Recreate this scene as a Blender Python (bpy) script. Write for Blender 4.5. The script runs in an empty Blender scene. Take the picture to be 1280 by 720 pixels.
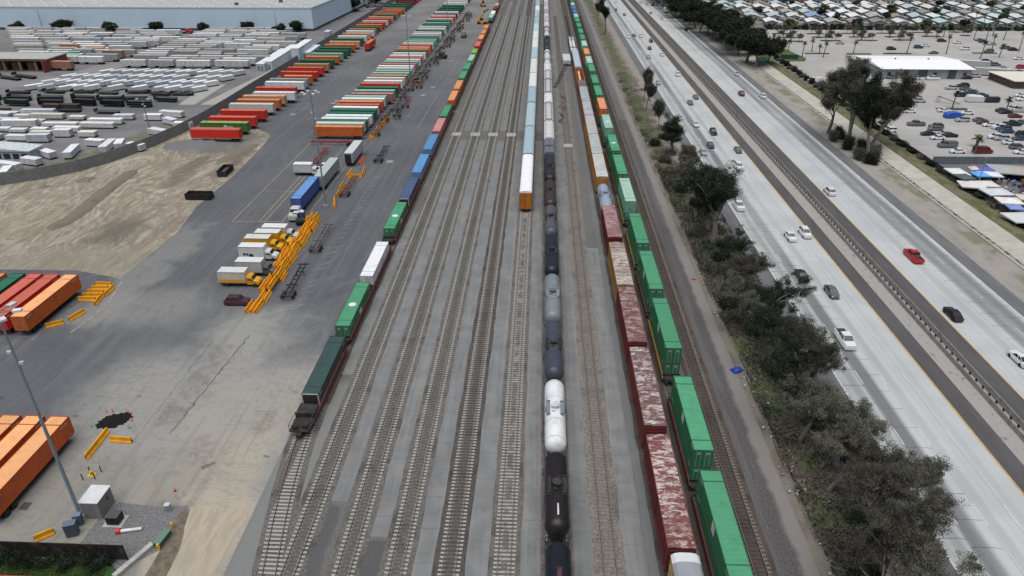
import bpy, math, random
import numpy as np
from mathutils import Matrix, Vector
R = math.radians
rnd = random.Random(7)
S = bpy.context.scene
COL = S.collection

# ---------------------------------------------------------------- camera
CAM_H = 67.33
F_PX, VX, VY = 870.0, 680.0, -117.0      # focal length in px of a 1280 wide picture, vanishing point of the tracks
Yc = Vector((VX-640, 360-VY, F_PX)).normalized()
Zc = Vector((0, F_PX, -(360-VY))).normalized()
Xc = -(Yc.cross(Zc))
if Xc.x < 0: Xc = -Xc
MC = Matrix((Xc, Yc, Zc))                # camera (right, up, forward) -> world
cam = bpy.data.cameras.new('camera'); co = bpy.data.objects.new('camera', cam); COL.objects.link(co)
r_, u_, f_ = MC.col[0], MC.col[1], MC.col[2]
m4 = Matrix(((r_.x, u_.x, -f_.x, 0), (r_.y, u_.y, -f_.y, 0), (r_.z, u_.z, -f_.z, CAM_H), (0, 0, 0, 1)))
co.matrix_world = m4
cam.sensor_width = 36; cam.lens = F_PX/1280*36; cam.clip_start = 1; cam.clip_end = 6000
S.camera = co
S.render.resolution_x = 1024; S.render.resolution_y = 576

def P(px, py, z=0.0):
    d = MC @ Vector((px-640, 360-py, F_PX))
    t = (z-CAM_H)/d.z
    return d.x*t, d.y*t

# ---------------------------------------------------------------- light
w = bpy.data.worlds.new('World'); S.world = w; w.use_nodes = True
wn = w.node_tree.nodes; bg = wn['Background']
sky = wn.new('ShaderNodeTexSky'); sky.sky_type = 'NISHITA'; sky.sun_disc = False
SUN_EL, SUN_AZ = 76, 200
sky.sun_elevation = R(SUN_EL); sky.sun_rotation = R(SUN_AZ)
sky.air_density = 1.0; sky.dust_density = 6.0; sky.ozone_density = 1.0
w.node_tree.links.new(sky.outputs[0], bg.inputs[0]); bg.inputs[1].default_value = 0.05
sd = bpy.data.lights.new('sun', 'SUN'); sd.energy = 2.05; sd.angle = R(75); sd.color = (.985, .995, 1)
so = bpy.data.objects.new('sun', sd); COL.objects.link(so)
az = R(SUN_AZ)
sv = Vector((math.sin(az)*math.cos(R(SUN_EL)), math.cos(az)*math.cos(R(SUN_EL)), math.sin(R(SUN_EL))))
so.rotation_euler = sv.to_track_quat('Z', 'Y').to_euler()
so.location = (0, 0, 300)
S.view_settings.view_transform = 'Standard'; S.view_settings.look = 'None'
S.view_settings.exposure = 0.46; S.view_settings.gamma = 1
S.view_settings.use_curve_mapping = False

# ---------------------------------------------------------------- materials
class NT:
    def __init__(s, name):
        s.m = bpy.data.materials.new(name); s.m.use_nodes = True
        s.t = s.m.node_tree; s.n = s.t.nodes; s.b = s.n['Principled BSDF']; s._p = None
    def L(s, a, b): s.t.links.new(a, b)
    def pos(s):
        if s._p is None:
            g = s.n.new('ShaderNodeNewGeometry'); x = s.n.new('ShaderNodeSeparateXYZ'); s.L(g.outputs[0], x.inputs[0])
            s._p = (g.outputs[0], x.outputs[0], x.outputs[1], x.outputs[2])
        return s._p
    def obj(s):
        g = s.n.new('ShaderNodeTexCoord'); return g.outputs[3]
    def sep(s, v):
        x = s.n.new('ShaderNodeSeparateXYZ'); s.L(v, x.inputs[0]); return x.outputs[0], x.outputs[1], x.outputs[2]
    def math(s, op, a, b=None, c=None, clamp=False):
        q = s.n.new('ShaderNodeMath'); q.operation = op; q.use_clamp = clamp
        for i, v in enumerate((a, b, c)):
            if v is None: continue
            if isinstance(v, (int, float)): q.inputs[i].default_value = v
            else: s.L(v, q.inputs[i])
        return q.outputs[0]
    def scale(s, v, sc):
        q = s.n.new('ShaderNodeMapping'); q.inputs[3].default_value = sc; s.L(v, q.inputs[0]); return q.outputs[0]
    def noise(s, v, sc, det=4, rough=.6, dist=0):
        q = s.n.new('ShaderNodeTexNoise'); q.inputs['Scale'].default_value = sc; q.inputs['Detail'].default_value = det
        q.inputs['Roughness'].default_value = rough; q.inputs['Distortion'].default_value = dist
        if v is not None: s.L(v, q.inputs['Vector'])
        return q.outputs[0]
    def ss(s, v, a, b, lo=0.0, hi=1.0):
        q = s.n.new('ShaderNodeMapRange'); q.interpolation_type = 'SMOOTHSTEP'
        q.inputs[1].default_value = a; q.inputs[2].default_value = b; q.inputs[3].default_value = lo; q.inputs[4].default_value = hi
        s.L(v, q.inputs[0]); return q.outputs[0]
    def mix(s, f, a, b, mode='MIX'):
        q = s.n.new('ShaderNodeMix'); q.data_type = 'RGBA'; q.blend_type = mode
        for i, v in ((0, f), (6, a), (7, b)):
            if isinstance(v, (int, float)): q.inputs[i].default_value = v
            elif isinstance(v, tuple): q.inputs[i].default_value = (*v, 1)
            else: s.L(v, q.inputs[i])
        return q.outputs[2]
    def bump(s, h, dist=.05, st=.5):
        q = s.n.new('ShaderNodeBump'); q.inputs['Distance'].default_value = dist; q.inputs['Strength'].default_value = st
        s.L(h, q.inputs['Height']); s.L(q.outputs[0], s.b.inputs['Normal'])
    def done(s, col, rough=.8, metal=0, spec=.3):
        if isinstance(col, tuple): s.b.inputs['Base Color'].default_value = (*col, 1)
        else: s.L(col, s.b.inputs['Base Color'])
        if isinstance(rough, (int, float)): s.b.inputs['Roughness'].default_value = rough
        else: s.L(rough, s.b.inputs['Roughness'])
        s.b.inputs['Metallic'].default_value = metal
        s.b.inputs['Specular IOR Level'].default_value = spec
        return s.m
    def box(s, x0, x1, y0, y1, soft=1.0, nz=None):
        """mask of an axis-aligned rectangle on the ground with a soft, noisy border"""
        _, X, Y, _z = s.pos()
        if nz is not None:
            X = s.math('ADD', X, nz); Y = s.math('ADD', Y, nz)
        a = s.ss(X, x0-soft, x0+soft); b = s.ss(X, x1-soft, x1+soft, 1, 0)
        c = s.ss(Y, y0-soft, y0+soft); d = s.ss(Y, y1-soft, y1+soft, 1, 0)
        return s.math('MULTIPLY', s.math('MULTIPLY', a, b), s.math('MULTIPLY', c, d))

def rgbmul(c, k): return tuple(min(1, v*k) for v in c)
MATS = {}
def paint(c, rough=.5, wear=.25, metal=0, dirt=(.10, .085, .07), scale=1.0, rnd_amt=.12, name='paint'):
    """weathered painted or bare surface in colour c, with dust and streaks of its own"""
    key = (tuple(round(v, 4) for v in c), rough, wear, metal, dirt, scale, name)
    if key in MATS: return MATS[key]
    t = NT(name); o = t.obj()
    oi = t.n.new('ShaderNodeObjectInfo')
    off = t.n.new('ShaderNodeVectorMath'); off.operation = 'ADD'; t.L(o, off.inputs[0])
    cmb = t.n.new('ShaderNodeCombineXYZ'); t.L(t.math('MULTIPLY', oi.outputs['Random'], 97.0), cmb.inputs[0]); t.L(t.math('MULTIPLY', oi.outputs['Random'], 41.0), cmb.inputs[1])
    t.L(cmb.outputs[0], off.inputs[1]); o2 = off.outputs[0]
    n1 = t.noise(o2, .8*scale, 5, .65); n2 = t.noise(t.scale(o2, (1.2, 1.2, .25)), 3.0*scale, 4, .6)
    v = t.math('ADD', t.math('MULTIPLY', oi.outputs['Random'], 2*rnd_amt), 1-rnd_amt)
    q = t.n.new('ShaderNodeHueSaturation'); q.inputs[4].default_value = (*c, 1); t.L(v, q.inputs[2])
    m = t.math('MULTIPLY', t.ss(n1, .4, .75), wear*1.6, clamp=True)
    c1 = t.mix(m, q.outputs[0], dirt)
    m2 = t.math('MULTIPLY', t.ss(n2, .5, .8), wear, clamp=True)
    c2 = t.mix(m2, c1, rgbmul(c, .55))
    MATS[key] = t.done(c2, rough, metal)
    return MATS[key]
def rusty(c, rust, amt=.5, rib=0, name='rusty_roof', dust=None):
    """faded sheet with peeling paint showing through across the roof"""
    key = ('rusty', c, rust, amt, name)
    if key in MATS: return MATS[key]
    t = NT(name); o = t.obj()
    oi = t.n.new('ShaderNodeObjectInfo')
    off = t.n.new('ShaderNodeVectorMath'); off.operation = 'ADD'; t.L(o, off.inputs[0])
    cmb = t.n.new('ShaderNodeCombineXYZ'); t.L(t.math('MULTIPLY', oi.outputs['Random'], 57.0), cmb.inputs[1]); t.L(cmb.outputs[0], off.inputs[1])
    a = t.noise(t.scale(off.outputs[0], (.7, 1.5, 1)), 1.1, 7, .75, .6); b = t.noise(t.scale(off.outputs[0], (.4, 3, 1)), 4, 4, .7)
    f = t.ss(t.math('ADD', a, t.math('MULTIPLY', b, .22)), amt+.03, amt+.12)
    big = t.noise(off.outputs[0], .18, 2)
    f = t.math('MULTIPLY', f, t.ss(big, .3, .6, .35, 1))
    MATS[key] = t.done(t.mix(f, rust, c), .8)
    return MATS[key]

WHITE = (.62, .64, .65); CREAM = (.55, .56, .50); GREY = (.30, .32, .33); DARK = (.035, .036, .04); BLACK = (.012, .012, .014)
GREEN = (.028, .17, .075); DGREEN = (.015, .10, .055); LIME = (.14, .34, .05); PGREEN = (.18, .42, .30)
RED = (.60, .026, .014); ORANGE = (.56, .12, .022); TAN = (.40, .20, .09); PEACH = (.66, .32, .17); MAROON = (.16, .02, .025)
BLUE = (.06, .17, .42); NAVY = (.05, .075, .13); LBLUE = (.12, .26, .50); PINK = (.45, .16, .15); SLATE = (.03, .055, .055)
YELLOW = (.72, .34, .012); CONC = (.36, .36, .34); BROWN = (.10, .035, .028); SILVER = (.36, .38, .40)
M_RUB = paint((.02, .02, .021), .85, .2, name='rubber')
M_GLASS = NT('dark_glass').done((.02, .025, .03), .12, 0, .6)
M_STEEL = paint((.09, .085, .08), .6, .5, name='steel')
M_DK = paint((.022, .021, .021), .75, .3, name='dark_steel')
M_GALV = paint((.20, .23, .25), .5, .2, name='galvanised_steel')
M_LAMPW = paint((.6, .62, .64), .4, .1, name='white_housing')
M_RED_L = NT('red_lens').done((.4, .01, .01), .3)
M_CLR_L = NT('clear_lens').done((.6, .6, .6), .2)

# ---------------------------------------------------------------- mesh builder
class MB:
    def __init__(s): s.v = []; s.f = []; s.mi = []; s.cur = 0
    def m(s, i): s.cur = i; return s
    def add(s, vs, fs):
        k = len(s.v); s.v += vs; s.f += [tuple(i+k for i in f) for f in fs]; s.mi += [s.cur]*len(fs); return s
    def box(s, x0, x1, y0, y1, z0, z1):
        return s.add([(x0,y0,z0),(x1,y0,z0),(x1,y1,z0),(x0,y1,z0),(x0,y0,z1),(x1,y0,z1),(x1,y1,z1),(x0,y1,z1)],
                     [(3,2,1,0),(4,5,6,7),(0,1,5,4),(1,2,6,5),(2,3,7,6),(3,0,4,7)])
    def rbox(s, cx, cy, hx, hy, z0, z1, a):
        c, n = math.cos(a), math.sin(a)
        p = [(cx+c*x-n*y, cy+n*x+c*y) for x, y in ((-hx,-hy),(hx,-hy),(hx,hy),(-hx,hy))]
        return s.add([(*q, z0) for q in p]+[(*q, z1) for q in p], [(3,2,1,0),(4,5,6,7),(0,1,5,4),(1,2,6,5),(2,3,7,6),(3,0,4,7)])
    def sheet(s, pts, z=0):
        return s.add([(x, y, z) for x, y in pts], [tuple(range(len(pts)))])
    def quad(s, a, b, c, d): return s.add([a, b, c, d], [(0,1,2,3)])
    def prism_x(s, prof, x0, x1):      # profile of (y,z), extruded along x
        n = len(prof)
        return s.add([(x0,y,z) for y,z in prof]+[(x1,y,z) for y,z in prof],
                     [tuple(range(n)), tuple(range(2*n-1, n-1, -1))]+[(i, i+n, (i+1)%n+n, (i+1)%n) for i in range(n)])
    def prism_y(s, prof, y0, y1):      # profile of (x,z), extruded along y
        n = len(prof)
        return s.add([(x,y0,z) for x,z in prof]+[(x,y1,z) for x,z in prof],
                     [tuple(range(n)), tuple(range(2*n-1, n-1, -1))]+[(i, (i+1)%n, (i+1)%n+n, i+n) for i in range(n)])
    def loft(s, rings, cap=True):
        n = len(rings[0]); k = []
        for r in rings: k += list(r)
        fs = []
        for j in range(len(rings)-1):
            for i in range(n): fs.append((j*n+i, j*n+(i+1)%n, (j+1)*n+(i+1)%n, (j+1)*n+i))
        if cap: fs += [tuple(range(n-1, -1, -1)), tuple((len(rings)-1)*n+i for i in range(n))]
        return s.add(k, fs)
    def tube(s, pts, rads, n=6):
        rings = []
        for i, p in enumerate(pts):
            p = Vector(p); a = Vector(pts[max(i-1,0)]); b = Vector(pts[min(i+1,len(pts)-1)])
            d = (b-a).normalized(); u = d.cross(Vector((0,0,1)) if abs(d.z) < .9 else Vector((1,0,0))).normalized(); v = d.cross(u)
            r = rads[i] if isinstance(rads, (list, tuple)) else rads
            rings.append([tuple(p+u*math.cos(2*math.pi*j/n)*r+v*math.sin(2*math.pi*j/n)*r) for j in range(n)])
        return s.loft(rings)
    def cyl(s, a, b, r, n=12): return s.tube([a, b], r, n)
    def mesh(s, name, mats, smooth=False):
        me = bpy.data.meshes.new(name); me.from_pydata(s.v, [], s.f)
        if not isinstance(mats, (list, tuple)): mats = [mats]
        for m in mats: me.materials.append(m)
        if len(mats) > 1: me.polygons.foreach_set('material_index', s.mi)
        if smooth:
            me.polygons.foreach_set('use_smooth', [True]*len(s.f))
            try: me.set_sharp_from_angle(angle=R(40))
            except Exception: pass
        me.update(); return me

def ob(name, me, parent=None):
    o = bpy.data.objects.new(name, me); COL.objects.link(o)
    if parent: o.parent = parent
    return o
def tag(o, label, cat, group=None):
    o['label'] = label; o['category'] = cat
    if group: o['group'] = group
    return o
def struct(name, mb, mat, kind='structure', smooth=False):
    o = ob(name, mb.mesh(name, mat, smooth)); o['kind'] = kind; return o
def single(name, mb, mat, label, cat, group=None, x=0, y=0, z=0, rz=0, smooth=False):
    o = ob(name, mb.mesh(name, mat, smooth)); o.location = (x, y, z); o.rotation_euler = (0, 0, rz); return tag(o, label, cat, group)
def inst(proto, name, label, cat, x, y, z=0, rz=0, group=None, sc=None):
    e = bpy.data.objects.new(name, None); COL.objects.link(e); e.empty_display_size = .5
    e.location = (x, y, z); e.rotation_euler = (0, 0, rz)
    if sc: e.scale = sc
    tag(e, label, cat, group)
    def rec(items, par):
        for it in items:
            c = ob(it[0], it[1], par)
            if len(it) > 3: c['kind'] = it[3]
            if len(it) > 2 and it[2]: rec(it[2], c)
    rec(proto, e); return e
PC = {}
def cached(fn):
    def g(*a, **k):
        key = (fn.__name__, repr(a), repr(sorted(k.items())))
        if key not in PC: PC[key] = fn(*a, **k)
        return PC[key]
    return g
_o1 = 'first second third fourth fifth sixth seventh eighth ninth tenth eleventh twelfth thirteenth fourteenth fifteenth sixteenth seventeenth eighteenth nineteenth'.split()
_t = {20:'twent',30:'thirt',40:'fort',50:'fift',60:'sixt',70:'sevent',80:'eight'}
def nth(i):       # 1-based
    if i < 20: return _o1[i-1]
    a, b = i//10*10, i % 10
    return _t[a]+('ieth' if b == 0 else 'y-'+_o1[b-1])
# ================================================================ the setting: ground sheets
TRK = dict(A=-27.9, B=-21.6, C=-15.6, D=-9.5, E=-3.15, T=3.0, G=9.15, M=16.7, N=21.85, H=26.4)
YN, YF = 38, 1000
# base ground
t = NT('earth'); p, X, Y, Z = t.pos()
n = t.noise(p, .05, 6, .6); n2 = t.noise(p, 1.2, 5, .7)
c = t.mix(t.ss(n, .35, .65), (.17, .16, .135), (.12, .115, .10)); c = t.mix(t.math('MULTIPLY', n2, .5), c, (.22, .205, .175))
t.bump(n2, .05)
struct('ground', MB().sheet([(-3000,-300),(3000,-300),(3000,5000),(-3000,5000)], 0), t.done(c, .95))

# --- yard asphalt, left of the tracks
t = NT('yard_asphalt'); p, X, Y, Z = t.pos()
nb = t.noise(p, .035, 4, .55); nf = t.noise(p, 2.5, 4, .7); ns = t.noise(t.scale(p, (1, .06, 1)), .55, 4, .6)
wob = t.math('MULTIPLY', t.math('SUBTRACT', t.noise(p, .12, 5, .6), .5), 16.0)
base = t.mix(t.ss(nb, .35, .7), (.066, .072, .083), (.095, .10, .11))
base = t.mix(t.math('MULTIPLY', t.ss(ns, .45, .7), .5), base, (.125, .126, .13))
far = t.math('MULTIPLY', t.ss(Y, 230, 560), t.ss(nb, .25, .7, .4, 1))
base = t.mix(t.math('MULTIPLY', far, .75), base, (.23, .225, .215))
light = (.255, .255, .235)
m1 = t.box(-70, -28, 30, 97, 7, wob); m1b = t.box(-58, -44, 85, 112, 5, wob)
base = t.mix(t.math('MULTIPLY', t.math('MAXIMUM', m1, m1b), .95), base, light)
m2 = t.box(-87, -78, 105, 150, 2.5, wob); base = t.mix(t.math('MULTIPLY', m2, .5), base, light)
m2b = t.box(-83, -64, 104, 120, 6, wob); base = t.mix(t.math('MULTIPLY', m2b, .55), base, light)
# greenish tan worn concrete corner
m3 = t.box(-66, -36, 45, 72, 5, wob); base = t.mix(t.math('MULTIPLY', m3, .55), base, (.20, .185, .145))
m7 = t.box(-52, -35.5, 56, 92, 6, wob); base = t.mix(t.math('MULTIPLY', m7, .5), base, (.33, .31, .255)); m6 = t.box(-45, -35.5, 56, 76, 4, wob); base = t.mix(t.math('MULTIPLY', m6, .6), base, (.37, .335, .26)); m8 = t.box(-44.5, -35.4, 50, 66.5, 2.6, t.math('MULTIPLY', wob, .6)); base = t.mix(t.math('MULTIPLY', m8, .8), base, (.37, .325, .25))
m4 = t.box(-50, -44, 50, 63, 2, wob); base = t.mix(t.math('MULTIPLY', m4, .6), base, (.13, .12, .10))
# swept tyre arcs
def arcs(cx, cy, r0, r1, amt):
    global base
    dx = t.math('SUBTRACT', X, cx); dy = t.math('SUBTRACT', Y, cy)
    r = t.math('SQRT', t.math('ADD', t.math('MULTIPLY', dx, dx), t.math('MULTIPLY', dy, dy)))
    q = t.n.new('ShaderNodeCombineXYZ'); t.L(r, q.inputs[0]); t.L(t.math('MULTIPLY', t.math('ARCTAN2', dx, dy), 1.2), q.inputs[1])
    nn = t.noise(q.outputs[0], 1.6, 5, .6)
    ring = t.math('MULTIPLY', t.ss(r, r0-2, r0+2), t.ss(r, r1-3, r1+3, 1, 0))
    base = t.mix(t.math('MULTIPLY', t.math('MULTIPLY', ring, t.ss(nn, .46, .58)), amt), base, (.27, .27, .265))
    base = t.mix(t.math('MULTIPLY', t.math('MULTIPLY', ring, t.ss(nn, .42, .3)), amt), base, (.06, .06, .064))
arcs(-34, 104, 9, 13, .18); arcs(-52, 92, 3, 9, .12)
st = t.noise(t.scale(p, (1.2, .03, 1)), .8, 3, .5)
base = t.mix(t.math('MULTIPLY', t.ss(st, .5, .68), .35), base, (.14, .142, .145))
ol = t.noise(p, .5, 5, .7); base = t.mix(t.math('MULTIPLY', t.ss(ol, .62, .75), .5), base, (.05, .05, .052))
base = t.mix(t.math('MULTIPLY', nf, .22), base, (.20, .20, .20))
def crack(x0, y0, x1, y1, w_=.1, amt=.6):
    global base
    u = t.math('DIVIDE', t.math('SUBTRACT', Y, y0), y1-y0); xx = t.math('ADD', t.math('MULTIPLY', u, x1-x0), x0)
    xx = t.math('ADD', xx, t.math('MULTIPLY', t.math('SUBTRACT', t.noise(p, .5, 5, .7), .5), 1.6))
    mm = t.math('MULTIPLY', t.ss(t.math('ABSOLUTE', t.math('SUBTRACT', X, xx)), w_*.4, w_*1.4, 1, 0), t.math('MULTIPLY', t.ss(u, 0, .05), t.ss(u, .95, 1, 1, 0)))
    base = t.mix(t.math('MULTIPLY', mm, amt), base, (.04, .04, .04))
crack(-53, 76, -51.2, 104, .14, .7); crack(-57.5, 74, -57, 102, .08, .5); crack(-47, 70, -40, 73, .06, .4)
def yruts(sc, k, amt, col, thr, seed):
    global base
    v_ = t.n.new('ShaderNodeVectorMath'); v_.operation = 'ADD'; t.L(t.scale(p, (1, .5, 1)), v_.inputs[0]); v_.inputs[1].default_value = (seed, seed*.7, 0)
    f_ = t.noise(v_.outputs[0], sc, 2, .4, .8); g_ = t.math('FRACT', t.math('MULTIPLY', f_, k)); ln = t.ss(t.math('ABSOLUTE', t.math('SUBTRACT', g_, .5)), .06, .2, 1, 0)
    mk_ = t.ss(t.noise(v_.outputs[0], sc*2.2, 3), thr, thr+.12)
    base = t.mix(t.math('MULTIPLY', t.math('MULTIPLY', ln, mk_), amt), base, col)
yruts(.022, 30, .10, (.30,.30,.30), .50, 5.0); yruts(.02, 26, .10, (.05,.05,.054), .52, 41.0)
bs = t.noise(p, .13, 6, .7); base = t.mix(t.math('MULTIPLY', t.math('MULTIPLY', t.ss(bs, .54, .66), m7), .5), base, (.17,.145,.11))
sw = t.noise(t.scale(p, (.6, 1, 1)), .16, 6, .6, 3.5); base = t.mix(t.math('MULTIPLY', t.ss(sw, .50, .53), t.math('MULTIPLY', t.ss(sw, .56, .53), .25)), base, (.06,.06,.063))
sp = t.noise(p, .28, 3, .5); base = t.mix(t.math('MULTIPLY', t.ss(sp, .70, .74), .6), base, (.05,.048,.045))
# dark repair trench
nb2 = t.noise(p, .35, 6, .7); m5 = t.box(-56.5, -52.5, 78, 100, .5, t.math('MULTIPLY', wob, .05)); base = t.mix(t.math('MULTIPLY', t.math('MULTIPLY', m5, t.ss(nb2, .4, .6)), .45), base, (.10, .10, .095))
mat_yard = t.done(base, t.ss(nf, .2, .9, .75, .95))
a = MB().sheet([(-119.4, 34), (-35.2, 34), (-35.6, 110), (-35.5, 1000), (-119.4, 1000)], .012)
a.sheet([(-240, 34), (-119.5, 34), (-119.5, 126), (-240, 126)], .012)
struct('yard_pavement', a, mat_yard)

# --- dirt lot
t = NT('dirt'); p, X, Y, Z = t.pos()
n1 = t.noise(p, .06, 5, .6, .6); n2 = t.noise(t.scale(p, (1, .25, 1)), .35, 6, .65, 1.5); n3 = t.noise(p, 3, 4, .7)
c = t.mix(t.ss(n1, .35, .65), (.40, .355, .275), (.33, .29, .225)); c = t.mix(t.math('MULTIPLY', t.ss(n2, .5, .66), .45), c, (.24, .205, .155))
c = t.mix(t.math('MULTIPLY', t.ss(n2, .5, .36), .5), c, (.42, .38, .31))
def ringd(cx, cy, r0, r1, amt, dark=(.15, .13, .10), lite=(.42, .385, .31)):
    global c
    dx = t.math('SUBTRACT', X, cx); dy = t.math('MULTIPLY', t.math('SUBTRACT', Y, cy), .6)
    r = t.math('SQRT', t.math('ADD', t.math('MULTIPLY', dx, dx), t.math('MULTIPLY', dy, dy)))
    q = t.n.new('ShaderNodeCombineXYZ'); t.L(r, q.inputs[0]); t.L(t.math('ARCTAN2', dx, dy), q.inputs[1])
    nn = t.noise(q.outputs[0], 1.1, 6, .7)
    ring = t.math('MULTIPLY', t.ss(r, r0-2, r0+2), t.ss(r, r1-3, r1+3, 1, 0)); pm_ = t.n.new('ShaderNodeVectorMath'); pm_.operation = 'ADD'; t.L(p, pm_.inputs[0]); pm_.inputs[1].default_value = (cx*3.3, cy*1.7, 0)
    ring = t.math('MULTIPLY', ring, t.ss(t.noise(pm_.outputs[0], .07, 4, .6), .42, .60))
    c = t.mix(t.math('MULTIPLY', t.math('MULTIPLY', ring, t.ss(nn, .5, .62)), amt), c, lite)
    c = t.mix(t.math('MULTIPLY', t.math('MULTIPLY', ring, t.ss(nn, .46, .34)), amt), c, dark)
ringd(-100, 148, 0, 17, .75); ringd(-124, 152, 3, 16, .65); ringd(-105, 180, 4, 18, .6); ringd(-112, 134, 30, 62, .55); ringd(-150, 160, 6, 30, .6); ringd(-88, 205, 10, 40, .5)
di = t.noise(t.scale(p, (.9, .28, 1)), .30, 7, .72, 2.6); c = t.mix(t.math('MULTIPLY', t.ss(di, .50, .57), .7), c, (.215,.18,.13)); c = t.mix(t.math('MULTIPLY', t.ss(di, .45, .39), .75), c, (.56,.52,.44))
# sweeping wheel ruts: thin contour lines of a slow warped field
def ruts(sc, k, amt, col, thr, seed):
    global c
    v_ = t.n.new('ShaderNodeVectorMath'); v_.operation = 'ADD'; t.L(t.scale(p, (1, .4, 1)), v_.inputs[0]); v_.inputs[1].default_value = (seed, seed*.7, 0)
    f_ = t.noise(v_.outputs[0], sc, 2, .4, 1.0); g_ = t.math('FRACT', t.math('MULTIPLY', f_, k)); ln = t.ss(t.math('ABSOLUTE', t.math('SUBTRACT', g_, .5)), .10, .24, 1, 0)
    mk_ = t.ss(t.noise(v_.outputs[0], sc*1.7, 3), thr, thr+.1)
    c = t.mix(t.math('MULTIPLY', t.math('MULTIPLY', ln, mk_), amt), c, col)
ruts(.035, 34, .5, (.20,.17,.125), .46, 3.0); ruts(.03, 28, .5, (.55,.51,.43), .48, 31.0); ruts(.05, 40, .4, (.17,.145,.11), .52, 77.0)
wb = t.math('MULTIPLY', t.math('SUBTRACT', t.noise(p, .2, 5, .6), .5), 8.0)
m = t.box(-104, -94, 139, 154, 4, wb); c = t.mix(t.math('MULTIPLY', m, .7), c, (.115, .10, .08))
m = t.box(-110, -92, 205, 228, 4, wb); c = t.mix(t.math('MULTIPLY', m, .8), c, (.12, .125, .13))
m = t.box(-104, -99, 176, 200, 2, wb); c = t.mix(t.math('MULTIPLY', m, .7), c, (.15, .12, .09))
m = t.box(-94, -89, 184, 212, 2, wb); c = t.mix(t.math('MULTIPLY', m, .8), c, (.13, .105, .08))
m = t.box(-190, -80, 124, 137, 3, wb); c = t.mix(t.math('MULTIPLY', m, .55), c, (.30, .28, .22))
c = t.mix(t.math('MULTIPLY', n3, .3), c, (.3, .27, .21))
t.bump(t.math('ADD', t.math('MULTIPLY', di, 2.0), t.math('ADD', n2, n3)), .6, .8)
mat_dirt = t.done(c, .95)
dp = [P(*q) for q in [(-330,337),(0,337),(95,338),(150,348),(180,325),(222,290),(246,258),(290,222),(328,183)]]+[(-90,226),(-100,236),(-117,240),(-120,229),(-126,203),(-134,188.5),(-150,176),(-200,160)]
struct('dirt_lot', MB().sheet(dp, .024), mat_dirt)
# low berm of heaped soil across the lot and a few mounds
def mound(pts, wdt, h, mat, name, label):
    mb = MB(); rr = random.Random(len(pts)*7+int(h*10)); rings = []
    n = max(3, int(sum((Vector(pts[i+1])-Vector(pts[i])).length for i in range(len(pts)-1))/1.2))
    for i in range(n+1):
        u = i/n*(len(pts)-1); k = min(int(u), len(pts)-2); q = Vector(pts[k]).lerp(Vector(pts[k+1]), u-k)
        d = (Vector(pts[k+1])-Vector(pts[k])).normalized(); nn = Vector((-d.y, d.x))
        e = min(1, i/2+.05, (n-i)/2+.05); row = []
        for j in range(9):
            s = -1+2*j/8; hh = (1-s*s)*h*e*rr.uniform(.6, 1.25)
            row.append((q.x+nn.x*s*wdt*rr.uniform(.85, 1.15)*max(e, .5), q.y+nn.y*s*wdt*max(e, .5), max(.02, hh) if 0 < j < 8 else -.05))
        rings.append(row)
    fs = [(i*9+j, i*9+j+1, (i+1)*9+j+1, (i+1)*9+j) for i in range(n) for j in range(8)]
    mb.add([v for r in rings for v in r], fs)
    return single(name, mb, mat, label, 'soil pile', smooth=True)
t = NT('soil'); p, X, Y, Z = t.pos(); n1 = t.noise(p, 1.1, 6, .7)
t.bump(n1, .3); mat_soil = t.done(t.mix(n1, (.115, .10, .08), (.22, .19, .145)), .95)
t = NT('grey_gravel'); p, X, Y, Z = t.pos(); n1 = t.noise(p, 2.0, 6, .8); mat_rock0 = t.done(t.mix(n1, (.09,.095,.10), (.19,.195,.20)), .95)
mound([P(62,288), P(95,270), P(130,240), P(170,212)], 2.2, .9, mat_soil, 'earth_berm', 'long low brown berm of heaped soil crossing the dirt lot')
mound([P(216,219), P(238,207), P(262,195)], 1.8, .8, mat_soil, 'dirt_mound', 'brown ridge of soil left of the upper dumpster')
mound([P(272,205), P(296,192), P(322,180)], 2.2, .7, mat_soil, 'dirt_mound', 'long brown soil ridge above the upper dumpster')
mound([P(205,186), P(235,180), P(272,181)], 5.5, .9, mat_rock0, 'gravel_heap', 'wide flat heap of grey gravel by the end of the screen wall')
mound([P(50,236), P(62,232)], 2.6, 1.1, mat_soil, 'dirt_mound', 'small brown dirt mound near the curved concrete wall')
mound([P(95,228), P(120,222)], 3.0, .9, mat_soil, 'dirt_mound', 'flat grey dirt mound in the lot right of the small brown one')

# --- dirt haul road, bottom left
t = NT('haul_road_dirt'); p, X, Y, Z = t.pos(); n1 = t.noise(t.scale(p, (1.6, .25, 1)), .9, 5, .6); n2 = t.noise(p, 5, 4, .7)
c = t.mix(t.ss(n1, .35, .65), (.40, .35, .27), (.31, .27, .21)); c = t.mix(t.math('MULTIPLY', n2, .4), c, (.30, .265, .205)); t.bump(n2, .08)
struct('haul_road', MB().sheet([(-41.5,34),(-36.0,34),(-36.2,45),(-36.6,52),(-36.2,57),(-35.7,61),(-36.3,63.0),(-37.6,62.6),(-38.6,63.3),(-39.9,62.7),(-41.0,63.2),(-42.2,62.5),(-43.6,62.8),(-42.9,59.5),(-42.0,57),(-41.6,50)], .036), t.done(c, .95))
t = NT('brown_mud'); p, X, Y, Z = t.pos(); n1 = t.noise(p, .9, 6, .7)
mat_mud = t.done(t.mix(t.ss(n1, .35, .65), (.10, .082, .06), (.17, .145, .11)), .95)
struct('mud_verge', MB().sheet([(-44.5,34),(-41.4,34),(-41.7,55),(-43.5,62.5),(-44.6,62.0),(-44.2,55)], .034), mat_mud)
t = NT('crushed_rock'); p, X, Y, Z = t.pos(); n1 = t.noise(p, 3.5, 5, .8); n2 = t.noise(p, .3, 3)
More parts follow.
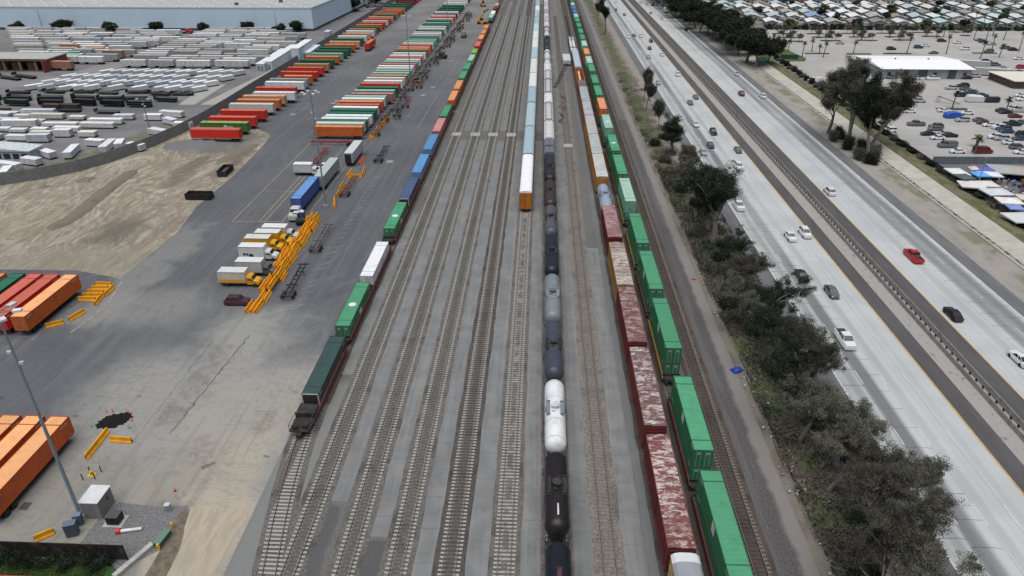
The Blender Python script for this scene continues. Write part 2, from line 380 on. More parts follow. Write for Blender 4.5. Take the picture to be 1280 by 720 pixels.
cr = t.mix(t.ss(n1, .3, .7), (.07, .072, .076), (.23, .232, .235)); cr = t.mix(t.math('MULTIPLY', n2, .3), cr, (.16, .15, .13)); t.bump(n1, .12, .8)
mat_rock = t.done(cr, .95)
struct('rock_bed', MB().sheet([P(*q) for q in [(92,690),(130,640),(150,628),(200,634),(236,632),(232,655),(212,680),(176,700),(150,712)]], .03), mat_rock)
t = NT('lawn_soil'); p, X, Y, Z = t.pos(); n1 = t.noise(p, 2, 5, .7)
struct('lawn', MB().sheet([P(*q) for q in [(-60,703),(60,700),(135,702),(150,716),(140,760),(-60,760)]], .03), t.done(t.mix(n1, (.012, .05, .012), (.03, .085, .02)), .9))

# --- rail yard bed
t = NT('ballast_fines'); p, X, Y, Z = t.pos(); n1 = t.noise(p, 4, 4, .8); n2 = t.noise(p, .08, 4, .6); n3 = t.noise(t.scale(p, (1, .05, 1)), .5, 4, .6)
wob = t.math('MULTIPLY', t.math('SUBTRACT', t.noise(p, .4, 4, .6), .5), 1.5)
c = t.mix(t.ss(n1, .3, .7), (.07, .071, .07), (.17, .17, .165)); c = t.mix(t.math('MULTIPLY', t.ss(n2, .4, .7), .5), c, (.10, .10, .10))
c = t.mix(t.math('MULTIPLY', t.ss(n3, .45, .7), .4), c, (.17, .165, .155))
m = t.box(-26.2, -24.4, 30, 64, .3, wob); c = t.mix(t.math('MULTIPLY', m, .75), c, (.075, .077, .08))
m = t.box(-20, -17.6, 30, 58.5, .2, t.math('MULTIPLY', wob, .2)); c = t.mix(t.math('MULTIPLY', m, .75), c, (.07, .071, .072))
m = t.box(-36, -29, 30, 90, 1.5, wob); c = t.mix(t.math('MULTIPLY', m, .6), c, (.21, .215, .21))
m = t.box(13.5, 20, 30, 300, .4, wob); c = t.mix(t.math('MULTIPLY', m, .75), c, (.15, .16, .165))
m = t.box(27.9, 31.4, 30, 250, .35, wob); c = t.mix(t.math('MULTIPLY', m, .9), c, t.mix(t.ss(n1, .35, .65), (.045, .044, .046), (.105, .102, .102)))
c = t.mix(t.math('MULTIPLY', t.math('MULTIPLY', m, t.ss(n3, .5, .65)), .6), c, (.12, .115, .11))
m = t.box(28, 30.5, 250, 900, .8, wob); c = t.mix(t.math('MULTIPLY', m, .6), c, (.10, .098, .098))
m = t.box(31.2, 33.3, 30, 900, .5, wob); c = t.mix(t.math('MULTIPLY', m, .7), c, (.21, .20, .185))
m = t.box(-1, 1.6, 160, 900, .4, wob); c = t.mix(t.math('MULTIPLY', m, .85), c, (.045, .043, .043))
t.bump(n1, .06, .6)
struct('rail_yard_bed', MB().sheet([(-35.2,34),(33.4,34),(33.4,1000),(-35.5,1000),(-35.6,110)], .016), t.done(c, .95))
# --- concrete strips between the tracks
t = NT('strip_concrete'); p, X, Y, Z = t.pos(); n1 = t.noise(p, .25, 5, .6); n2 = t.noise(p, 4, 4, .7); n3 = t.noise(t.scale(p, (2, .05, 1)), .8, 3)
yw = t.math('ADD', Y, t.math('MULTIPLY', t.math('SUBTRACT', t.noise(p, .8, 4, .7), .5), .7))
xo = t.math('MULTIPLY', t.math('ROUND', t.math('DIVIDE', X, 6.1)), 1.7)
fr = t.math('FRACT', t.math('DIVIDE', t.math('ADD', yw, xo), 5.2)); jo = t.ss(t.math('ABSOLUTE', t.math('SUBTRACT', fr, .5)), .488, .497)
c = t.mix(t.ss(n1, .35, .7), (.145, .15, .15), (.195, .2, .197))
st2 = t.noise(t.scale(p, (1, .3, 1)), .45, 6, .7); c = t.mix(t.math('MULTIPLY', t.ss(st2, .52, .70), .55), c, (.095,.095,.093)); sp2 = t.noise(p, 1.3, 3, .5); c = t.mix(t.math('MULTIPLY', t.ss(sp2, .70, .74), .6), c, (.05,.05,.05)); c = t.mix(t.math('MULTIPLY', n2, .3), c, (.15, .152, .152))
c = t.mix(t.math('MULTIPLY', t.ss(n3, .45, .65), .35), c, (.23, .228, .22))
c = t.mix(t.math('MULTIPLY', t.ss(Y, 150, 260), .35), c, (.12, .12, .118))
c = t.mix(t.math('MULTIPLY', jo, t.ss(n1, .3, .6, .15, .6)), c, (.05, .05, .05))
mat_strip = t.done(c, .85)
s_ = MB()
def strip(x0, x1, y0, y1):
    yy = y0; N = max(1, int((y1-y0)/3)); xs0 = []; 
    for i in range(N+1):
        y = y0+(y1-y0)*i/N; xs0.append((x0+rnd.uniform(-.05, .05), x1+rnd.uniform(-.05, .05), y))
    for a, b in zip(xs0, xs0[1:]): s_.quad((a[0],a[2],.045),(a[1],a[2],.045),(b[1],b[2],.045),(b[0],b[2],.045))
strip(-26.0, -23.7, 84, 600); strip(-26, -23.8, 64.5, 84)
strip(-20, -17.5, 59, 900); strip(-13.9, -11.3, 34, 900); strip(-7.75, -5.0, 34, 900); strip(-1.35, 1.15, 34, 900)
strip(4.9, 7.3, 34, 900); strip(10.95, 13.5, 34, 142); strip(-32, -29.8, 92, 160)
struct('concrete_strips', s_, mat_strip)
# crossing planks of pale concrete in the gauge at the yard crossing
s_ = MB()
for k in 'ABCDE': s_.box(TRK[k]-1.55, TRK[k]+1.55, 227.2, 231, .02, .27)
s_.box(TRK['G']-1.4, TRK['G']+1.4, 216, 219.5, .02, .27)
struct('crossing_panels', s_, paint((.38, .37, .34), .8, .3, name='crossing_concrete'))
struct('yard_crossing', MB().sheet([(-35, 223), (1.2, 223), (1.2, 234), (-35, 234)], .05), paint((.12, .12, .117), .9, .3, name='crossing_asphalt'))

# ---------------------------------------------------------------- railway tracks
t = NT('concrete_tie'); p, X, Y, Z = t.pos(); ge = t.obj()
def tie_mat(name, tie, cover, x_half, amt):
    t = NT(name); p, X, Y, Z = t.pos(); o = t.obj(); ox, oy, oz = t.sep(o)
    n = t.noise(p, .55, 5, .7); n2 = t.noise(p, 6, 3, .7)
    mid = t.ss(t.math('ABSOLUTE', ox), x_half-.25, x_half+.1, 1, 0)
    c = t.mix(t.math('MULTIPLY', n2, .3), tie, rgbmul(tie, .5))
    f = t.math('MULTIPLY', mid, t.ss(t.math('ADD', t.math('MULTIPLY', n, .9), t.math('MULTIPLY', n2, .15)), amt, amt+.12))
    return t.done(t.mix(f, c, cover), .9)
def ballast_mat(name, a, b, d):
    t = NT(name); p, X, Y, Z = t.pos(); n = t.noise(p, 5.5, 5, .8); n2 = t.noise(p, .22, 4, .65)
    c = t.mix(t.ss(n, .32, .68), a, b); c = t.mix(t.math('MULTIPLY', t.ss(n2, .5, .66), .6), c, d); t.bump(n, .08, .9)
    return t.done(c, .95)
MB1 = ballast_mat('grey_ballast', (.05, .048, .045), (.19, .182, .168), (.045, .041, .038))
MB2 = ballast_mat('tan_ballast', (.05, .046, .042), (.29, .265, .24), (.075, .066, .06))
MB3 = ballast_mat('brown_ballast', (.035, .028, .025), (.115, .095, .082), (.03, .025, .022))
MB4 = ballast_mat('oily_ballast', (.028, .026, .025), (.12, .11, .102), (.024, .021, .02))
TIE_C = tie_mat('pale_tie', (.36, .35, .32), (.095, .09, .083), .66, .24)
TIE_M = tie_mat('pale_tie_covered', (.27, .24, .21), (.15, .138, .125), 1.6, .12)
TIE_E = tie_mat('clean_tie', (.36, .35, .32), (.13, .12, .11), .5, .44)
TIE_W = tie_mat('brown_tie', (.19, .17, .148), (.06, .05, .043), .95, .26)
TIE_K = tie_mat('wood_tie', (.05, .042, .037), (.07, .062, .055), .6, .5)
t = NT('rail_steel'); p, X, Y, Z = t.pos(); ng = t.n.new('ShaderNodeNewGeometry'); sx = t.n.new('ShaderNodeSeparateXYZ'); t.L(ng.outputs[1], sx.inputs[0])
M_RAIL = t.done(t.mix(t.ss(sx.outputs[2], .5, .9), (.028, .02, .016), (.17, .155, .14)), .45, .2)
def railpath(xf, y0, y1, step): 
    n = max(1, int((y1-y0)/step)); return [(xf(y0+(y1-y0)*i/n), y0+(y1-y0)*i/n) for i in range(n+1)]
def track(key, xf, x0, y0, y1, bal, tiem, label, ties=.61, bw=1.75, extra=None, ystep=60, ty1=None):
    e = bpy.data.objects.new('railway_track', None); COL.objects.link(e); e.location = (x0, y0, 0)
    tag(e, label, 'railway track', 'tracks of the rail yard')
    g = lambda y: xf(y)-x0
    mb = MB(); pts = railpath(g, 0, y1-y0, ystep if ystep > 20 else ystep)
    pts = [(g(y0+v[1]) if ystep < 20 else g(y0), v[1]) for v in pts]
    n = max(2, int((y1-y0)/2.5)); rr = random.Random(sum(map(ord, key)))
    rows = []
    for i in range(n+1):
        y = (y1-y0)*i/n; x = g(y0+y); a = bw+rr.uniform(-.12, .12); b = bw+rr.uniform(-.12, .12)
        rows.append([(x-a-.25, y, .03), (x-a+.1, y, .085), (x+b-.1, y, .085), (x+b+.25, y, .03)])
    mb.add([v for r in rows for v in r], [(i*4+j, i*4+j+1, (i+1)*4+j+1, (i+1)*4+j) for i in range(n) for j in range(3)])
    ob('ballast', mb.mesh('ballast', bal), e)
    mb = MB(); y = 0; ye = (ty1 or y1)-y0; rr = random.Random(3)
    while y < ye:
        x = g(y0+y); a = rr.uniform(-.02, .02); l = 1.28+rr.uniform(-.03, .03)
        mb.rbox(x, y, l, .125, .03, .135+rr.uniform(-.01, .01), a); y += ties
    o = ob('ties', mb.mesh('ties', tiem), e); o['kind'] = 'stuff'
    for s in (-.7525, .7525):
        mb = MB(); k = max(1, int((y1-y0)/ystep))
        rings = []
        for i in range(k+1):
            y = (y1-y0)*i/k; x = g(y0+y)+s
            rings.append([(x-.07, y, .13), (x+.07, y, .13), (x+.045, y, .30), (x-.045, y, .30)])
        mb.loft(rings); ob('rail', mb.mesh('rail', M_RAIL), e)
    return e
cst = lambda x: (lambda y: x)
LBL = dict(A='leftmost full-length empty track, right beside the single-stack container train', B='empty grey track, second from the left of the full-length tracks',
 C='empty grey track in the middle of the five left of the tank cars', D='empty track with dark oily ballast, two left of the tank car train',
 E='track ending at the orange autorack end, just left of the tank cars', T='track hidden under the long line of tank cars',
 G='empty track with tan brown ballast just right of the tank cars', M='track under the rusty red boxcars', N='track under the double-stacked green containers',
 H='brown empty track along the right of the green containers')
bal = dict(A=MB1, B=MB1, C=MB1, D=MB4, E=MB1, T=MB1, G=MB2, M=MB3, N=MB3, H=MB3)
tie = dict(A=TIE_C, B=TIE_C, C=TIE_C, D=TIE_C, E=TIE_E, T=TIE_C, G=TIE_M, M=TIE_W, N=TIE_W, H=TIE_W)
for k in 'ABCDETGMNH': track(k, cst(TRK[k]), TRK[k], YN, YF, bal[k], tie[k], LBL[k], ty1=520)
XS = -33.55
def spur(y):
    if y >= 84: return XS
    u = (84-y)/46; return XS+u*u*(3-2*u)*0.2+ (1-math.cos(u*math.pi/2))*6.6
track('S', spur, XS, 38, 84, MB1, TIE_C, 'short spur track curving out from under the front well car', ystep=2).location.z = .013
track('S2', cst(XS), XS, 84.2, YF, MB3, TIE_W, 'track under the single-stack container train at the yard edge', ty1=400)
# ================================================================ rolling stock
def wheelset_truck(mb, y, z0=.3):
    for s in (-.75, .75):
        for d in (-.89, .89):
            mb.cyl((s-.06, y+d, z0+.42), (s+.06, y+d, z0+.42), .42, 12)
        mb.box(s*1.35-.09, s*1.35+.09, y-1.25, y+1.25, z0+.38, z0+.66)
    mb.box(-1.0, 1.0, y-.22, y+.22, z0+.4, z0+.75)
def bogie(y):
    m = MB(); wheelset_truck(m, y); return ('bogie', m.mesh('bogie', M_DK))

@cached
def container(L, c, roofc=None, wht=None, H=2.9, W=2.6, detail=1):
    """box container, length L along y, standing on z=0"""
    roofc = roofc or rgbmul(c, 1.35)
    mb = MB(); hw = W/2; hl = L/2; e = .05
    # frame rails and posts
    fr = MB()
    posts = [-hl, hl] + ([-6.1, 6.1] if L > 13 else [])
    for s in (-1, 1):
        fr.box(s*hw-(.0 if s < 0 else .08), s*hw+(.08 if s < 0 else 0), -hl, hl, 0, .16)
        fr.box(s*hw-(.0 if s < 0 else .08), s*hw+(.08 if s < 0 else 0), -hl, hl, H-.12, H)
        for q in posts:
            w_ = .18; y0 = max(-hl, q-w_/2); y1 = min(hl, q+w_/2)
            fr.box(s*hw-(-.003 if s < 0 else .1), s*hw+(.1 if s < 0 else -.003), y0, y1, .16, H-.12)
    for q in posts:
        y0 = max(-hl, q-.09); y1 = min(hl, q+.09)
        fr.box(-hw+.08, hw-.08, y0, y1, H-.11, H+.012); fr.box(-hw+.08, hw-.08, y0, y1, 0, .14)
        for s in (-1, 1): fr.box(s*(hw-.1)-.1, s*(hw-.1)+.1, y0-.02, y1+.02, H-.02, H+.035)
    # corrugated sides
    per = .56 if L > 13 else .45; n = int((L-.2)/per); per = (L-.2)/n
    for s in (-1, 1):
        pts = []
        for i in range(n):
            y = -hl+.1+i*per
            pts += [(y, hw-.02), (y+per*.55, hw-.02), (y+per*.65, hw-.065), (y+per*.9, hw-.065)]
        pts.append((hl-.1, hw-.02))
        for (ya, xa), (yb, xb) in zip(pts, pts[1:]):
            q = [(s*xa, ya, .16), (s*xb, yb, .16), (s*xb, yb, H-.12), (s*xa, ya, H-.12)]
            if s < 0: q = q[::-1]
            mb.quad(*q)
    # front end wall
    mb.box(-hw+.09, hw-.09, hl-.07, hl-.04, .14, H-.11)
    rf = MB(); nr = int(L/ .7); pr = (L-.3)/nr
    for i in range(nr):
        y = -hl+.15+i*pr
        rf.quad((-hw+.08, y, H-.03), (hw-.08, y, H-.03), (hw-.08, y+pr*.7, H-.03), (-hw+.08, y+pr*.7, H-.03))
        rf.quad((-hw+.08, y+pr*.7, H-.03), (hw-.08, y+pr*.7, H-.03), (hw-.08, y+pr*.85, H-.055), (-hw+.08, y+pr*.85, H-.055))
        rf.quad((-hw+.08, y+pr*.85, H-.055), (hw-.08, y+pr*.85, H-.055), (hw-.08, y+pr, H-.03), (-hw+.08, y+pr, H-.03))
    pm = paint(c, .55, .34, name='container_paint'); leaves_ = []
    for s in (-1, 1):
        d = MB(); d.m(0); d.box(min(s*.02, s*(hw-.1)), max(s*.02, s*(hw-.1)), -hl+.02, -hl+.07, .15, H-.12)
        d.m(1)
        for k in (.3, .85): d.cyl((s*k, -hl+.01, .15), (s*k, -hl+.01, H-.15), .03, 6)
        if wht: d.box(s*.6-.22, s*.6+.22, -hl-.012, -hl+.025, H-.75, H-.45)
        leaves_.append(('door', d.mesh('door', [pm, M_GALV if not wht else paint((.30,.34,.32))])))
    parts = [('side_panels', mb.mesh('side_panels', pm)), ('frame', fr.mesh('frame', paint(rgbmul(c, .85), .55, .25, name='frame_paint'))),
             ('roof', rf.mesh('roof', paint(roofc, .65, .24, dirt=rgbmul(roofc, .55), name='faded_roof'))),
             *leaves_]
    if sum(c) < 1.2:      # stencilled identification marks, too small to read from here
        for s in (-1, 1):
            q = MB(); lx = s*hw
            for k in range(7): q.box(lx-.004, lx+.004, hl-1.0-k*.22, hl-.86-k*.22, H-.62, H-.36)
            for k in range(5): q.box(lx-.004, lx+.004, -hl+.6+k*.24, -hl+.76+k*.24, H-.62, H-.38)
            parts.append(('identification_marks', q.mesh('identification_marks', paint((.5,.5,.48), .7, .4), False), None, 'stuff'))
    if wht == 'patch':
        q = MB(); q.cyl((0, -.6, H-.03), (0, -.6, H+.004), .72, 10); parts.append(('roof_patch', q.mesh('roof_patch', paint(WHITE, .6, .1))))
    if wht in ('patch', 'logo'):
        q = MB(); q.box(-hw-.004, -hw+.01, -1.0, .2, 1.2, 2.6); parts.append(('side_marking', q.mesh('side_marking', paint(WHITE, .6, .15))))
        q = MB(); q.box(hw-.01, hw+.004, -1.2, .6, 1.1, 1.9); parts.append(('side_marking', q.mesh('side_marking', paint(WHITE, .6, .15))))
    return parts

@cached
def well_car(L, c):
    """single well of a double-stack car; L = wheelbase-to-wheelbase length"""
    hl = L/2; w = 8.35
    m = MB()
    for s in (-1, 1):
        x = s*1.42
        prof = [(-hl+.6, .95), (-w, .45), (w, .45), (hl-.6, .95), (hl-.6, 1.25), (w+.4, 1.25), (w-.2, 1.45), (-w+.2, 1.45), (-w-.4, 1.25), (-hl+.6, 1.25)]
        m.prism_x(prof, x-.06, x+.06); m.box(x-.13, x+.13, -w+.2, w-.2, 1.45, 1.53)
        for k in range(-5, 6): m.box(x-.11, x+.11, k*1.5-.05, k*1.5+.05, .5, 1.45)
    fl = MB(); fl.box(-.18, .18, -8.1, 8.1, .37, .44)
    for k in range(-4, 5): fl.box(-1.36, 1.36, k*1.95-.14, k*1.95+.14, .36, .45)
    parts = [('side_sill', m.mesh('side_sill', paint(c, .7, .5))), ('floor_beams', fl.mesh('floor_beams', M_DK))]
    for s in (-1, 1):
        q = MB(); a, b = sorted((s*(w+.1), s*(hl-.25))); q.box(-1.3, 1.3, a, b, 1.0, 1.18)
        q.box(-.3, .3, min(s*(hl-.4), s*hl), max(s*(hl-.4), s*hl), .75, 1.0)
        q.box(-1.4, 1.4, s*(w+.15)-.07, s*(w+.15)+.07, .5, 1.65)
        for k in (-1.25, 1.25): q.cyl((k, s*(hl-.4), 1.18), (k, s*(hl-.4), 2.0), .03, 6)
        q.cyl((-1.25, s*(hl-.4), 2.0), (1.25, s*(hl-.4), 2.0), .03, 6)
        parts.append(('end_platform', q.mesh('end_platform', M_DK))); parts.append(bogie(s*(hl-1.1)))
    return parts

@cached
def tank_car(L, c, band=None, patch=None):
    r = 1.5; zc = 2.95; hl = L/2; n = 32; m = MB(); rings = []
    prof = [(-hl, .02), (-hl+.06, .45), (-hl+.2, .85), (-hl+.45, 1.2), (-hl+.8, 1.42), (-hl+1.15, r)]
    prof = prof+[(-hl/2, r), (0, r), (hl/2, r)]+[(-a, b) for a, b in prof[::-1]]
    for y, q in prof: rings.append([(q*math.cos(2*math.pi*i/n), y, zc+q*math.sin(2*math.pi*i/n)) for i in range(n)])
    rings = [r_[::-1] for r_ in rings]
    m.loft(rings)
    bm = paint(c, .32, .3, dirt=rgbmul(c, 1.6) if sum(c) < .3 else (.3, .3, .28), name='tank_paint')
    parts = [('barrel', m.mesh('barrel', bm, True))]
    k = MB()
    for yy in (-hl+1.15, -hl/3, hl/3, hl-1.15):
        k.loft([[((r+.02)*math.cos(2*math.pi*i/n), yy+dy, zc+(r+.02)*math.sin(2*math.pi*i/n)) for i in range(n)][::-1] for dy in (-.04, .04)], cap=False)
    parts.append(('weld_band', k.mesh('weld_band', paint(rgbmul(c, .6), .6, .3), True)))
    d = MB(); d.cyl((0, 0, zc+r-.1), (0, 0, zc+r+.38), .55, 16); d.cyl((0, 0, zc+r+.38), (0, 0, zc+r+.46), .62, 16)
    d.cyl((.25, .95, zc+r-.1), (.25, .95, zc+r+.3), .16, 8); d.cyl((-.25, -1.0, zc+r-.1), (-.25, -1.0, zc+r+.25), .2, 8)
    parts.append(('manway', d.mesh('manway', paint(rgbmul(c, .8) if sum(c) > .4 else (.03, .03, .032), .5, .3), True)))
    wk = MB()
    for s in (-1, 1):
        wk.box(s*1.0-.28, s*1.0+.28, -1.5, 1.5, zc+r-.22, zc+r-.17)
        for yy in (-1.45, 0, 1.45): wk.cyl((s*1.25, yy, zc+r-.2), (s*1.25, yy, zc+r+.75), .03, 5)
        wk.cyl((s*1.25, -1.45, zc+r+.75), (s*1.25, 1.45, zc+r+.75), .03, 5); wk.cyl((s*1.25, -1.45, zc+r+.3), (s*1.25, 1.45, zc+r+.3), .025, 5)
    for yy in (-1.5, 1.5): wk.box(-1.25, 1.25, yy-.15, yy+.15, zc+r-.22, zc+r-.17)
    parts.append(('walkway', wk.mesh('walkway', M_GALV if sum(c) > .25 else M_DK)))
    u = MB()
    for s in (-1, 1):
        a, b = sorted((s*.0, s*(hl+.35))); u.box(-.25, .25, a, b, 1.0, 1.38)
        u.box(-1.45, 1.45, s*(hl-.1)-.3, s*(hl-.1)+.3, 1.22, 1.3)
        for q in (-1.4, 1.4): u.cyl((q, s*(hl-.1), 1.3), (q, s*(hl-.1), 2.3), .03, 5)
        u.cyl((-1.4, s*(hl-.1), 2.3), (1.4, s*(hl-.1), 2.3), .03, 5)
    for s in (-1, 1):
        for q in (-.25, .25): u.cyl((s*1.58, q, .9), (s*1.35, q, zc+r-.2), .03, 5)
        for i in range(8): u.cyl((s*(1.58-.028*i), -.25, 1.0+i*.4), (s*(1.58-.028*i), .25, 1.0+i*.4), .022, 5)
    parts += [('underframe', u.mesh('underframe', M_DK)), bogie(-hl+1.8), bogie(hl-1.8)]
    if patch:
        q = MB(); n2 = 8; a0 = math.pi/2-.09+patch[4]; 
        for i in range(n2):
            a, b = a0+i*patch[3]/n2, a0+(i+1)*patch[3]/n2; rr_ = r+.012
            q.quad((rr_*math.cos(a), patch[1], zc+rr_*math.sin(a)), (rr_*math.cos(b), patch[1], zc+rr_*math.sin(b)), (rr_*math.cos(b), patch[2], zc+rr_*math.sin(b)), (rr_*math.cos(a), patch[2], zc+rr_*math.sin(a)))
        parts.append(('barrel_marking', q.mesh('barrel_marking', paint(patch[0], .5, .35))))
    return parts

@cached
def boxcar(L, c, rc, rust, amt=.5, H=4.85, flat=False, ribs=True):
    hl = L/2-.6; hw = 1.5; z0 = 1.05
    b = MB(); b.box(-hw, hw, -hl, hl, z0, H)
    n = int(2*hl/1.15)
    rb = MB()
    for s in (-1, 1):
        for i in range(n+1):
            y = -hl+.06+i*(2*hl-.12)/n
            if abs(y) < 1.5: continue
            rb.box(min(s*hw, s*(hw+.07)), max(s*hw, s*(hw+.07)), y-.07, y+.07, z0, H-.1)
        rb.box(min(s*hw, s*(hw+.09)), max(s*hw, s*(hw+.09)), -hl, hl, H-.14, H+.0)
        rb.box(min(s*hw, s*(hw+.09)), max(s*hw, s*(hw+.09)), -hl, hl, z0-.1, z0+.1)
    for s in (-1, 1):
        for q in range(6): rb.box(-hw+.1, hw-.1, min(s*hl, s*(hl+.05)), max(s*hl, s*(hl+.05)), z0+.3+q*.6, z0+.45+q*.6)
    drs = []
    for s in (-1, 1):
        d = MB(); drs.append(d); d.box(min(s*(hw+.02), s*(hw+.1)), max(s*(hw+.02), s*(hw+.1)), -1.5, 1.5, z0+.05, H-.2)
        for q in (-1.1, -.35, .35, 1.1): d.box(min(s*(hw+.1), s*(hw+.13)), max(s*(hw+.1), s*(hw+.13)), q-.04, q+.04, z0+.2, H-.35)
    r = MB(); nr = int(2*hl/(1.25 if ribs else 2.2))
    r.prism_y([(-hw, H-.05), (hw, H-.05), (hw, H+.0), (.4, H+.13), (-.4, H+.13), (-hw, H+.0)], -hl, hl)
    for i in range(nr+1):
        y = -hl+.05+i*(2*hl-.1)/nr; r.prism_y([(-hw+.02, H+.0), (hw-.02, H+.0), (hw-.02, H+.06), (.4, H+.19), (-.4, H+.19), (-hw+.02, H+.06)], y-.045, y+.045)
    u = MB(); u.box(-.3, .3, -hl-.6, hl+.6, .75, 1.05); u.box(-1.4, 1.4, -3, 3, .7, 1.0)
    for s in (-1, 1):
        for k in range(8): u.cyl((s*1.5, hl+.04, 1.1+k*.45), (s*1.0, hl+.04, 1.1+k*.45), .025, 5); u.cyl((s*1.5, -hl-.04, 1.1+k*.45), (s*1.0, -hl-.04, 1.1+k*.45), .025, 5)
    pm = paint(c, .65, .5, dirt=rgbmul(c, .4), name='boxcar_paint')
    return [('body', b.mesh('body', pm)), ('ribs', rb.mesh('ribs', paint(rgbmul(c, .85), .7, .5))), *[('door', d.mesh('door', pm)) for d in drs], ('roof', r.mesh('roof', rusty(rc, rust, amt))), ('underframe', u.mesh('underframe', M_DK)), bogie(-hl+1.6), bogie(hl-1.6)]

@cached
def autorack(L, side, roof, endc):
    hl = L/2-.55; hw = 1.5; H = 5.75; z0 = 1.0
    s_ = MB()
    for s in (-1, 1):
        s_.box(min(s*(hw-.06), s*(hw-.02)), max(s*(hw-.06), s*(hw-.02)), -hl+.1, hl-.1, z0, 5.1)
        n = int(2*hl/1.6)
        for i in range(n+1):
            y = -hl+.1+i*(2*hl-.2)/n; s_.box(min(s*(hw-.02), s*(hw+.04)), max(s*(hw-.02), s*(hw+.04)), y-.08, y+.08, z0, 5.15)
        for z in (1.0, 2.4, 3.8, 5.05): s_.box(min(s*(hw-.02), s*(hw+.05)), max(s*(hw-.02), s*(hw+.05)), -hl, hl, z, z+.16)
    r = MB(); prof = [(-hw-.02, 5.15), (hw+.02, 5.15), (hw+.02, 5.3), (1.2, 5.6), (.6, 5.75), (-.6, 5.75), (-1.2, 5.6), (-hw-.02, 5.3)]
    r.prism_y(prof, -hl, hl)
    n = int(2*hl/2.4)
    for i in range(1, n): 
        y = -hl+i*2*hl/n; r.prism_y([(a*1.004, b+.012 if b > 5.2 else b) for a, b in prof], y-.035, y+.035)
    eds = []
    for s in (-1, 1):
        for q in (-1, 1):
            e = MB(); eds.append(e); e.box(min(q*.03, q*(hw-.1)), max(q*.03, q*(hw-.1)), min(s*hl, s*(hl+.06)), max(s*hl, s*(hl+.06)), z0, 5.2)
            for z in (1.6, 2.6, 3.6, 4.6): e.box(min(q*.06, q*(hw-.15)), max(q*.06, q*(hw-.15)), min(s*(hl+.06), s*(hl+.09)), max(s*(hl+.06), s*(hl+.09)), z, z+.12)
    u = MB(); u.box(-1.4, 1.4, -hl, hl, .8, 1.0); u.box(-.3, .3, -hl-.55, hl+.55, .75, 1.0)
    return [('side_screens', s_.mesh('side_screens', paint(side, .6, .4))), ('roof', r.mesh('roof', paint(roof, .5, .15, dirt=rgbmul(roof, .55), name='pale_roof'))),
            *[('end_door', e.mesh('end_door', paint(endc, .6, .4))) for e in eds], ('underframe', u.mesh('underframe', M_DK)), bogie(-hl+2), bogie(hl-2)]

@cached
def hopper(L, c, roofc, frame=False):
    hl = L/2-.6; hw = 1.5; H = 4.35
    b = MB()
    prof = [(-hl, 2.9), (-hl+1.6, 1.9), (-hl+2.2, 1.1), (hl-2.2, 1.1), (hl-1.6, 1.9), (hl, 2.9), (hl, H), (-hl, H)]
    b.prism_x(prof, -hw, hw)
    rb = MB()
    n = int(2*hl/1.2)
    for s in (-1, 1):
        for i in range(n+1):
            y = -hl+.05+i*(2*hl-.1)/n; rb.box(min(s*hw, s*(hw+.06)), max(s*hw, s*(hw+.06)), y-.05, y+.05, 2.9, H)
        rb.box(min(s*hw, s*(hw+.08)), max(s*hw, s*(hw+.08)), -hl, hl, H-.12, H)
    r = MB(); r.prism_y([(-hw, H), (hw, H), (hw*.8, H+.32), (hw*.35, H+.45), (-hw*.35, H+.45), (-hw*.8, H+.32)], -hl, hl)
    h = MB()
    for i in range(6):
        y = -hl+1.4+i*(2*hl-2.8)/5
        if frame: h.box(-.45, .45, y-.9, y+.9, H+.45, H+.56)
        else: h.cyl((0, y, H+.42), (0, y, H+.58), .48, 12)
    wk = MB()
    for s in (-1, 1):
        wk.box(s*.95-.2, s*.95+.2, -hl, hl, H+.52, H+.56)
        for y in (-hl+.1, -hl/2, 0, hl/2, hl-.1): wk.box(s*.95-.03, s*.95+.03, y-.03, y+.03, H+.1, H+.52)
    for y in (-hl+.2, hl-.2): wk.box(-.95, .95, y-.2, y+.2, H+.52, H+.565)
    u = MB(); u.box(-.3, .3, -hl-.6, hl+.6, .75, 1.05)
    for s in (-1, 1):
        a, b2 = sorted((s*(hl-2.2), s*(hl+.2))); u.box(-1.4, 1.4, a, b2, 1.05, 1.12)
        for q in (-1.35, 1.35): u.cyl((q, s*(hl+.1), 1.1), (q, s*(hl-.1), 2.95), .05, 5)
    return [('body', b.mesh('body', paint(c, .6, .4))), ('ribs', rb.mesh('ribs', paint(rgbmul(c, .9), .6, .4))), ('roof', r.mesh('roof', paint(roofc, .6, .3, dirt=rgbmul(roofc, .55)))),
            ('roof_hatches', h.mesh('roof_hatches', paint(rgbmul(roofc, 1.05), .5, .2))), ('walkway', wk.mesh('walkway', paint(rgbmul(roofc, .45 if frame else .9), .6, .3))), ('underframe', u.mesh('underframe', M_DK)), bogie(-hl+1.7), bogie(hl-1.7)]

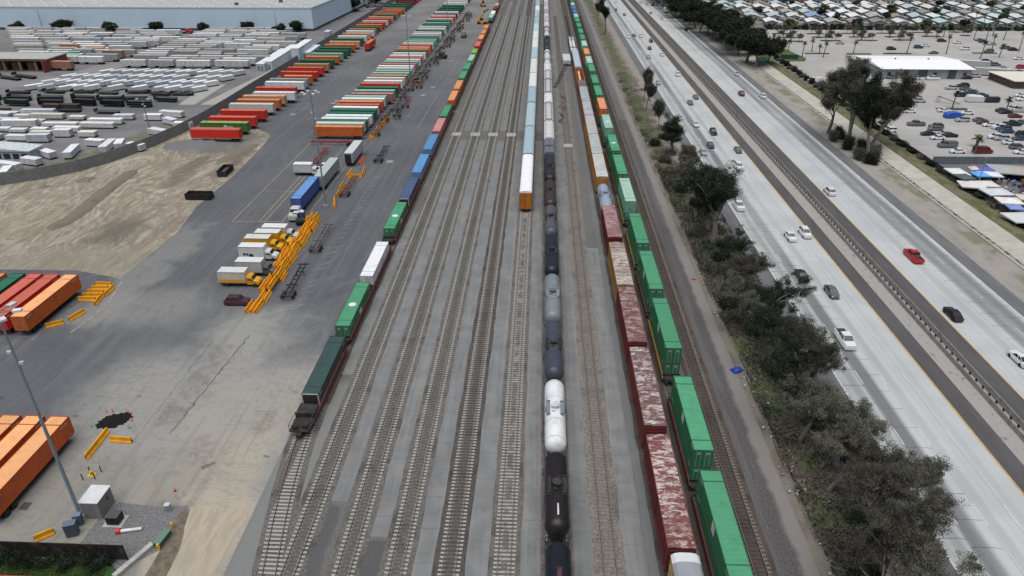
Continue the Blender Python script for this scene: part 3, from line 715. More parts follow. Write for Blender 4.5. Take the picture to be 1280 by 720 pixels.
# --- left train: containers in well cars on the spur
CN = {GREEN:'green', DGREEN:'dark green', ORANGE:'orange', RED:'red', WHITE:'white', SLATE:'dark slate green', NAVY:'navy blue', LBLUE:'bright blue', BLUE:'blue', PINK:'faded pink', LIME:'yellow-green', PGREEN:'pale green', CREAM:'cream', TAN:'tan', GREY:'grey', MAROON:'maroon', PEACH:'peach', YELLOW:'yellow', DARK:'black', SILVER:'silver', BROWN:'brown', BLACK:'black', CONC:'grey'}
XA = -33.65
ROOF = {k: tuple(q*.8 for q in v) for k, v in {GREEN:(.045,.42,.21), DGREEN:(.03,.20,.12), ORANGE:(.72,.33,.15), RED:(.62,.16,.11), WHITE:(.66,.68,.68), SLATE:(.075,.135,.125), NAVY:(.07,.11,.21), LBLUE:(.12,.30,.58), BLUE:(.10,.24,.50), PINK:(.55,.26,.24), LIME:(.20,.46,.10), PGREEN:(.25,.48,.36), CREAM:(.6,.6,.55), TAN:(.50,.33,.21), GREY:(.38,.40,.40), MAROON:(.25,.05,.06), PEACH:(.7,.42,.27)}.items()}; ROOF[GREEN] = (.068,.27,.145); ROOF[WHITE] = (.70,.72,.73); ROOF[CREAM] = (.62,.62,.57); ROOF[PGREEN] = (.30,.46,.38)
listA = [(82.7,98.4,SLATE,0),(101.6,117.8,GREEN,'patch'),(120.1,136.5,WHITE,0),(143.4,159.5,GREEN,'patch'),(161.9,178.1,NAVY,0),(181.4,197.4,LBLUE,0),(202,218.2,LBLUE,0),(221.2,237.4,PINK,0),(239.5,255.7,GREEN,0),(262.3,278.4,ORANGE,0),(281,297.3,ORANGE,0),(300.3,316.5,GREEN,0),(319,335.2,GREEN,0),(339.3,355.5,PGREEN,0),(358.8,371,LIME,0),(378,394,RED,0),(400,416,ORANGE,0),(419,435,ORANGE,0),(438,454.5,ORANGE,0),(484.7,501,PGREEN,0),(503,519,WHITE,0),(528,544,MAROON,0),(548,564,PEACH,0)]
for i, (a, b, c, wh) in enumerate(listA):
    cy = (a+b)/2; L = 16.15 if b-a > 13 else 12.19
    H = 2.9 if i not in (0, 4) else 2.75
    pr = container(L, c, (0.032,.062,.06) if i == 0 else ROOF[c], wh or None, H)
    pr2 = list(pr)
    if i in (0, 4):   # open dark end with white corner posts
        q = MB(); hl = L/2
        for s in (-1, 1): q.box(s*1.22-.08, s*1.22+.08, -hl-.05, -hl+.1, .05, H)
        q.box(-1.3, 1.3, -hl-.05, -hl+.1, H-.08, H+.02); pr2.append(('white_end_frame', q.mesh('white_end_frame', paint((.45,.46,.46), .6, .3))))
        q = MB(); q.box(-1.14, 1.14, -hl-.03, -hl+.02, .1, H-.09); pr2.append(('end_panel', q.mesh('end_panel', M_DK)))
    inst(pr2, 'shipping_container', f'{CN[c]} container on the yard-edge train, {nth(i+1)} from its front', 'container', XA, cy, .5, 0, 'containers on the left train')
    dn = listA[i-1][1] if i else a-6.6; up = listA[i+1][0] if i < len(listA)-1 else b+3
    yc = cy; Lc = 21.5 if i == 0 else 19.0 if (up-dn) < 22 else 20.4
    inst(well_car(Lc, (.13, .04, .035)), 'well_car', f'rust-brown well car under the {nth(i+1)} container of the yard-edge train', 'well car', XA, yc-(2.2 if i == 0 else 0), 0, 0, 'well cars of the left train')
# front platform end of the leading car
q = MB(); q.box(-1.45, 1.45, -1.6, 1.6, 1.2, 1.34); q.box(-1.4, 1.4, 1.7, 3.9, .9, 2.0); q.box(-1.45, 1.45, 1.5, 1.7, .5, 2.15)
for s in (-1.4, 1.4):
    q.cyl((s, -1.5, 1.3), (s, -1.5, 2.3), .04, 6); q.cyl((s, 1.5, 1.3), (s, 1.5, 2.3), .04, 6); q.cyl((s, -1.5, 2.3), (s, 1.5, 2.3), .04, 6)
q.cyl((-1.4, -1.5, 2.3), (1.4, -1.5, 2.3), .04, 6); q.box(-.35, .35, -2.2, -1.5, .7, 1.1)
q.cyl((-1.0, -1.2, 1.9), (-.2, -1.2, 1.9), .28, 10); q.box(.3, 1.0, -1.0, 0, 1.34, 1.8)
single('end_of_train_platform', q, M_DK, 'black end platform with handrails on the front of the leading well car', 'platform', None, XA, 77.9, 0)

# --- double stack train (green)
listN = [(27.0,43.2,GREEN,'logo'),(49.4,65.6,GREEN,'logo'),(69.0,85.3,GREEN,'logo'),(92.5,108.8,GREEN,'logo'),(111.9,128.2,GREEN,'logo'),(131.7,147.8,GREEN,0),(155,171.2,PGREEN,0),(174.2,190.3,GREEN,0),(194,210.2,GREEN,'patch'),(217.2,233.5,PGREEN,'patch'),(240.8,257,ORANGE,0),(260.5,276.8,GREEN,0),(280.5,296.8,GREEN,0),(303.3,319,GREEN,0),(321,337,PGREEN,'patch'),(342,358,ORANGE,0),(364,380,PGREEN,'patch'),(383.5,400,GREEN,0),(405,421,GREEN,0),(427,443,GREEN,0),(448.4,464.5,GREEN,0),(468,484,PGREEN,'patch'),(488.3,504.4,BLUE,0),(508,524,BLUE,0),(528,544,PGREEN,'patch'),(548,564,DGREEN,0),(569,585,DGREEN,0),(590,606,DGREEN,0)]
XN = TRK['N']
for i, (a, b, c, wh) in enumerate(listN):
    cy = (a+b)/2
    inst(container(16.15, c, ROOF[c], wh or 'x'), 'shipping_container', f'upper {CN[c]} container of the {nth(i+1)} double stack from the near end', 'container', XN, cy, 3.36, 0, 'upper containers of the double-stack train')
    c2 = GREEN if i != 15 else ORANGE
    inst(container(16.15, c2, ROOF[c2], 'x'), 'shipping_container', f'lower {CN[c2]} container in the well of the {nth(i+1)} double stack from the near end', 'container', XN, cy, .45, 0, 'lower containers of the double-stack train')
    inst(well_car(19.6, (.30, .16, .05) if i in (5, 6, 3) else (.12, .035, .03)), 'well_car', f'well car under the {nth(i+1)} double stack from the near end', 'well car', XN, cy, 0, 0, 'well cars of the double-stack train')

# --- tank car train
TL = [(38.5,56.3,(.013,.014,.020),((.06,.014,.018),-1,4.5,.35,-.15)),(57.4,71.2,(.016,.014,.015),((.6,.6,.62),-5,-3.2,.12,-.02)),(71.9,87.2,WHITE,None),(88.2,104.2,(.05,.06,.078),None),(105.2,122.0,(.16,.19,.21),None),(123,140.6,(.018,.02,.03),None),(141.8,158,(.075,.08,.095),None),(159,175.8,(.04,.03,.03),None),(177,194.6,(.022,.023,.03),None)]
TN = ['navy black tank car with a faded red patch, nearest in the train','black tank car with a small white mark, just before the white one','clean white tank car among the black ones','blue-grey tank car directly behind the white one','pale steel-grey tank car, second behind the white one','navy black tank car just behind the pale steel-grey one','dark grey tank car between the navy and the brown-black one','brown-black tank car with its manway in a dark frame','black tank car just in front of the short grey hoppers']
XT = TRK['T']
for (a, b, c, pt), lb in zip(TL, TN):
    inst(tank_car(round(b-a-.5, 1), c, None, pt), 'tank_car', lb, 'tank car', XT, (a+b)/2, 0, 0, 'cars of the tank car train')
HL = [(195.8,202.4,(.10,.11,.13),0,'short grey'),(202.8,209.3,(.10,.11,.13),0,'short grey'),(210,231,(.50,.50,.50),0,'white round-hatched'),(231.6,254.3,(.45,.46,.47),1,'white trough-hatched'),(255,270.5,(.55,.55,.56),0,'white round-hatched'),(271,294,(.42,.43,.44),1,'grey framed'),(295,311,(.45,.46,.47),1,'grey framed'),(311.5,328.5,(.55,.55,.56),0,'white round-hatched')]
for i, (a, b, c, fr, nm) in enumerate(HL):
    if i < 2: inst(hopper(round(b-a, 1)+.6, c, (.16, .17, .20)), 'hopper_car', f'short grey hopper car between black tank cars and white hoppers, {"nearer" if i == 0 else "farther"} one', 'hopper car', XT, (a+b)/2, 0, 0, 'cars of the tank car train')
    else: inst(hopper(round(b-a, 1), c, rgbmul(c, 1.15), bool(fr)), 'hopper_car', f'{nm} covered hopper, {nth(i-1)} of the pale hoppers behind the tank cars', 'hopper car', XT, (a+b)/2, 0, 0, 'cars of the tank car train')
fart = [(330,347.5,WHITE),(348.5,366,WHITE),(371,390,(.03,.035,.05)),(391,410,(.03,.035,.05)),(411.5,437,WHITE)]
for i, (a, b, c) in enumerate(fart):
    inst(tank_car(round(b-a-.6, 1), c), 'tank_car', f'{"white" if sum(c)>1 else "black"} tank car beyond the pale hoppers, {nth(i+1)} of those far tank cars', 'tank car', XT, (a+b)/2, 0, 0, 'cars of the tank car train')
y = 440
for i in range(9):
    L = 18.5 if i < 5 else 20; cc = [(.5,.5,.5),(.42,.40,.41),(.5,.5,.52),(.34,.31,.32)][i % 4]
    inst(hopper(L, cc, rgbmul(cc, 1.1)), 'hopper_car', f'pale hopper beyond the far white tank cars, {nth(i+1)} from them', 'hopper car', XT, y+L/2, 0, 0, 'cars of the tank car train'); y += L+.6

# --- autorack train
PB = (.33, .44, .49); PW = (.60, .63, .63); PB2 = (.40, .52, .56)
AL = [(161.6,191.9,(.72,.74,.76)),(191.9,220.6,PB),(220.6,251.6,PB2),(251.8,276.4,PB),(276.5,302.5,PW),(302.6,334.2,PW),(334.4,361.3,PB),(361.5,389,PW),(389.3,417.5,PW),(418,446,PB2),(446.5,474,PB),(474.5,502,PB2),(502.5,530,PW),(530.5,558,PB),(558.5,586,PB)]
for i, (a, b, c) in enumerate(AL):
    L = b-a; nm = 'white-roofed' if c in (PW, (.72,.74,.76)) else 'pale blue roofed'
    inst(autorack(round(L, 1), (.50, .17, .02) if i in (0, 4) else (.34, .33, .30), c, (.52, .17, .015)), 'autorack_car', f'{nm} autorack car{" with orange end doors facing the empty track" if i == 0 else ", "+nth(i+1)+" from the train front with orange doors"}', 'autorack', TRK['E'], (a+b)/2, 0, 0, 'autorack train')

# --- boxcar train
XM = TRK['M']
BR = (.15, .016, .02)
q = MB(); q.prism_y([(-1.52, 5.15), (1.52, 5.15), (1.53, 5.31), (1.21, 5.62), (.6, 5.775), (-.6, 5.775), (-1.21, 5.62), (-1.53, 5.31)], 8.3, 9.5)
inst(list(autorack(20, (.50, .33, .15), (.27, .28, .31), (.5, .33, .15)))+[('white_roof_end', q.mesh('white_roof_end', paint(WHITE, .6, .1)))], 'autorack_car', 'grey-roofed car with a rounded white roof end and tan ladders, bottom edge', 'autorack', XM, 43.7, 0, 0, 'cars of the boxcar train')
BX = [(54.4,73.6,BR,(.50,.43,.40),(.15,.055,.052),.56,'red boxcar with mostly white peeling roof, nearest boxcar'),(75.2,94.8,(.17,.03,.028),(.50,.46,.44),(.135,.075,.068),.57,'rusty red-brown boxcar with streaked roof and white roof end, second nearest'),(96.1,115.1,BR,(.33,.27,.26),(.14,.06,.056),.56,'maroon boxcar with ribbed brown roof just in front of the tan one'),(115.7,134.9,(.34,.21,.06),(.44,.40,.36),(.17,.115,.10),.50,'tan-yellow boxcar with banded cream and brown roof'),(137.3,155.8,BR,(.36,.24,.24),(.17,.07,.07),.50,'red boxcar with evenly ribbed pink roof behind the tan one')]
for a, b, c, rc, ru, am, lb in BX:
    inst(boxcar(round(b-a, 1)+.9, c, rc, ru, am), 'boxcar', lb, 'boxcar', XM, (a+b)/2, 0, 0, 'cars of the boxcar train')
inst(tank_car(15.5, (.27, .34, .42)), 'tank_car', 'lone pale blue-grey tank car between a red boxcar and the orange-sided cars', 'tank car', XM, 165, 0, 0, 'cars of the boxcar train')
OS = (.46, .24, .07); GR = (.42, .44, .44)
for i, (a, b, rc) in enumerate([(174.8,194.1,(.50,.52,.50)),(194.1,214.1,GR),(214.3,236.7,(.45,.45,.44)),(236.9,256.4,(.42,.44,.46)),(256.6,278.9,(.38,.42,.46))]):
    inst(boxcar(round(b-a, 1)+.8, OS if i < 3 else (.30, .16, .08), rc, rgbmul(rc, .7), .5, 5.1, ribs=True), 'hi_cube_boxcar', f'orange-sided car with pale ribbed roof, {nth(i+1)} behind the lone tank car', 'boxcar', XM, (a+b)/2, 0, 0, 'cars of the boxcar train')
inst(boxcar(14, (.16, .10, .07), (.20, .17, .165), (.13, .10, .10), .5, 4.9), 'boxcar', 'short dull brown boxcar between the pale roofs and the open orange car', 'boxcar', XM, 285.5, 0, 0, 'cars of the boxcar train')
@cached
def gondola(L, c):
    hl = L/2-.5; b = MB()
    for s in (-1, 1):
        b.box(s*1.5-.06, s*1.5+.06, -hl, hl, 1.05, 4.6); b.box(-1.44, 1.44, s*hl-.06, s*hl+.06, 1.05, 4.6)
        for k in range(-7, 8): b.box(s*1.5-.12, s*1.5+.12, k*hl/7.5-.06, k*hl/7.5+.06, 1.05, 4.6)
    f = MB(); f.box(-1.44, 1.44, -hl+.06, hl-.06, 1.0, 1.15)
    st = MB(); st.box(-.5, .3, -hl+1, hl-1, 3.2, 3.6)
    u = MB(); u.box(-.3, .3, -hl-.5, hl+.5, .75, 1)
    return [('side_walls', b.mesh('side_walls', paint(c, .6, .4))), ('floor', f.mesh('floor', paint(rgbmul(c, .5), .8, .5))), ('load', st.mesh('load', paint((.6, .45, .28), .8, .3))), ('underframe', u.mesh('underframe', M_DK)), bogie(-hl+1.6), bogie(hl-1.6)]
inst(gondola(26, (.45, .15, .04)), 'gondola_car', 'open orange car with a beige beam lying along its inside', 'gondola', XM, 305, 0, 0, 'cars of the boxcar train')
inst(autorack(46, (.20, .12, .08), (.35, .42, .47), (.3, .3, .3)), 'long_car', 'very long car with a smooth pale blue-grey roof beyond the open orange car', 'rail car', XM, 342, -.8, 0, 'cars of the boxcar train')
@cached
def tube_car(L):
    u = MB(); u.box(-1.5, 1.5, -L/2, L/2, .9, 1.15); p = []
    for s in (-.8, .8):
        q = MB(); q.cyl((s, -L/2+1, 2.0), (s, L/2-1, 2.0), .7, 16); p.append(('white_tube', q.mesh('white_tube', paint(WHITE, .5, .15), True)))
    for y in (-L/4, L/4, L/2-5): u.box(-1.55, 1.55, y-.6, y+.6, 1.1, 2.75)
    return [('deck', u.mesh('deck', M_DK)), bogie(-L/2+2), bogie(L/2-2)]+p
inst(tube_car(46), 'flat_car', 'flat car loaded with two long white tubes strapped side by side', 'flat car', XM, 393, 0, 0, 'cars of the boxcar train')
# ================================================================ yard: trailers, trucks, barriers, poles
@cached
def chassis(L=14.5, c=(.05, .02, .02), front=True):
    f = MB()
    for s in (-.5, .5): f.box(s-.07, s+.07, -L/2, L/2, .95, 1.25)
    n = int(L/1.6)
    for i in range(n+1): y = -L/2+.1+i*(L-.2)/n; f.box(-.5, .5, y-.05, y+.05, 1.0, 1.2)
    for y in (-L/2+.1, L/2-.1, -L/6): f.box(-1.2, 1.2, y-.1, y+.1, 1.0, 1.25)
    for s in (-.75, .75): f.box(s-.06, s+.06, L/2-3.3, L/2-3.1, 0.02, 1.0)
    w = []
    for y in (-L/2+1.2, -L/2+2.5):
        for s in (-1.0, 1.0):
            q = MB(); q.cyl((s-.25, y, .5), (s+.25, y, .5), .5, 14); q.cyl((s*1.27-.01, y, .5), (s*1.27+.01, y, .5), .2, 8)
            w.append(('wheel', q.mesh('wheel', M_RUB)))
    m = MB(); m.box(-1.2, 1.2, -L/2-.02, -L/2+.06, .55, .7)
    return [('frame', f.mesh('frame', paint(c, .7, .4))), ('bumper', m.mesh('bumper', M_STEEL))]+w
@cached
def trailer(c, rc, L=16.15, mark=False):
    """container body on its running gear, nose at +y, doors at -y"""
    body = [(x[0], x[1]) for x in container(L, c, rc, None) if x[0] != 'identification_marks']
    out = []
    for n, m in body:
        k = m.copy(); k.transform(Matrix.Translation((0, 0, 1.2))); out.append((n, k))
    ch = chassis(L-1, (.04, .03, .03)); return out+ch
@cached
def van_trailer(c, rc, L=16.15):
    b = MB(); b.box(-1.3, 1.3, -L/2, L/2, 1.2, 4.08)
    r = MB(); r.box(-1.27, 1.27, -L/2+.03, L/2-.03, 4.06, 4.11)
    dl = [MB().box(min(s*.02, s*1.25), max(s*.02, s*1.25), -L/2-.03, -L/2, 1.25, 4.0) for s in (-1, 1)]
    t = MB()
    for s in (-1, 1):
        t.box(min(s*1.3, s*1.312), max(s*1.3, s*1.312), -L/2, L/2, 3.98, 4.1); t.box(min(s*1.3, s*1.312), max(s*1.3, s*1.312), -L/2, L/2, 1.2, 1.36)
    for k in (-1, 1): t.box(-1.31, 1.31, k*(L/2-.03)-.04, k*(L/2-.03)+.04, 3.98, 4.13)
    return [('body', b.mesh('body', paint(c, .5, .15))), ('roof', r.mesh('roof', paint(rc, .5, .1))), *[('door', d.mesh('door', paint(rgbmul(c, .9), .5, .2))) for d in dl], ('trim', t.mesh('trim', M_GALV))]+chassis(L-1, (.04, .03, .03))

# row 1 (left): noses to the wall, doors to the aisle
R1 = [(163,RED),(154.5,(.06,.17,.03)),(147.5,RED),(139,RED),(131,CREAM),(125.5,ORANGE),(120.5,PEACH),(116,WHITE),(110,RED),(103,WHITE),(99,GREY),(95,ORANGE),(90,RED),(84.5,RED),(80,TAN),(75,DGREEN),(70.5,ORANGE),(66.5,PGREEN),(62.7,DGREEN),(59.2,DGREEN),(55.5,ORANGE),(51.5,PEACH),(48,DGREEN),(44.7,WHITE),(41.3,PEACH),(38.3,WHITE),(35.6,TAN),(33.1,DGREEN),(30.2,ORANGE),(27.8,RED),(25.3,CREAM),(22.8,RED),(20.5,PEACH),(18.2,DGREEN),(16,TAN),(14,RED),(12,ORANGE),(9.5,TAN),(6.5,DGREEN),(4,DGREEN),(1.5,MAROON),(-1,MAROON),(-3.5,RED),(-6,MAROON)]
ROOF[(.06,.17,.03)] = (.26,.36,.13); CN[(.06,.17,.03)] = 'olive green'
def xr(x0): return x0
for i, (py, c) in enumerate(R1):
    _, yy = P(350, py, 4.1); yy += 1.3
    L = 16.15 if rnd.random() > .1 or i < 4 else 12.19
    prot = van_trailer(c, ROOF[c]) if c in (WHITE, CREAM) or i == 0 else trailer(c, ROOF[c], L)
    e = inst(prot, 'semi_trailer', f'{CN[c]} trailer in the wall-side row, {nth(i+1)} from its near end', 'trailer', -97.2-L/2+rnd.uniform(-.25, .25), yy, 0, R(90)+rnd.uniform(-.008, .008), 'trailers in the wall-side row')
q = MB()
# emblem on the olive trailer
_, yy = P(350, 154.5, 4.1)
m = MB(); m.cyl((-104.8, yy-.03, 2.8), (-104.8, yy-.0, 2.8), .65, 16); m.box(-103.8, -103.3, yy-.03, yy, 2.2, 3.1); m.box(-103.1, -102.4, yy-.03, yy, 2.3, 3.0)
o = ob('side_emblem', m.mesh('side_emblem', paint(WHITE)));
for e in COL.objects:
    if e.get('label', '').startswith('olive green trailer'): o.parent = e; o.matrix_parent_inverse = (Matrix.Translation(e.location) @ Matrix.Rotation(e.rotation_euler.z, 4, 'Z')).inverted()
# row 2 (centre)
R2 = [(159,ORANGE),(154.5,CREAM),(151.5,DGREEN),(148.5,WHITE),(145,WHITE),(141.6,DGREEN),(137.8,DGREEN),(134.5,WHITE),(131,RED),(127,ORANGE),(123.5,WHITE),(120.5,PGREEN),(117,PINK),(113,PGREEN),(109,DGREEN),(104.5,RED),(101,WHITE),(97.3,CREAM),(94,TAN),(91,PGREEN),(88.3,PGREEN),(85,CREAM),(82.3,WHITE),(79.5,PINK),(76.5,PGREEN),(74,WHITE),(71.5,RED),(69,CREAM),(66,WHITE),(63.5,DGREEN),(61,ORANGE),(58.5,PEACH),(56,RED),(53.6,WHITE),(51,PGREEN),(48.6,PGREEN),(46.6,DGREEN),(44,GREY),(41.8,WHITE),(39.7,CREAM),(37.4,DGREEN),(35,WHITE),(32.5,CREAM),(30,DGREEN),(27.5,PGREEN),(25,DGREEN),(22.6,CREAM),(20.5,RED),(18.5,WHITE),(16.5,MAROON),(14,WHITE),(11.5,DGREEN),(8.8,DGREEN),(6,DGREEN),(3,WHITE),(0,WHITE),(-3,DGREEN),(-6,PEACH)]
for i, (py, c) in enumerate(R2):
    _, yy = P(420, py, 4.1); yy += 1.3
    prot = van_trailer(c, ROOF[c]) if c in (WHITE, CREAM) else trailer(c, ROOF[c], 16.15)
    inst(prot, 'semi_trailer', f'{CN[c]} trailer in the long centre row, {nth(i+1)} from its near end', 'trailer', -66.3+rnd.uniform(-.3, .3)+(1.2 if py < 120 else 0), yy, 0, R(90)+rnd.uniform(-.008, .008), 'trailers in the centre row')
inst(trailer(RED, ROOF[RED]), 'semi_trailer', 'lone red trailer standing out in the aisle, pointing away from the wall-side row', 'trailer', -91.8, 387, 0, 0)
inst(chassis(14.5, (.30, .03, .05)), 'chassis_trailer', 'empty red chassis parked crosswise below the nearest orange trailer of the centre row', 'chassis', -66, 216, 0, R(90), 'empty chassis')

# near-left containers on chassis
for i, (x, c, lb) in enumerate([(-91.2,ORANGE,'big orange container nearest the yellow barriers at the left edge'),(-94.9,RED,'red container directly left of the big orange one'),(-98.3,RED,'red container between the green and another red one at the left edge'),(-101.8,DGREEN,'green container left of the two red ones at the left edge'),(-105.6,ORANGE,'orange container behind the green one, cut by the left edge')]):
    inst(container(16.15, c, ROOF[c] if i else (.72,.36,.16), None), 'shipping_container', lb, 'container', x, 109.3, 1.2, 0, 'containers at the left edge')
    inst(chassis(15.3, (.03, .03, .03)), 'chassis_trailer', 'black chassis under the '+lb.replace(' at the left edge', ''), 'chassis', x, 109.3, 0, 0, 'loaded chassis at the left edge')
for i, (x, lb) in enumerate([(-67.05,'orange container nearest the light pole, lower left'),(-70.6,'orange container second from the light pole, lower left'),(-74.0,'orange container third from the light pole, lower left'),(-77.5,'orange container fourth from the light pole, at the left edge')]):
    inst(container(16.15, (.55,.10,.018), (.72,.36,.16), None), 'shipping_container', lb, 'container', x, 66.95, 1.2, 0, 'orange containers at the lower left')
    inst(chassis(15.3, (.03, .03, .03)), 'chassis_trailer', 'black chassis under the '+lb.split(',')[0], 'chassis', x, 66.95, 0, 0, 'loaded chassis at the lower left')

# ------ barriers
@cached
def barrier(L, c):
    m = MB(); m.prism_y([(-.30, .02), (.30, .02), (.30, .18), (.14, .42), (.09, .95), (-.09, .95), (-.14, .42), (-.30, .18)], -L/2, L/2)
    b = MB()
    for s in (-1, 1): b.box(-.05, .05, s*(L/2)-.08, s*(L/2)+.08, .3, .7)
    return [('body', m.mesh('body', paint(c, .7, .35, dirt=(.25, .14, .03)))), ('end_loop', b.mesh('end_loop', M_STEEL))]
YB = (.78, .34, .01)
a0 = Vector((-53.4, 110.5)); a1 = Vector((-54.9, 156.0))
def stack_line():
    k = 0
    for row in range(4):
        n = 11
        for i in range(n):
            u = (i+.5)/n
            if row == 0 and i in (0, 1): continue
            if row == 3 and i in (1, 2): continue
            q = a0.lerp(a1, u); x = q.x+(row-1.5)*.95+rnd.uniform(-.12, .12)+math.sin(u*9)*.25+(.2 if i % 2 else -.2)+(-.6 if i == 0 else 0)
            for lev in (0, 1) if row in (1, 2) and 1 < i < 11 else (0,):
                k += 1
                inst(barrier(4.0, YB), 'road_barrier', f'{"upper" if lev else "ground-level"} yellow barrier, {nth(i+1)} from the near end, {["leftmost","second","third","rightmost"][row]} line of the long stack', 'barrier', x+(.45 if lev else 0), q.y, .94*lev, R(1.9)+rnd.uniform(-.03, .03), 'yellow barriers stacked in lines')
stack_line()
def bar2(px1, py1, px2, py2, lb, c=YB, z=.5, g='loose yellow barriers'):
    ax, ay = P(px1, py1, z); bx, by = P(px2, py2, z); L = math.hypot(bx-ax, by-ay)
    inst(barrier(round(L, 1), c), 'road_barrier', lb, 'barrier', (ax+bx)/2, (ay+by)/2, 0, math.atan2(by-ay, bx-ax)-math.pi/2, g)
bar2(57,407, 79,402, 'single yellow barrier nearest the orange container, on the pavement')
bar2(86,399, 105,388, 'single yellow barrier between the lone one and the stacked pallets')
bar2(118,380, 128,368, 'yellow barrier leaning along the near right side of the crosswise stack')
bar2(131,368, 142,357, 'yellow barrier along the far right side of the crosswise stack')
for i in range(5):
    bar2(98+i*5.5, 373-i*4.6, 119+i*5.2, 373.5-i*4.6, f'yellow barrier lying crosswise beside the orange container, {nth(i+1)} from the near end')
bar2(107,571, 134,537, 'long yellow barrier standing at an angle before the black pit')
bar2(138,548, 164,550, 'orange barrier lying crosswise just right of the angled one')
bar2(43,673, 67,663, 'yellow barrier above the black screen fence, bottom left')
for i in range(6):
    for r2 in range(2):
        bar2(462+i*4+r2*3, 173-i*5, 464.5+i*4+r2*3, 168.5-i*5, f'small yellow barrier, {"left" if r2==0 else "right"} of the {nth(i+1)} pair beside the centre row', g='yellow barriers beside the centre row')
for k, (a, b) in enumerate([((449,205),(455,196)),((433,221),(440,212)),((424,236),(430,228)),((420,245),(425,238)),((418,259),(418,247)),((436,220),(452,219)),((453,219),(456,209))]):
    bar2(*a, *b, f'{"yellow" if k else "orange-red"} barrier by the grey trailers, {nth(k+1)} from the far end', (.75,.30,.01) if k else (.75,.12,.02), g='yellow barriers around the grey trailers')

# ------ chassis around the yard
for k, (x, y, c, a, lb) in enumerate([(-48.9,122.5,(.03,.03,.035),3,'black empty chassis right beside the near end of the yellow barrier stack'),(-49.5,143.5,(.16,.14,.13),2,'bare grey-brown chassis beside the far end of the yellow barrier stack'),(-51.4,177.0,(.22,.05,.045),1,'red-brown empty chassis beyond the tall light pole'),(-48.2,205,(.04,.04,.045),0,'black empty chassis nearest the container train, across from the grey trailers'),(-66.4,202,(.30,.04,.05),0,'red empty chassis behind the white box truck')]):
    inst(chassis(14 if k != 4 else 15, c), 'chassis_trailer', lb, 'chassis', x, y, 0, R(a), 'empty chassis')
yy = 232
cc = [(.10,.09,.07),(.05,.05,.055),(.12,.10,.05),(.035,.035,.04),(.16,.05,.05),(.06,.055,.05)]
for k in range(19):
    for r2 in range(2):
        if r2 and k % 3 == 0: continue
        inst(chassis(14, cc[(k+r2*2) % 6]), 'chassis_trailer', f'empty chassis beside the centre row, {nth(k+1)} from the near end in the {"left" if not r2 else "right"} file', 'chassis', -54.6+r2*3.0+rnd.uniform(-.3,.3)+k*.12, yy+k*16.2+r2*5, 0.02+.6*(k % 2), R(rnd.uniform(-3, 3)), 'empty chassis beside the centre row')

# ------ boxes: grey and blue trailers near the pole
inst(van_trailer((.42,.44,.44),(.50,.53,.53), 13), 'semi_trailer', 'pale grey trailer with its dark rear door open, nearest the orange trailer row', 'trailer', -55.8, 201.5, 0, 0)
q = MB(); q.box(-56.9, -55.0, 194.9, 195.0, 1.3, 3.8); o = ob('open_doorway', q.mesh('open_doorway', M_DK))
for e in COL.objects:
    if e.get('label', '').startswith('pale grey trailer with its dark'): o.parent = e; o.matrix_parent_inverse = Matrix.Translation(e.location).inverted()
inst(van_trailer((.30,.34,.34),(.42,.50,.47), 16), 'semi_trailer', 'grey trailer with a pale green-grey roof right behind the tall light pole', 'trailer', -58.8, 183, 0, R(0))
inst(trailer((.05,.12,.42), (.14,.30,.60), 16.15), 'semi_trailer', 'bright blue container trailer just left of the tall light pole', 'trailer', -60.0, 167, 0, 0)
m = MB()
for k, w_ in enumerate((1.4, .5, .9, 1.6, .6)): m.box(-1.335, -1.32, -4+k*1.7-w_/2*0, -4+k*1.7+1.1, 2.3, 3.0)
m2 = MB()
for k in range(4): m2.box(1.315, 1.33, -5+k*2.2, -5+k*2.2+1.4, 2.4, 3.2)
@cached
def wagon_wheel(): pass

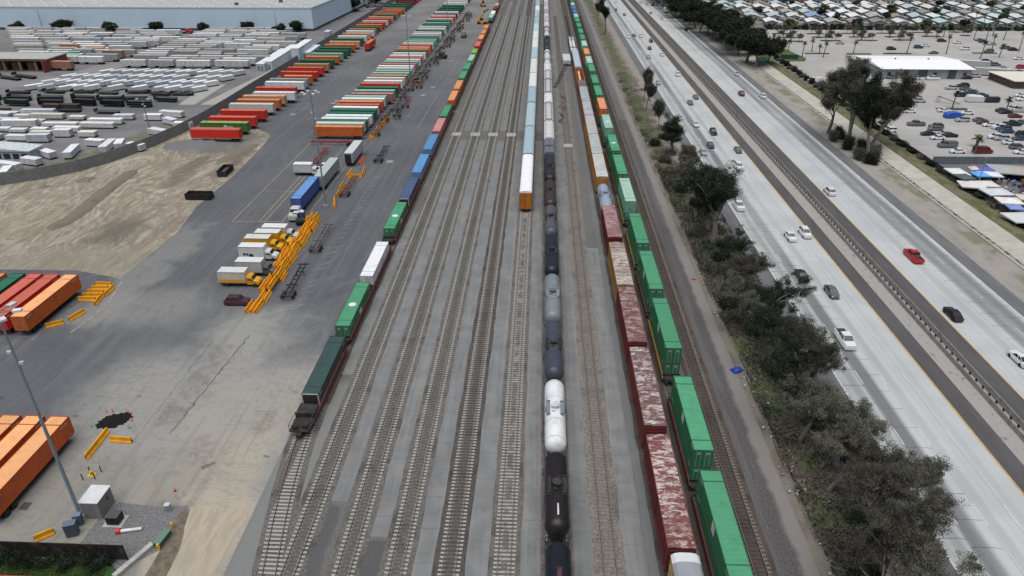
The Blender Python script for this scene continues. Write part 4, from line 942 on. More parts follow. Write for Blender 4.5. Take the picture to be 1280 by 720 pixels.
# ------ box trucks
@cached
def box_truck(box, cab, L=5.2, roof=None, band=None):
    b = MB(); b.box(-1.2, 1.2, -.2, L, .95, 3.35)
    e = MB()
    for s in (-1, 1):
        e.box(min(s*1.2, s*1.215), max(s*1.2, s*1.215), -.2, L, 3.22, 3.36); e.box(min(s*1.2, s*1.215), max(s*1.2, s*1.215), -.2, L, .9, 1.05)
    r = MB(); r.box(-1.17, 1.17, -.17, L-.03, 3.34, 3.39)
    c = MB(); 
    c.loft([[( -1.0,y,.55),(-1.02,y,z-.25 if z>1.6 else z-.1),(-.88,y,z),(.88,y,z),(1.02,y,z-.25 if z>1.6 else z-.1),(1.0,y,.55)] for y, z in ((-.25,2.35),(-.9,2.38),(-1.35,2.2),(-1.75,1.55),(-2.5,1.38),(-2.75,1.15))])
    g = MB(); g.quad((-.85,-1.38,2.2),(.85,-1.38,2.2),(.92,-1.76,1.6),(-.92,-1.76,1.6)); 
    for s in (-1, 1):
        q = [(s*1.03,-.5,1.5),(s*1.03,-1.5,1.5),(s*1.0,-1.3,2.05),(s*1.0,-.5,2.1)]; g.quad(*(q if s > 0 else q[::-1]))
    out = [('cargo_box', b.mesh('cargo_box', paint(box, .5, .15))), ('trim', e.mesh('trim', M_GALV)), ('roof', r.mesh('roof', paint(roof or rgbmul(box, 1.05), .5, .1))), ('cab', c.mesh('cab', paint(cab, .35, .1))), ('windshield', g.mesh('windshield', M_GLASS))]
    if band:
        m = MB()
        for s in (-1, 1): m.box(min(s*1.216, s*1.224), max(s*1.216, s*1.224), -.1, L-.1, 1.06, 1.75)
        out.append(('side_band', m.mesh('side_band', paint(band, .5, .15))))
    for y in (-1.9, L-1.5):
        for s in (-1, 1):
            q = MB(); q.cyl((s*1.0-.14, y, .42), (s*1.0+.14, y, .42), .42, 14); out.append(('wheel', q.mesh('wheel', M_RUB)))
    u = MB(); u.box(-.9, .9, -2.3, L-.1, .45, .93); out.append(('chassis_frame', u.mesh('chassis_frame', M_DK)))
    for s in (-1, 1):
        q = MB(); q.box(s*.75-.14, s*.75+.14, -2.78, -2.7, .8, .98); out.append(('headlight', q.mesh('headlight', M_CLR_L)))
        q = MB(); q.box(s*1.2-.1, s*1.2+.1, -1.55, -1.45, 1.5, 1.9); out.append(('mirror', q.mesh('mirror', M_DK)))
    return out
BW = (.60,.62,.62); YL = (.70,.36,.02)
for px, py, box, cab, band, lb in [(324,356,(.60,.55,.46),YL,(.65,.30,.02),'yellow-cab box truck with a cream box and yellow band, nearest of the parked row'),
    (344,343,(.42,.43,.42),(.1,.1,.1),None,'plain grey-white box truck parked tail out, second of the row'),
    (346,324,BW,BW,None,'white box truck with a dark mark on its side, third of the parked row'),
    (352,313,(.60,.33,.02),YL,None,'yellow box truck with white roof and yellow cab in the parked row'),
    (364,306,(.60,.30,.01),(.6,.3,.01),None,'all-yellow box body with a white roof, fifth of the parked row'),
    (372,299,(.50,.50,.50),(.5,.5,.5),None,'grey-white box truck farthest back in the parked row')]:
    x, y = P(px, py, 0)
    inst(box_truck(box, cab, 5.3, (.62,.63,.62), band), 'box_truck', lb, 'box truck', x-2.3, y, 0, R(90), 'box trucks parked in a row')
x, y = P(346, 324)
m = MB(); m.box(x-6.7, x-6.2, y-1.235, y-1.226, 1.4, 1.9); m.box(x-6.05, x-5.6, y-1.235, y-1.226, 1.4, 1.9); m.box(x-5.4, x-4.5, y-1.235, y-1.226, 1.1, 1.75)
o = ob('side_mark', m.mesh('side_mark', M_DK))
for e in COL.objects:
    if e.get('label', '').startswith('white box truck with a dark'): o.parent = e; o.matrix_parent_inverse = (Matrix.Translation(e.location) @ Matrix.Rotation(e.rotation_euler.z, 4, 'Z')).inverted()
x, y = P(400, 219, 0)
inst(box_truck(BW, BW, 5.0, (.62,.63,.62)), 'box_truck', 'white box truck standing alone across the yellow parking lines', 'box truck', x-2.2, y+.4, 0, R(90))

# ------ parking lines
mk = MB()
def line(pts, w=.14, mb=None, z=.03):
    for (a, b), (c, d) in zip(pts, pts[1:]):
        v = Vector((c-a, d-b)).normalized(); n = Vector((-v.y, v.x))*w/2
        (mb or mk).quad((a-n.x, b-n.y, z), (a+n.x, b+n.y, z), (c+n.x, d+n.y, z), (c-n.x, d-n.y, z))
line([(-74.5, 153.6), (-74.2, 218)]); line([(-74.5, 153.6), (-61.5, 154)]); line([(-62.3, 153.8), (-62.2, 212)]); line([(-67.9, 154), (-67.7, 190)]); line([(-66.4, 154), (-66.4, 190)]); line([(-73.8, 174.5), (-63, 174.5)])
line([(-57.2, 160), (-57, 208)])
struct('parking_lines', mk, paint((.50, .43, .22), .8, .5, name='worn_line_paint'))
mk = MB()
line([(-41.9, 290), (-42.3, 235)], .16); line([(-41.7, 300), (-41.3, 360)], .14); line([(-41.6, 290.0), (-37.5, 290)], .16)
for i in range(0, 34): line([(-46.8, 101+i*2.6), (-44.6+rnd.uniform(-.2,.2), 101.5+i*2.6)], .10); 
for i in range(0, 34):
    if i % 3: line([(-47, 102.2+i*2.6), (-44.8, 104.0+i*2.6)], .10)
for (a, b) in [(487,202),(541,109),(529,119),(563,76),(596,23),(417,129),(421,126),(366,143)]:
    x, y = P(a, b); mk.box(x-1.0, x+1.0, y-1.2, y+1.2, .028, .034)
for y0 in range(99, 126, 100): pass
line([P(88,416), P(112,399), P(136,377), P(152,352)], .35); line([P(40,425), P(72,398), P(112,372)], .12)
struct('pavement_markings', mk, paint((.27, .27, .26), .8, .6, name='worn_white_paint'))

# ------ dumpsters, pit, misc
@cached
def dumpster():
    m = MB(); hl = 3.3; hw = 1.2
    for s in (-1, 1): m.box(s*hw-.05, s*hw+.05, -hl, hl, .15, 1.6); m.box(-hw, hw, s*hl-.05, s*hl+.05, .15, 1.55)
    m.box(-hw, hw, -hl, hl, .12, .22)
    r = MB()
    for k in range(-5, 6):
        for s in (-1, 1): r.box(s*(hw+.09)-.045, s*(hw+.09)+.045, k*.6-.05, k*.6+.05, .2, 1.58)
    for s in (-1, 1): r.box(s*(hw+.06)-.08, s*(hw+.06)+.08, -hl, hl, 1.58, 1.7)
    f = MB(); f.box(-hw+.1, hw-.1, -hl+.1, hl-.1, .3, .7)
    return [('walls', m.mesh('walls', paint((.018,.018,.02), .6, .2))), ('ribs', r.mesh('ribs', paint((.02,.02,.022), .6, .2))), ('load', f.mesh('load', paint((.06,.055,.05), .9, .6)))]
x, y = P(248, 250); inst(dumpster(), 'roll_off_dumpster', 'black open roll-off dumpster lying crosswise at the dirt edge', 'dumpster', x, y+1.0, 0, R(90), 'black dumpsters')
x, y = P(277, 221); inst(dumpster(), 'roll_off_dumpster', 'black open roll-off dumpster pointing away, farther up the dirt edge', 'dumpster', x, y+3, 0, R(4), 'black dumpsters')
t = NT('pit_black'); p_, X, Y, Z = t.pos(); n = t.noise(p_, .9, 5, .7)
mat_pit = t.done((.006,.006,.006), .95)
m = MB(); cx, cy = P(143, 526); rr = random.Random(4); ring = []
for i in range(44):
    a = i/44*2*math.pi; ring.append((cx+math.cos(a)*2.2*rr.uniform(.82,1.12)+math.sin(a)*.8, cy+math.sin(a)*2.0*rr.uniform(.82,1.12)))
m.sheet(ring, .05); struct('black_spill', m, mat_pit)
# cones
@cached
def cone(c):
    m = MB(); m.box(-.18, .18, -.18, .18, 0.01, .05); m.tube([(0,0,.05), (0,0,.7)], [.14, .03], 10)
    s = MB(); s.tube([(0,0,.33), (0,0,.48)], [.098, .07], 10)
    return [('cone_body', m.mesh('cone_body', paint(c, .5, .1))), ('reflective_band', s.mesh('reflective_band', paint(WHITE)))]
for i, (a, b, c, n) in enumerate([(133,515,(.7,.1,.1),'left-hand red cone behind the black spill'),(141,515,(.7,.1,.1),'second red cone behind the black spill'),(161,516,(.7,.1,.1),'red cone at the far right corner of the black spill'),(165,526,(.7,.08,.12),'pinkish cone right of the black spill'),(115,534,(.1,.4,.12),'green cone left of the black spill'),(162,535,(.1,.35,.12),'green cone at the lower right of the black spill'),(219,614,(.5,.03,.04),'dark red cone alone on the tan concrete'),(200,387,(.6,.05,.04),'lone red marker on the empty asphalt')][:7]):
    x, y = P(a, b); inst(cone(c), 'traffic_cone', n, 'cone', x, y, 0, 0, 'traffic cones')
# ------ light poles
@cached
def light_pole(H=29.5, heads=6):
    base = MB(); base.cyl((0,0,.02), (0,0,.9), .55, 14)
    p = MB(); p.tube([(0,0,.9), (0,0,H)], [.24, .11], 12)
    out = [('concrete_base', base.mesh('concrete_base', paint(CONC))), ('pole', p.mesh('pole', paint((.19,.24,.27), .5, .2), True))]
    arm = MB(); n = heads
    for k in range(n//2):
        a = k*math.pi/(n/2); c, s = math.cos(a), math.sin(a)
        arm.cyl((-1.5*c, -1.5*s, H-.1), (1.5*c, 1.5*s, H-.1), .07, 6)
    out.append(('cross_arm', arm.mesh('cross_arm', M_GALV)))
    for k in range(n):
        a = k*2*math.pi/n; c, s = math.cos(a), math.sin(a)
        l = MB(); l.rbox(1.85*c, 1.85*s, .42, .3, H-.25, H-.02, a); g = MB(); g.rbox(1.85*c, 1.85*s, .36, .24, H-.28, H-.25, a)
        out.append(('lamp_head', l.mesh('lamp_head', M_LAMPW), [('lens', g.mesh('lens', M_CLR_L))]))
    b = MB(); 
    for z, s in ((H*.78, 1), (H*.83, -1)): b.box(s*.35-.22, s*.35+.22, -.15, .15, z, z+.3)
    out.append(('camera_box', b.mesh('camera_box', M_LAMPW)))
    return out
inst(light_pole(30.2), 'light_pole', 'tall grey floodlight pole beside the small white-roofed hut, lower left', 'light pole', -56.3, 60.3, 0, R(20), 'tall yard light poles')
inst(light_pole(29.2), 'light_pole', 'tall floodlight pole beside the blue container trailer', 'light pole', -53.9, 163.1, 0, R(5), 'tall yard light poles')
inst(light_pole(29.5), 'light_pole', 'tall floodlight pole rising from the far chassis line beside the centre row', 'light pole', -53.6, 291, 0, R(5), 'tall yard light poles')
inst(light_pole(29.5), 'light_pole', 'farthest tall floodlight pole beyond the centre row', 'light pole', -53.6, 420, 0, R(5), 'tall yard light poles')

# ------ utility corner, lower left
@cached
def hut():
    b = MB(); b.box(-1.15, 1.15, -1.45, 1.45, .05, 2.65)
    r = MB(); r.box(-1.25, 1.25, -1.55, 1.55, 2.65, 2.78)
    d = MB(); d.box(-.45, .45, -1.475, -1.45, .1, 2.2); v = MB(); v.box(1.15, 1.175, .2, .6, 1.5, 1.85)
    return [('wall', b.mesh('wall', paint((.23,.22,.21), .8, .2))), ('roof', r.mesh('roof', paint((.62,.63,.64), .6, .1))), ('door', d.mesh('door', paint((.18,.18,.18)))), ('vent', v.mesh('vent', M_DK))]
inst(hut(), 'utility_hut', 'small grey hut with a white flat roof at the foot of the light pole', 'hut', -54.9, 61.9, 0, 0)
def bx(name, lb, cat, px, py, sx, sy, h, c, a=0, lid=None, z=0):
    x, y = P(px, py)
    m = MB(); m.box(-sx/2, sx/2, -sy/2, sy/2, .03, h); l = MB(); l.box(-sx/2-.04, sx/2+.04, -sy/2-.04, sy/2+.04, h, h+.07)
    d = MB(); d.box(-sx/2+.06, -.02, -sy/2-.02, -sy/2, .1, h-.1); d.box(.02, sx/2-.06, -sy/2-.02, -sy/2, .1, h-.1)
    inst([('cabinet', m.mesh('cabinet', paint(c, .6, .2))), ('lid', l.mesh('lid', paint(lid or rgbmul(c, 1.4), .6, .2))), ('door', d.mesh('door', paint(rgbmul(c, .8), .6, .2)))], name, lb, cat, x, y, z, R(a))
x, y = P(145, 652); single('concrete_pad', MB().box(-1.2,1.2,-1.0,1.0,.03,.1), paint((.42,.42,.40)), 'pale concrete pad under the black transformer box', 'pad', None, x, y)
bx('transformer_box', 'black stepped transformer box on a pale pad right of the hut', 'transformer', 145, 652, 1.5, 1.3, 1.2, (.016,.02,.02), 0, (.07,.08,.08), .07)
bx('switch_cabinet', 'blue-grey metal cabinet at the foot of the light pole', 'cabinet', 92, 668, 1.3, .9, 1.9, (.07,.10,.14), 20)
bx('switch_cabinet', 'second blue-grey cabinet, just behind the first at the pole foot', 'cabinet', 100, 655, .9, .7, 1.6, (.10,.13,.17), 20)
bx('utility_box', 'long green utility box beside the muddy verge', 'box', 204, 676, .9, 2.2, .75, (.06,.12,.09), -8, (.12,.2,.16))
bx('utility_box', 'small pale grey electrical box on the rock bed', 'box', 211, 638, .6, .5, 1.0, (.35,.38,.40), 0)
single('concrete_beam', MB().box(-.32,.32,-2.6,2.6,.05,.5), paint((.42,.42,.40), .8, .3), 'long pale concrete beam lying by the end of the black fence', 'beam', None, *P(168,702), 0, R(-24))
inst([('tube', MB().cyl((-1.2,0,.25),(1.2,0,.25),.22,12).mesh('tube', paint(WHITE), True)), ('end_cap', MB().cyl((-1.25,0,.3),(-1.75,0,.3),.34,14).mesh('end_cap', paint((.65,.04,.03)), True))], 'white_pipe', 'short white pipe with a round red cap beside the transformer box', 'pipe', *P(165,664), 0, R(12))
for i, (a, b) in enumerate([(216,660),(199,687)]):
    m = MB(); m.tube([(0,0,.02),(0,0,.8)],[.13,.13],10); c = MB(); c.cyl((0,0,.8),(0,0,.9),.16,10)
    for s in (-1, 1): c.cyl((0,0,.55),(s*.25,0,.55),.07,8)
    x, y = P(a, b); inst([('barrel', m.mesh('barrel', paint((.62,.42,.06)))), ('cap', c.mesh('cap', paint((.62,.42,.06))))], 'fire_hydrant', ['yellow hydrant at the top of the muddy verge','yellow hydrant just below the green utility box'][i], 'hydrant', x, y, 0, 0, 'yellow hydrants')
for i, (a, b) in enumerate([(104,599),(113,590),(119,598),(127,589)]):
    x, y = P(a, b+1); m = MB(); m.cyl((0,0,.02),(0,0,1.1),.07,8); single('bollard', m, M_DK, ['black bollard, left of four round the yellow hydrant','black bollard behind the yellow stand of the four','black bollard in front of the yellow stand of the four','black bollard, right of four round the yellow stand'][i], 'bollard', 'four black bollards', x, y)
x, y = P(115, 594); m = MB(); m.cyl((0,0,.02),(0,0,.7),.18,10); m.box(-.5,.5,-.4,.4,.02,.1); single('yellow_stand', m, paint((.6,.42,.05)), 'yellow stand on a pale base in the middle of four black bollards', 'stand', None, x, y)
# dark plate and hose
m = MB(); m.sheet([P(22,637), P(30,628), P(41,628), P(33,638)], .03); struct('dark_patch', m, paint((.07,.075,.085)))
# screen fence, hedge, wall
@cached
def screen(L, H, c):
    m = MB(); m.box(-L/2, L/2, -.02, .02, .15, H); p = MB()
    n = int(L/3)
    for i in range(n+1): x = -L/2+i*L/n; p.cyl((x, .05, 0), (x, .05, H+.05), .05, 6)
    p.cyl((-L/2, .05, H), (L/2, .05, H), .035, 6)
    return [('mesh_panel', m.mesh('mesh_panel', paint(c, .9, .3))), ('posts', p.mesh('posts', M_DK))]
inst(screen(24, 2.5, (.008,.008,.009)), 'screen_fence', 'black screened fence along the bottom left edge above the lawn', 'fence', -59.3, 54.4, 0, 0)
m = MB(); m.box(-80, -47.6, 50.6, 51.1, 0, .95); single('low_wall', m, paint((.42,.035,.06), .6, .15), 'long low red wall at the very bottom left corner', 'wall')
# ================================================================ freeway and right side
FY0, FY1 = 20, 1200
t = NT('freeway_concrete'); p, X, Y, Z = t.pos()
def fw(name, xa, lanes, dark):
    """pale freeway concrete: slab joints, wheel tracks and oil strips that belong to the lanes"""
    t = NT(name); p, X, Y, Z = t.pos()
    n1 = t.noise(p, .08, 4, .6); n2 = t.noise(p, 3, 5, .7); ns = t.noise(t.scale(p, (3.0, .02, 1)), .9, 4, .6)
    ys = t.noise(t.scale(p, (.4, .03, 1)), .5, 3, .5)
    c = t.mix(t.ss(n1, .3, .7), (.45, .475, .475), (.38, .40, .40))
    c = t.mix(t.math('MULTIPLY', t.ss(ns, .45, .62), .4), c, (.36, .37, .37))
    xw = t.math('ADD', X, t.math('MULTIPLY', t.math('SUBTRACT', t.noise(t.scale(p, (1, .05, 1)), .3, 2), .5), .5))
    for x0, w_, a in dark:
        m = t.ss(t.math('ABSOLUTE', t.math('SUBTRACT', xw, x0)), w_*.3, w_, 1, 0)
        m = t.math('MULTIPLY', t.math('MULTIPLY', m, a), t.ss(ys, .3, .6, .6, 1.15))
        c = t.mix(m, c, (.14, .148, .152))
    # slab joints
    ln = t.math('FLOOR', t.math('DIVIDE', t.math('SUBTRACT', X, xa), 3.72))
    yy = t.math('ADD', t.math('ADD', Y, t.math('MULTIPLY', ln, 1.3)), t.math('MULTIPLY', t.math('SUBTRACT', t.noise(p, .5, 3), .5), .5))
    fr = t.math('FRACT', t.math('DIVIDE', yy, 4.4)); j = t.ss(t.math('ABSOLUTE', t.math('SUBTRACT', fr, .5)), .482, .494)
    lm = t.ss(X, lanes[0]-.1, lanes[0], 1, 0) if lanes[1] else t.ss(X, lanes[0]-.1, lanes[0], 0, 1)
    c = t.mix(t.math('MULTIPLY', t.math('MULTIPLY', j, lm), t.ss(n1, .35, .6, .6, 1)), c, (.05, .05, .05))
    fx = t.math('FRACT', t.math('DIVIDE', t.math('SUBTRACT', X, xa), 3.72)); jx = t.ss(t.math('ABSOLUTE', t.math('SUBTRACT', fx, .5)), .488, .497)
    c = t.mix(t.math('MULTIPLY', jx, .75), c, (.06, .06, .06))
    c = t.mix(t.math('MULTIPLY', n2, .18), c, (.30, .31, .31))
    return t.done(c, .8)
ma = fw('freeway_concrete_left', 49, (56.4, 1), [(53.7, 1.7, .95), (51.2, 1.0, .4), (57.4, 1.0, .3), (61.3, .8, .12), (50.8, 2.6, .18)])
mb_ = fw('freeway_concrete_right', 76, (83.6, 0), [(87.4, 3.4, .6), (85.6, 1.2, .6), (89.0, 1.4, .7), (81.8, 1.3, .2)])
struct('freeway_left', MB().sheet([(49,FY0),(64.1,FY0),(64.1,FY1),(49,FY1)], .04), ma)
struct('freeway_right', MB().sheet([(76.1,FY0),(91,FY0),(91,FY1),(76.1,FY1)], .04), mb_)
def asph(name, c, c2):
    t = NT(name); p, X, Y, Z = t.pos(); n = t.noise(t.scale(p, (1, .15, 1)), .5, 5, .65); n2 = t.noise(p, 5, 4, .7)
    k = t.mix(t.ss(n, .35, .7), c, c2); k = t.mix(t.math('MULTIPLY', n2, .25), k, rgbmul(c2, 1.5)); return t.done(k, .9)
mas = asph('shoulder_asphalt', (.062, .06, .062), (.085, .083, .085))
mas2 = asph('outer_shoulder_asphalt', (.10, .105, .11), (.135, .14, .145))
sh = MB()
for a, b in ((64.3, 67.3), (72.2, 76.0)): sh.sheet([(a,FY0),(b,FY0),(b,FY1),(a,FY1)], .036)
struct('inner_shoulders', sh, mas)
sh = MB(); sh.sheet([(45.4,FY0),(49.0,FY0),(49.0,FY1),(45.4,FY1)], .036); sh.sheet([(91.2,FY0),(94.4,FY0),(94.4,FY1),(91.2,FY1)], .036)
struct('outer_shoulders', sh, mas2)
t = NT('median_gravel'); p, X, Y, Z = t.pos(); n = t.noise(p, .7, 6, .7); n2 = t.noise(p, 5, 4, .8)
c = t.mix(t.ss(n, .56, .68), (.32, .305, .285), (.14, .13, .11)); c = t.mix(t.math('MULTIPLY', n2, .35), c, (.16, .15, .135)); t.bump(n2, .06)
struct('median_gravel', MB().sheet([(67.0,FY0),(72.3,FY0),(72.3,FY1),(67.0,FY1)], .032), t.done(c, .95))
mk = MB(); my = MB()
def vline(mb, x, y0, y1, w_=.15, z=.052): mb.quad((x-w_/2,y0,z),(x+w_/2,y0,z),(x+w_/2,y1,z),(x-w_/2,y1,z))
vline(mk, 49.15, FY0, FY1, .2); vline(mk, 90.9, FY0, FY1, .2); vline(my, 64.0, FY0, FY1, .17); vline(my, 76.25, FY0, FY1, .17)
for x in (52.8, 56.5, 60.3, 79.9, 83.6, 87.3):
    y = FY0
    while y < 900: vline(mk, x, y, y+3.6, .13); y += 14.6
struct('lane_lines', mk, paint((.62, .62, .60), .7, .3, name='lane_paint')); struct('yellow_edge_lines', my, paint((.60, .36, .06), .7, .3, name='yellow_lane_paint'))
# median barrier: two low concrete walls with a dark metal-post rail between
m = MB(); r1 = MB(); r2 = MB()
for x in (70.3, 72.0): m.prism_y([(x-.2,.03),(x+.2,.03),(x+.08,.8),(x-.08,.8)], FY0, FY1)
y = FY0
while y < 700: r1.box(71.05, 71.25, y, y+.3, .03, .62); y += 1.9
r2.box(71.1, 71.2, FY0, FY1, .5, .6)
e = bpy.data.objects.new('median_barrier', None); COL.objects.link(e); tag(e, 'long median barrier of low concrete walls and dark posts dividing the freeway', 'median barrier')
ob('concrete_wall', m.mesh('concrete_wall', paint((.26,.25,.24), .85, .4)), e); o = ob('posts', r1.mesh('posts', M_DK), e); o['kind'] = 'stuff'; ob('rail', r2.mesh('rail', M_STEEL), e)

# verge soil between freeway and channel
t = NT('verge_soil'); p, X, Y, Z = t.pos(); n = t.noise(t.scale(p, (1, .35, 1)), .35, 6, .7); n2 = t.noise(p, 4, 5, .8); n3 = t.noise(p, .09, 4, .6)
c = t.mix(t.ss(n, .35, .65), (.31, .295, .27), (.25, .235, .21)); 
g1 = t.math('MULTIPLY', t.ss(X, 98, 100), t.math('MULTIPLY', t.ss(n3, .46, .56), t.ss(n2, .35, .55)))
c = t.mix(t.math('MULTIPLY', g1, .85), c, (.085, .115, .03)); c = t.mix(t.math('MULTIPLY', t.ss(n, .58, .7), .5), c, (.12, .11, .085)); c = t.mix(t.math('MULTIPLY', n2, .35), c, (.17, .16, .14)); t.bump(n2, .08)
mv = t.done(c, .95)
struct('freeway_verge', MB().sheet([(94.4,FY0),(102.5,FY0),(102.5,FY1),(94.4,FY1)], .034), mv)
# drainage channel: lip, floor, sloped side
def prof(name, pts, mat, y0=FY0, y1=FY1, kind='structure'):
    m = MB(); n = 60; rr = random.Random(5)
    m.add([(x, y0+(y1-y0)*i/n, z) for i in range(n+1) for x, z in pts], [(i*len(pts)+j, i*len(pts)+j+1, (i+1)*len(pts)+j+1, (i+1)*len(pts)+j) for i in range(n) for j in range(len(pts)-1)])
    return struct(name, m, mat)
t = NT('channel_concrete'); p, X, Y, Z = t.pos(); n = t.noise(p, .25, 6, .65); n2 = t.noise(t.scale(p, (.3, 2, 1)), 1.2, 4, .6)
fr = t.math('FRACT', t.math('DIVIDE', Y, 4.5)); j = t.ss(t.math('ABSOLUTE', t.math('SUBTRACT', fr, .5)), .485, .496)
c = t.mix(t.ss(n, .35, .65), (.42, .41, .36), (.35, .34, .29)); c = t.mix(t.math('MULTIPLY', t.ss(n2, .5, .7), .3), c, (.44, .43, .38)); c = t.mix(t.math('MULTIPLY', j, .5), c, (.12, .12, .10))
c = t.mix(t.ss(n, .66, .72), c, (.5, .49, .45))
mch = t.done(c, .9)
prof('channel_lip', [(102.5, .05), (102.55, .35), (102.95, .35), (103.0, .05)], mch)
t = NT('channel_mud'); p, X, Y, Z = t.pos(); n = t.noise(p, .5, 6, .75)
prof('channel_floor', [(103.0, .045), (104.3, .045)], t.done(t.mix(t.ss(n, .45, .58), (.26, .245, .21), (.04, .038, .033)), .9))
prof('channel_slope', [(104.3, .05), (108.8, 1.2)], mch)
t = NT('berm_grass_soil'); p, X, Y, Z = t.pos(); n = t.noise(t.scale(p, (1, .4, 1)), .6, 6, .7); n2 = t.noise(p, 5, 5, .8)
c = t.mix(t.ss(n, .42, .6), (.09, .105, .035), (.17, .15, .105)); c = t.mix(t.math('MULTIPLY', n2, .4), c, (.06, .065, .03)); t.bump(n2, .15)
mbe = t.done(c, .95); prof('channel_berm', [(108.8, 1.2), (112.5, 1.15), (115.4, .1)], mbe)

# chain link fence with bushes along the berm
def linkfence(name, pts, H, lb, c=(.05,.05,.055), thick=.02):
    e = bpy.data.objects.new(name, None); COL.objects.link(e); tag(e, lb, 'fence')
    m = MB(); p = MB()
    for (a, b), (c2, d) in zip(pts, pts[1:]):
        L = math.hypot(c2-a, d-b); an = math.atan2(d-b, c2-a); m.rbox((a+c2)/2, (b+d)/2, L/2, thick, .05, H, an)
        n = max(1, int(L/3))
        for i in range(n+1): x, y = a+(c2-a)*i/n, b+(d-b)*i/n; p.cyl((x, y, 0), (x, y, H+.1), .05, 5)
    ob('panel', m.mesh('panel', paint(c, .9, .4)), e); ob('posts', p.mesh('posts', M_DK), e); return e
linkfence('boundary_fence', [(116.2, 90), (116.4, 240), (119.2, 365), (121, 440)], 1.5, 'long dark fence with brush along the berm, edging the parking lot')

# parking lot asphalt
t = NT('lot_asphalt'); p, X, Y, Z = t.pos(); n = t.noise(p, .06, 5, .6); n2 = t.noise(p, 3, 4, .7); ns = t.noise(t.scale(p, (.06, 1, 1)), .8, 4, .6)
c = t.mix(t.ss(n, .35, .65), (.37, .365, .35), (.31, .307, .295)); c = t.mix(t.math('MULTIPLY', t.ss(ns, .5, .7), .4), c, (.41, .405, .395)); c = t.mix(t.math('MULTIPLY', n2, .2), c, (.24, .235, .225))
yj = t.math('ADD', Y, t.math('MULTIPLY', t.math('SUBTRACT', t.noise(p, .3, 4), .5), .8)); fr = t.math('FRACT', t.math('DIVIDE', yj, 16)); j = t.ss(t.math('ABSOLUTE', t.math('SUBTRACT', fr, .5)), .488, .497)
c = t.mix(t.math('MULTIPLY', j, .5), c, (.12, .12, .11))
struct('parking_lot', MB().sheet([(116.6,204.8),(600,204.8),(600,464),(121,464),(119.2,365),(116.8,240)], .03), t.done(c, .95))
struct('market_yard', MB().sheet([(116.6,60),(500,60),(500,204.6),(116.6,204.6)], .028), asph('market_asphalt', (.10,.10,.105), (.13,.13,.135)))
mk = MB()
for y0 in (222, 240, 262, 282):
    for k in range(28): vline(mk, 128+k*2.9+y0*.02, y0, y0+4.6, .12, .04)
struct('bay_lines', mk, paint((.48, .48, .46), .8, .6))

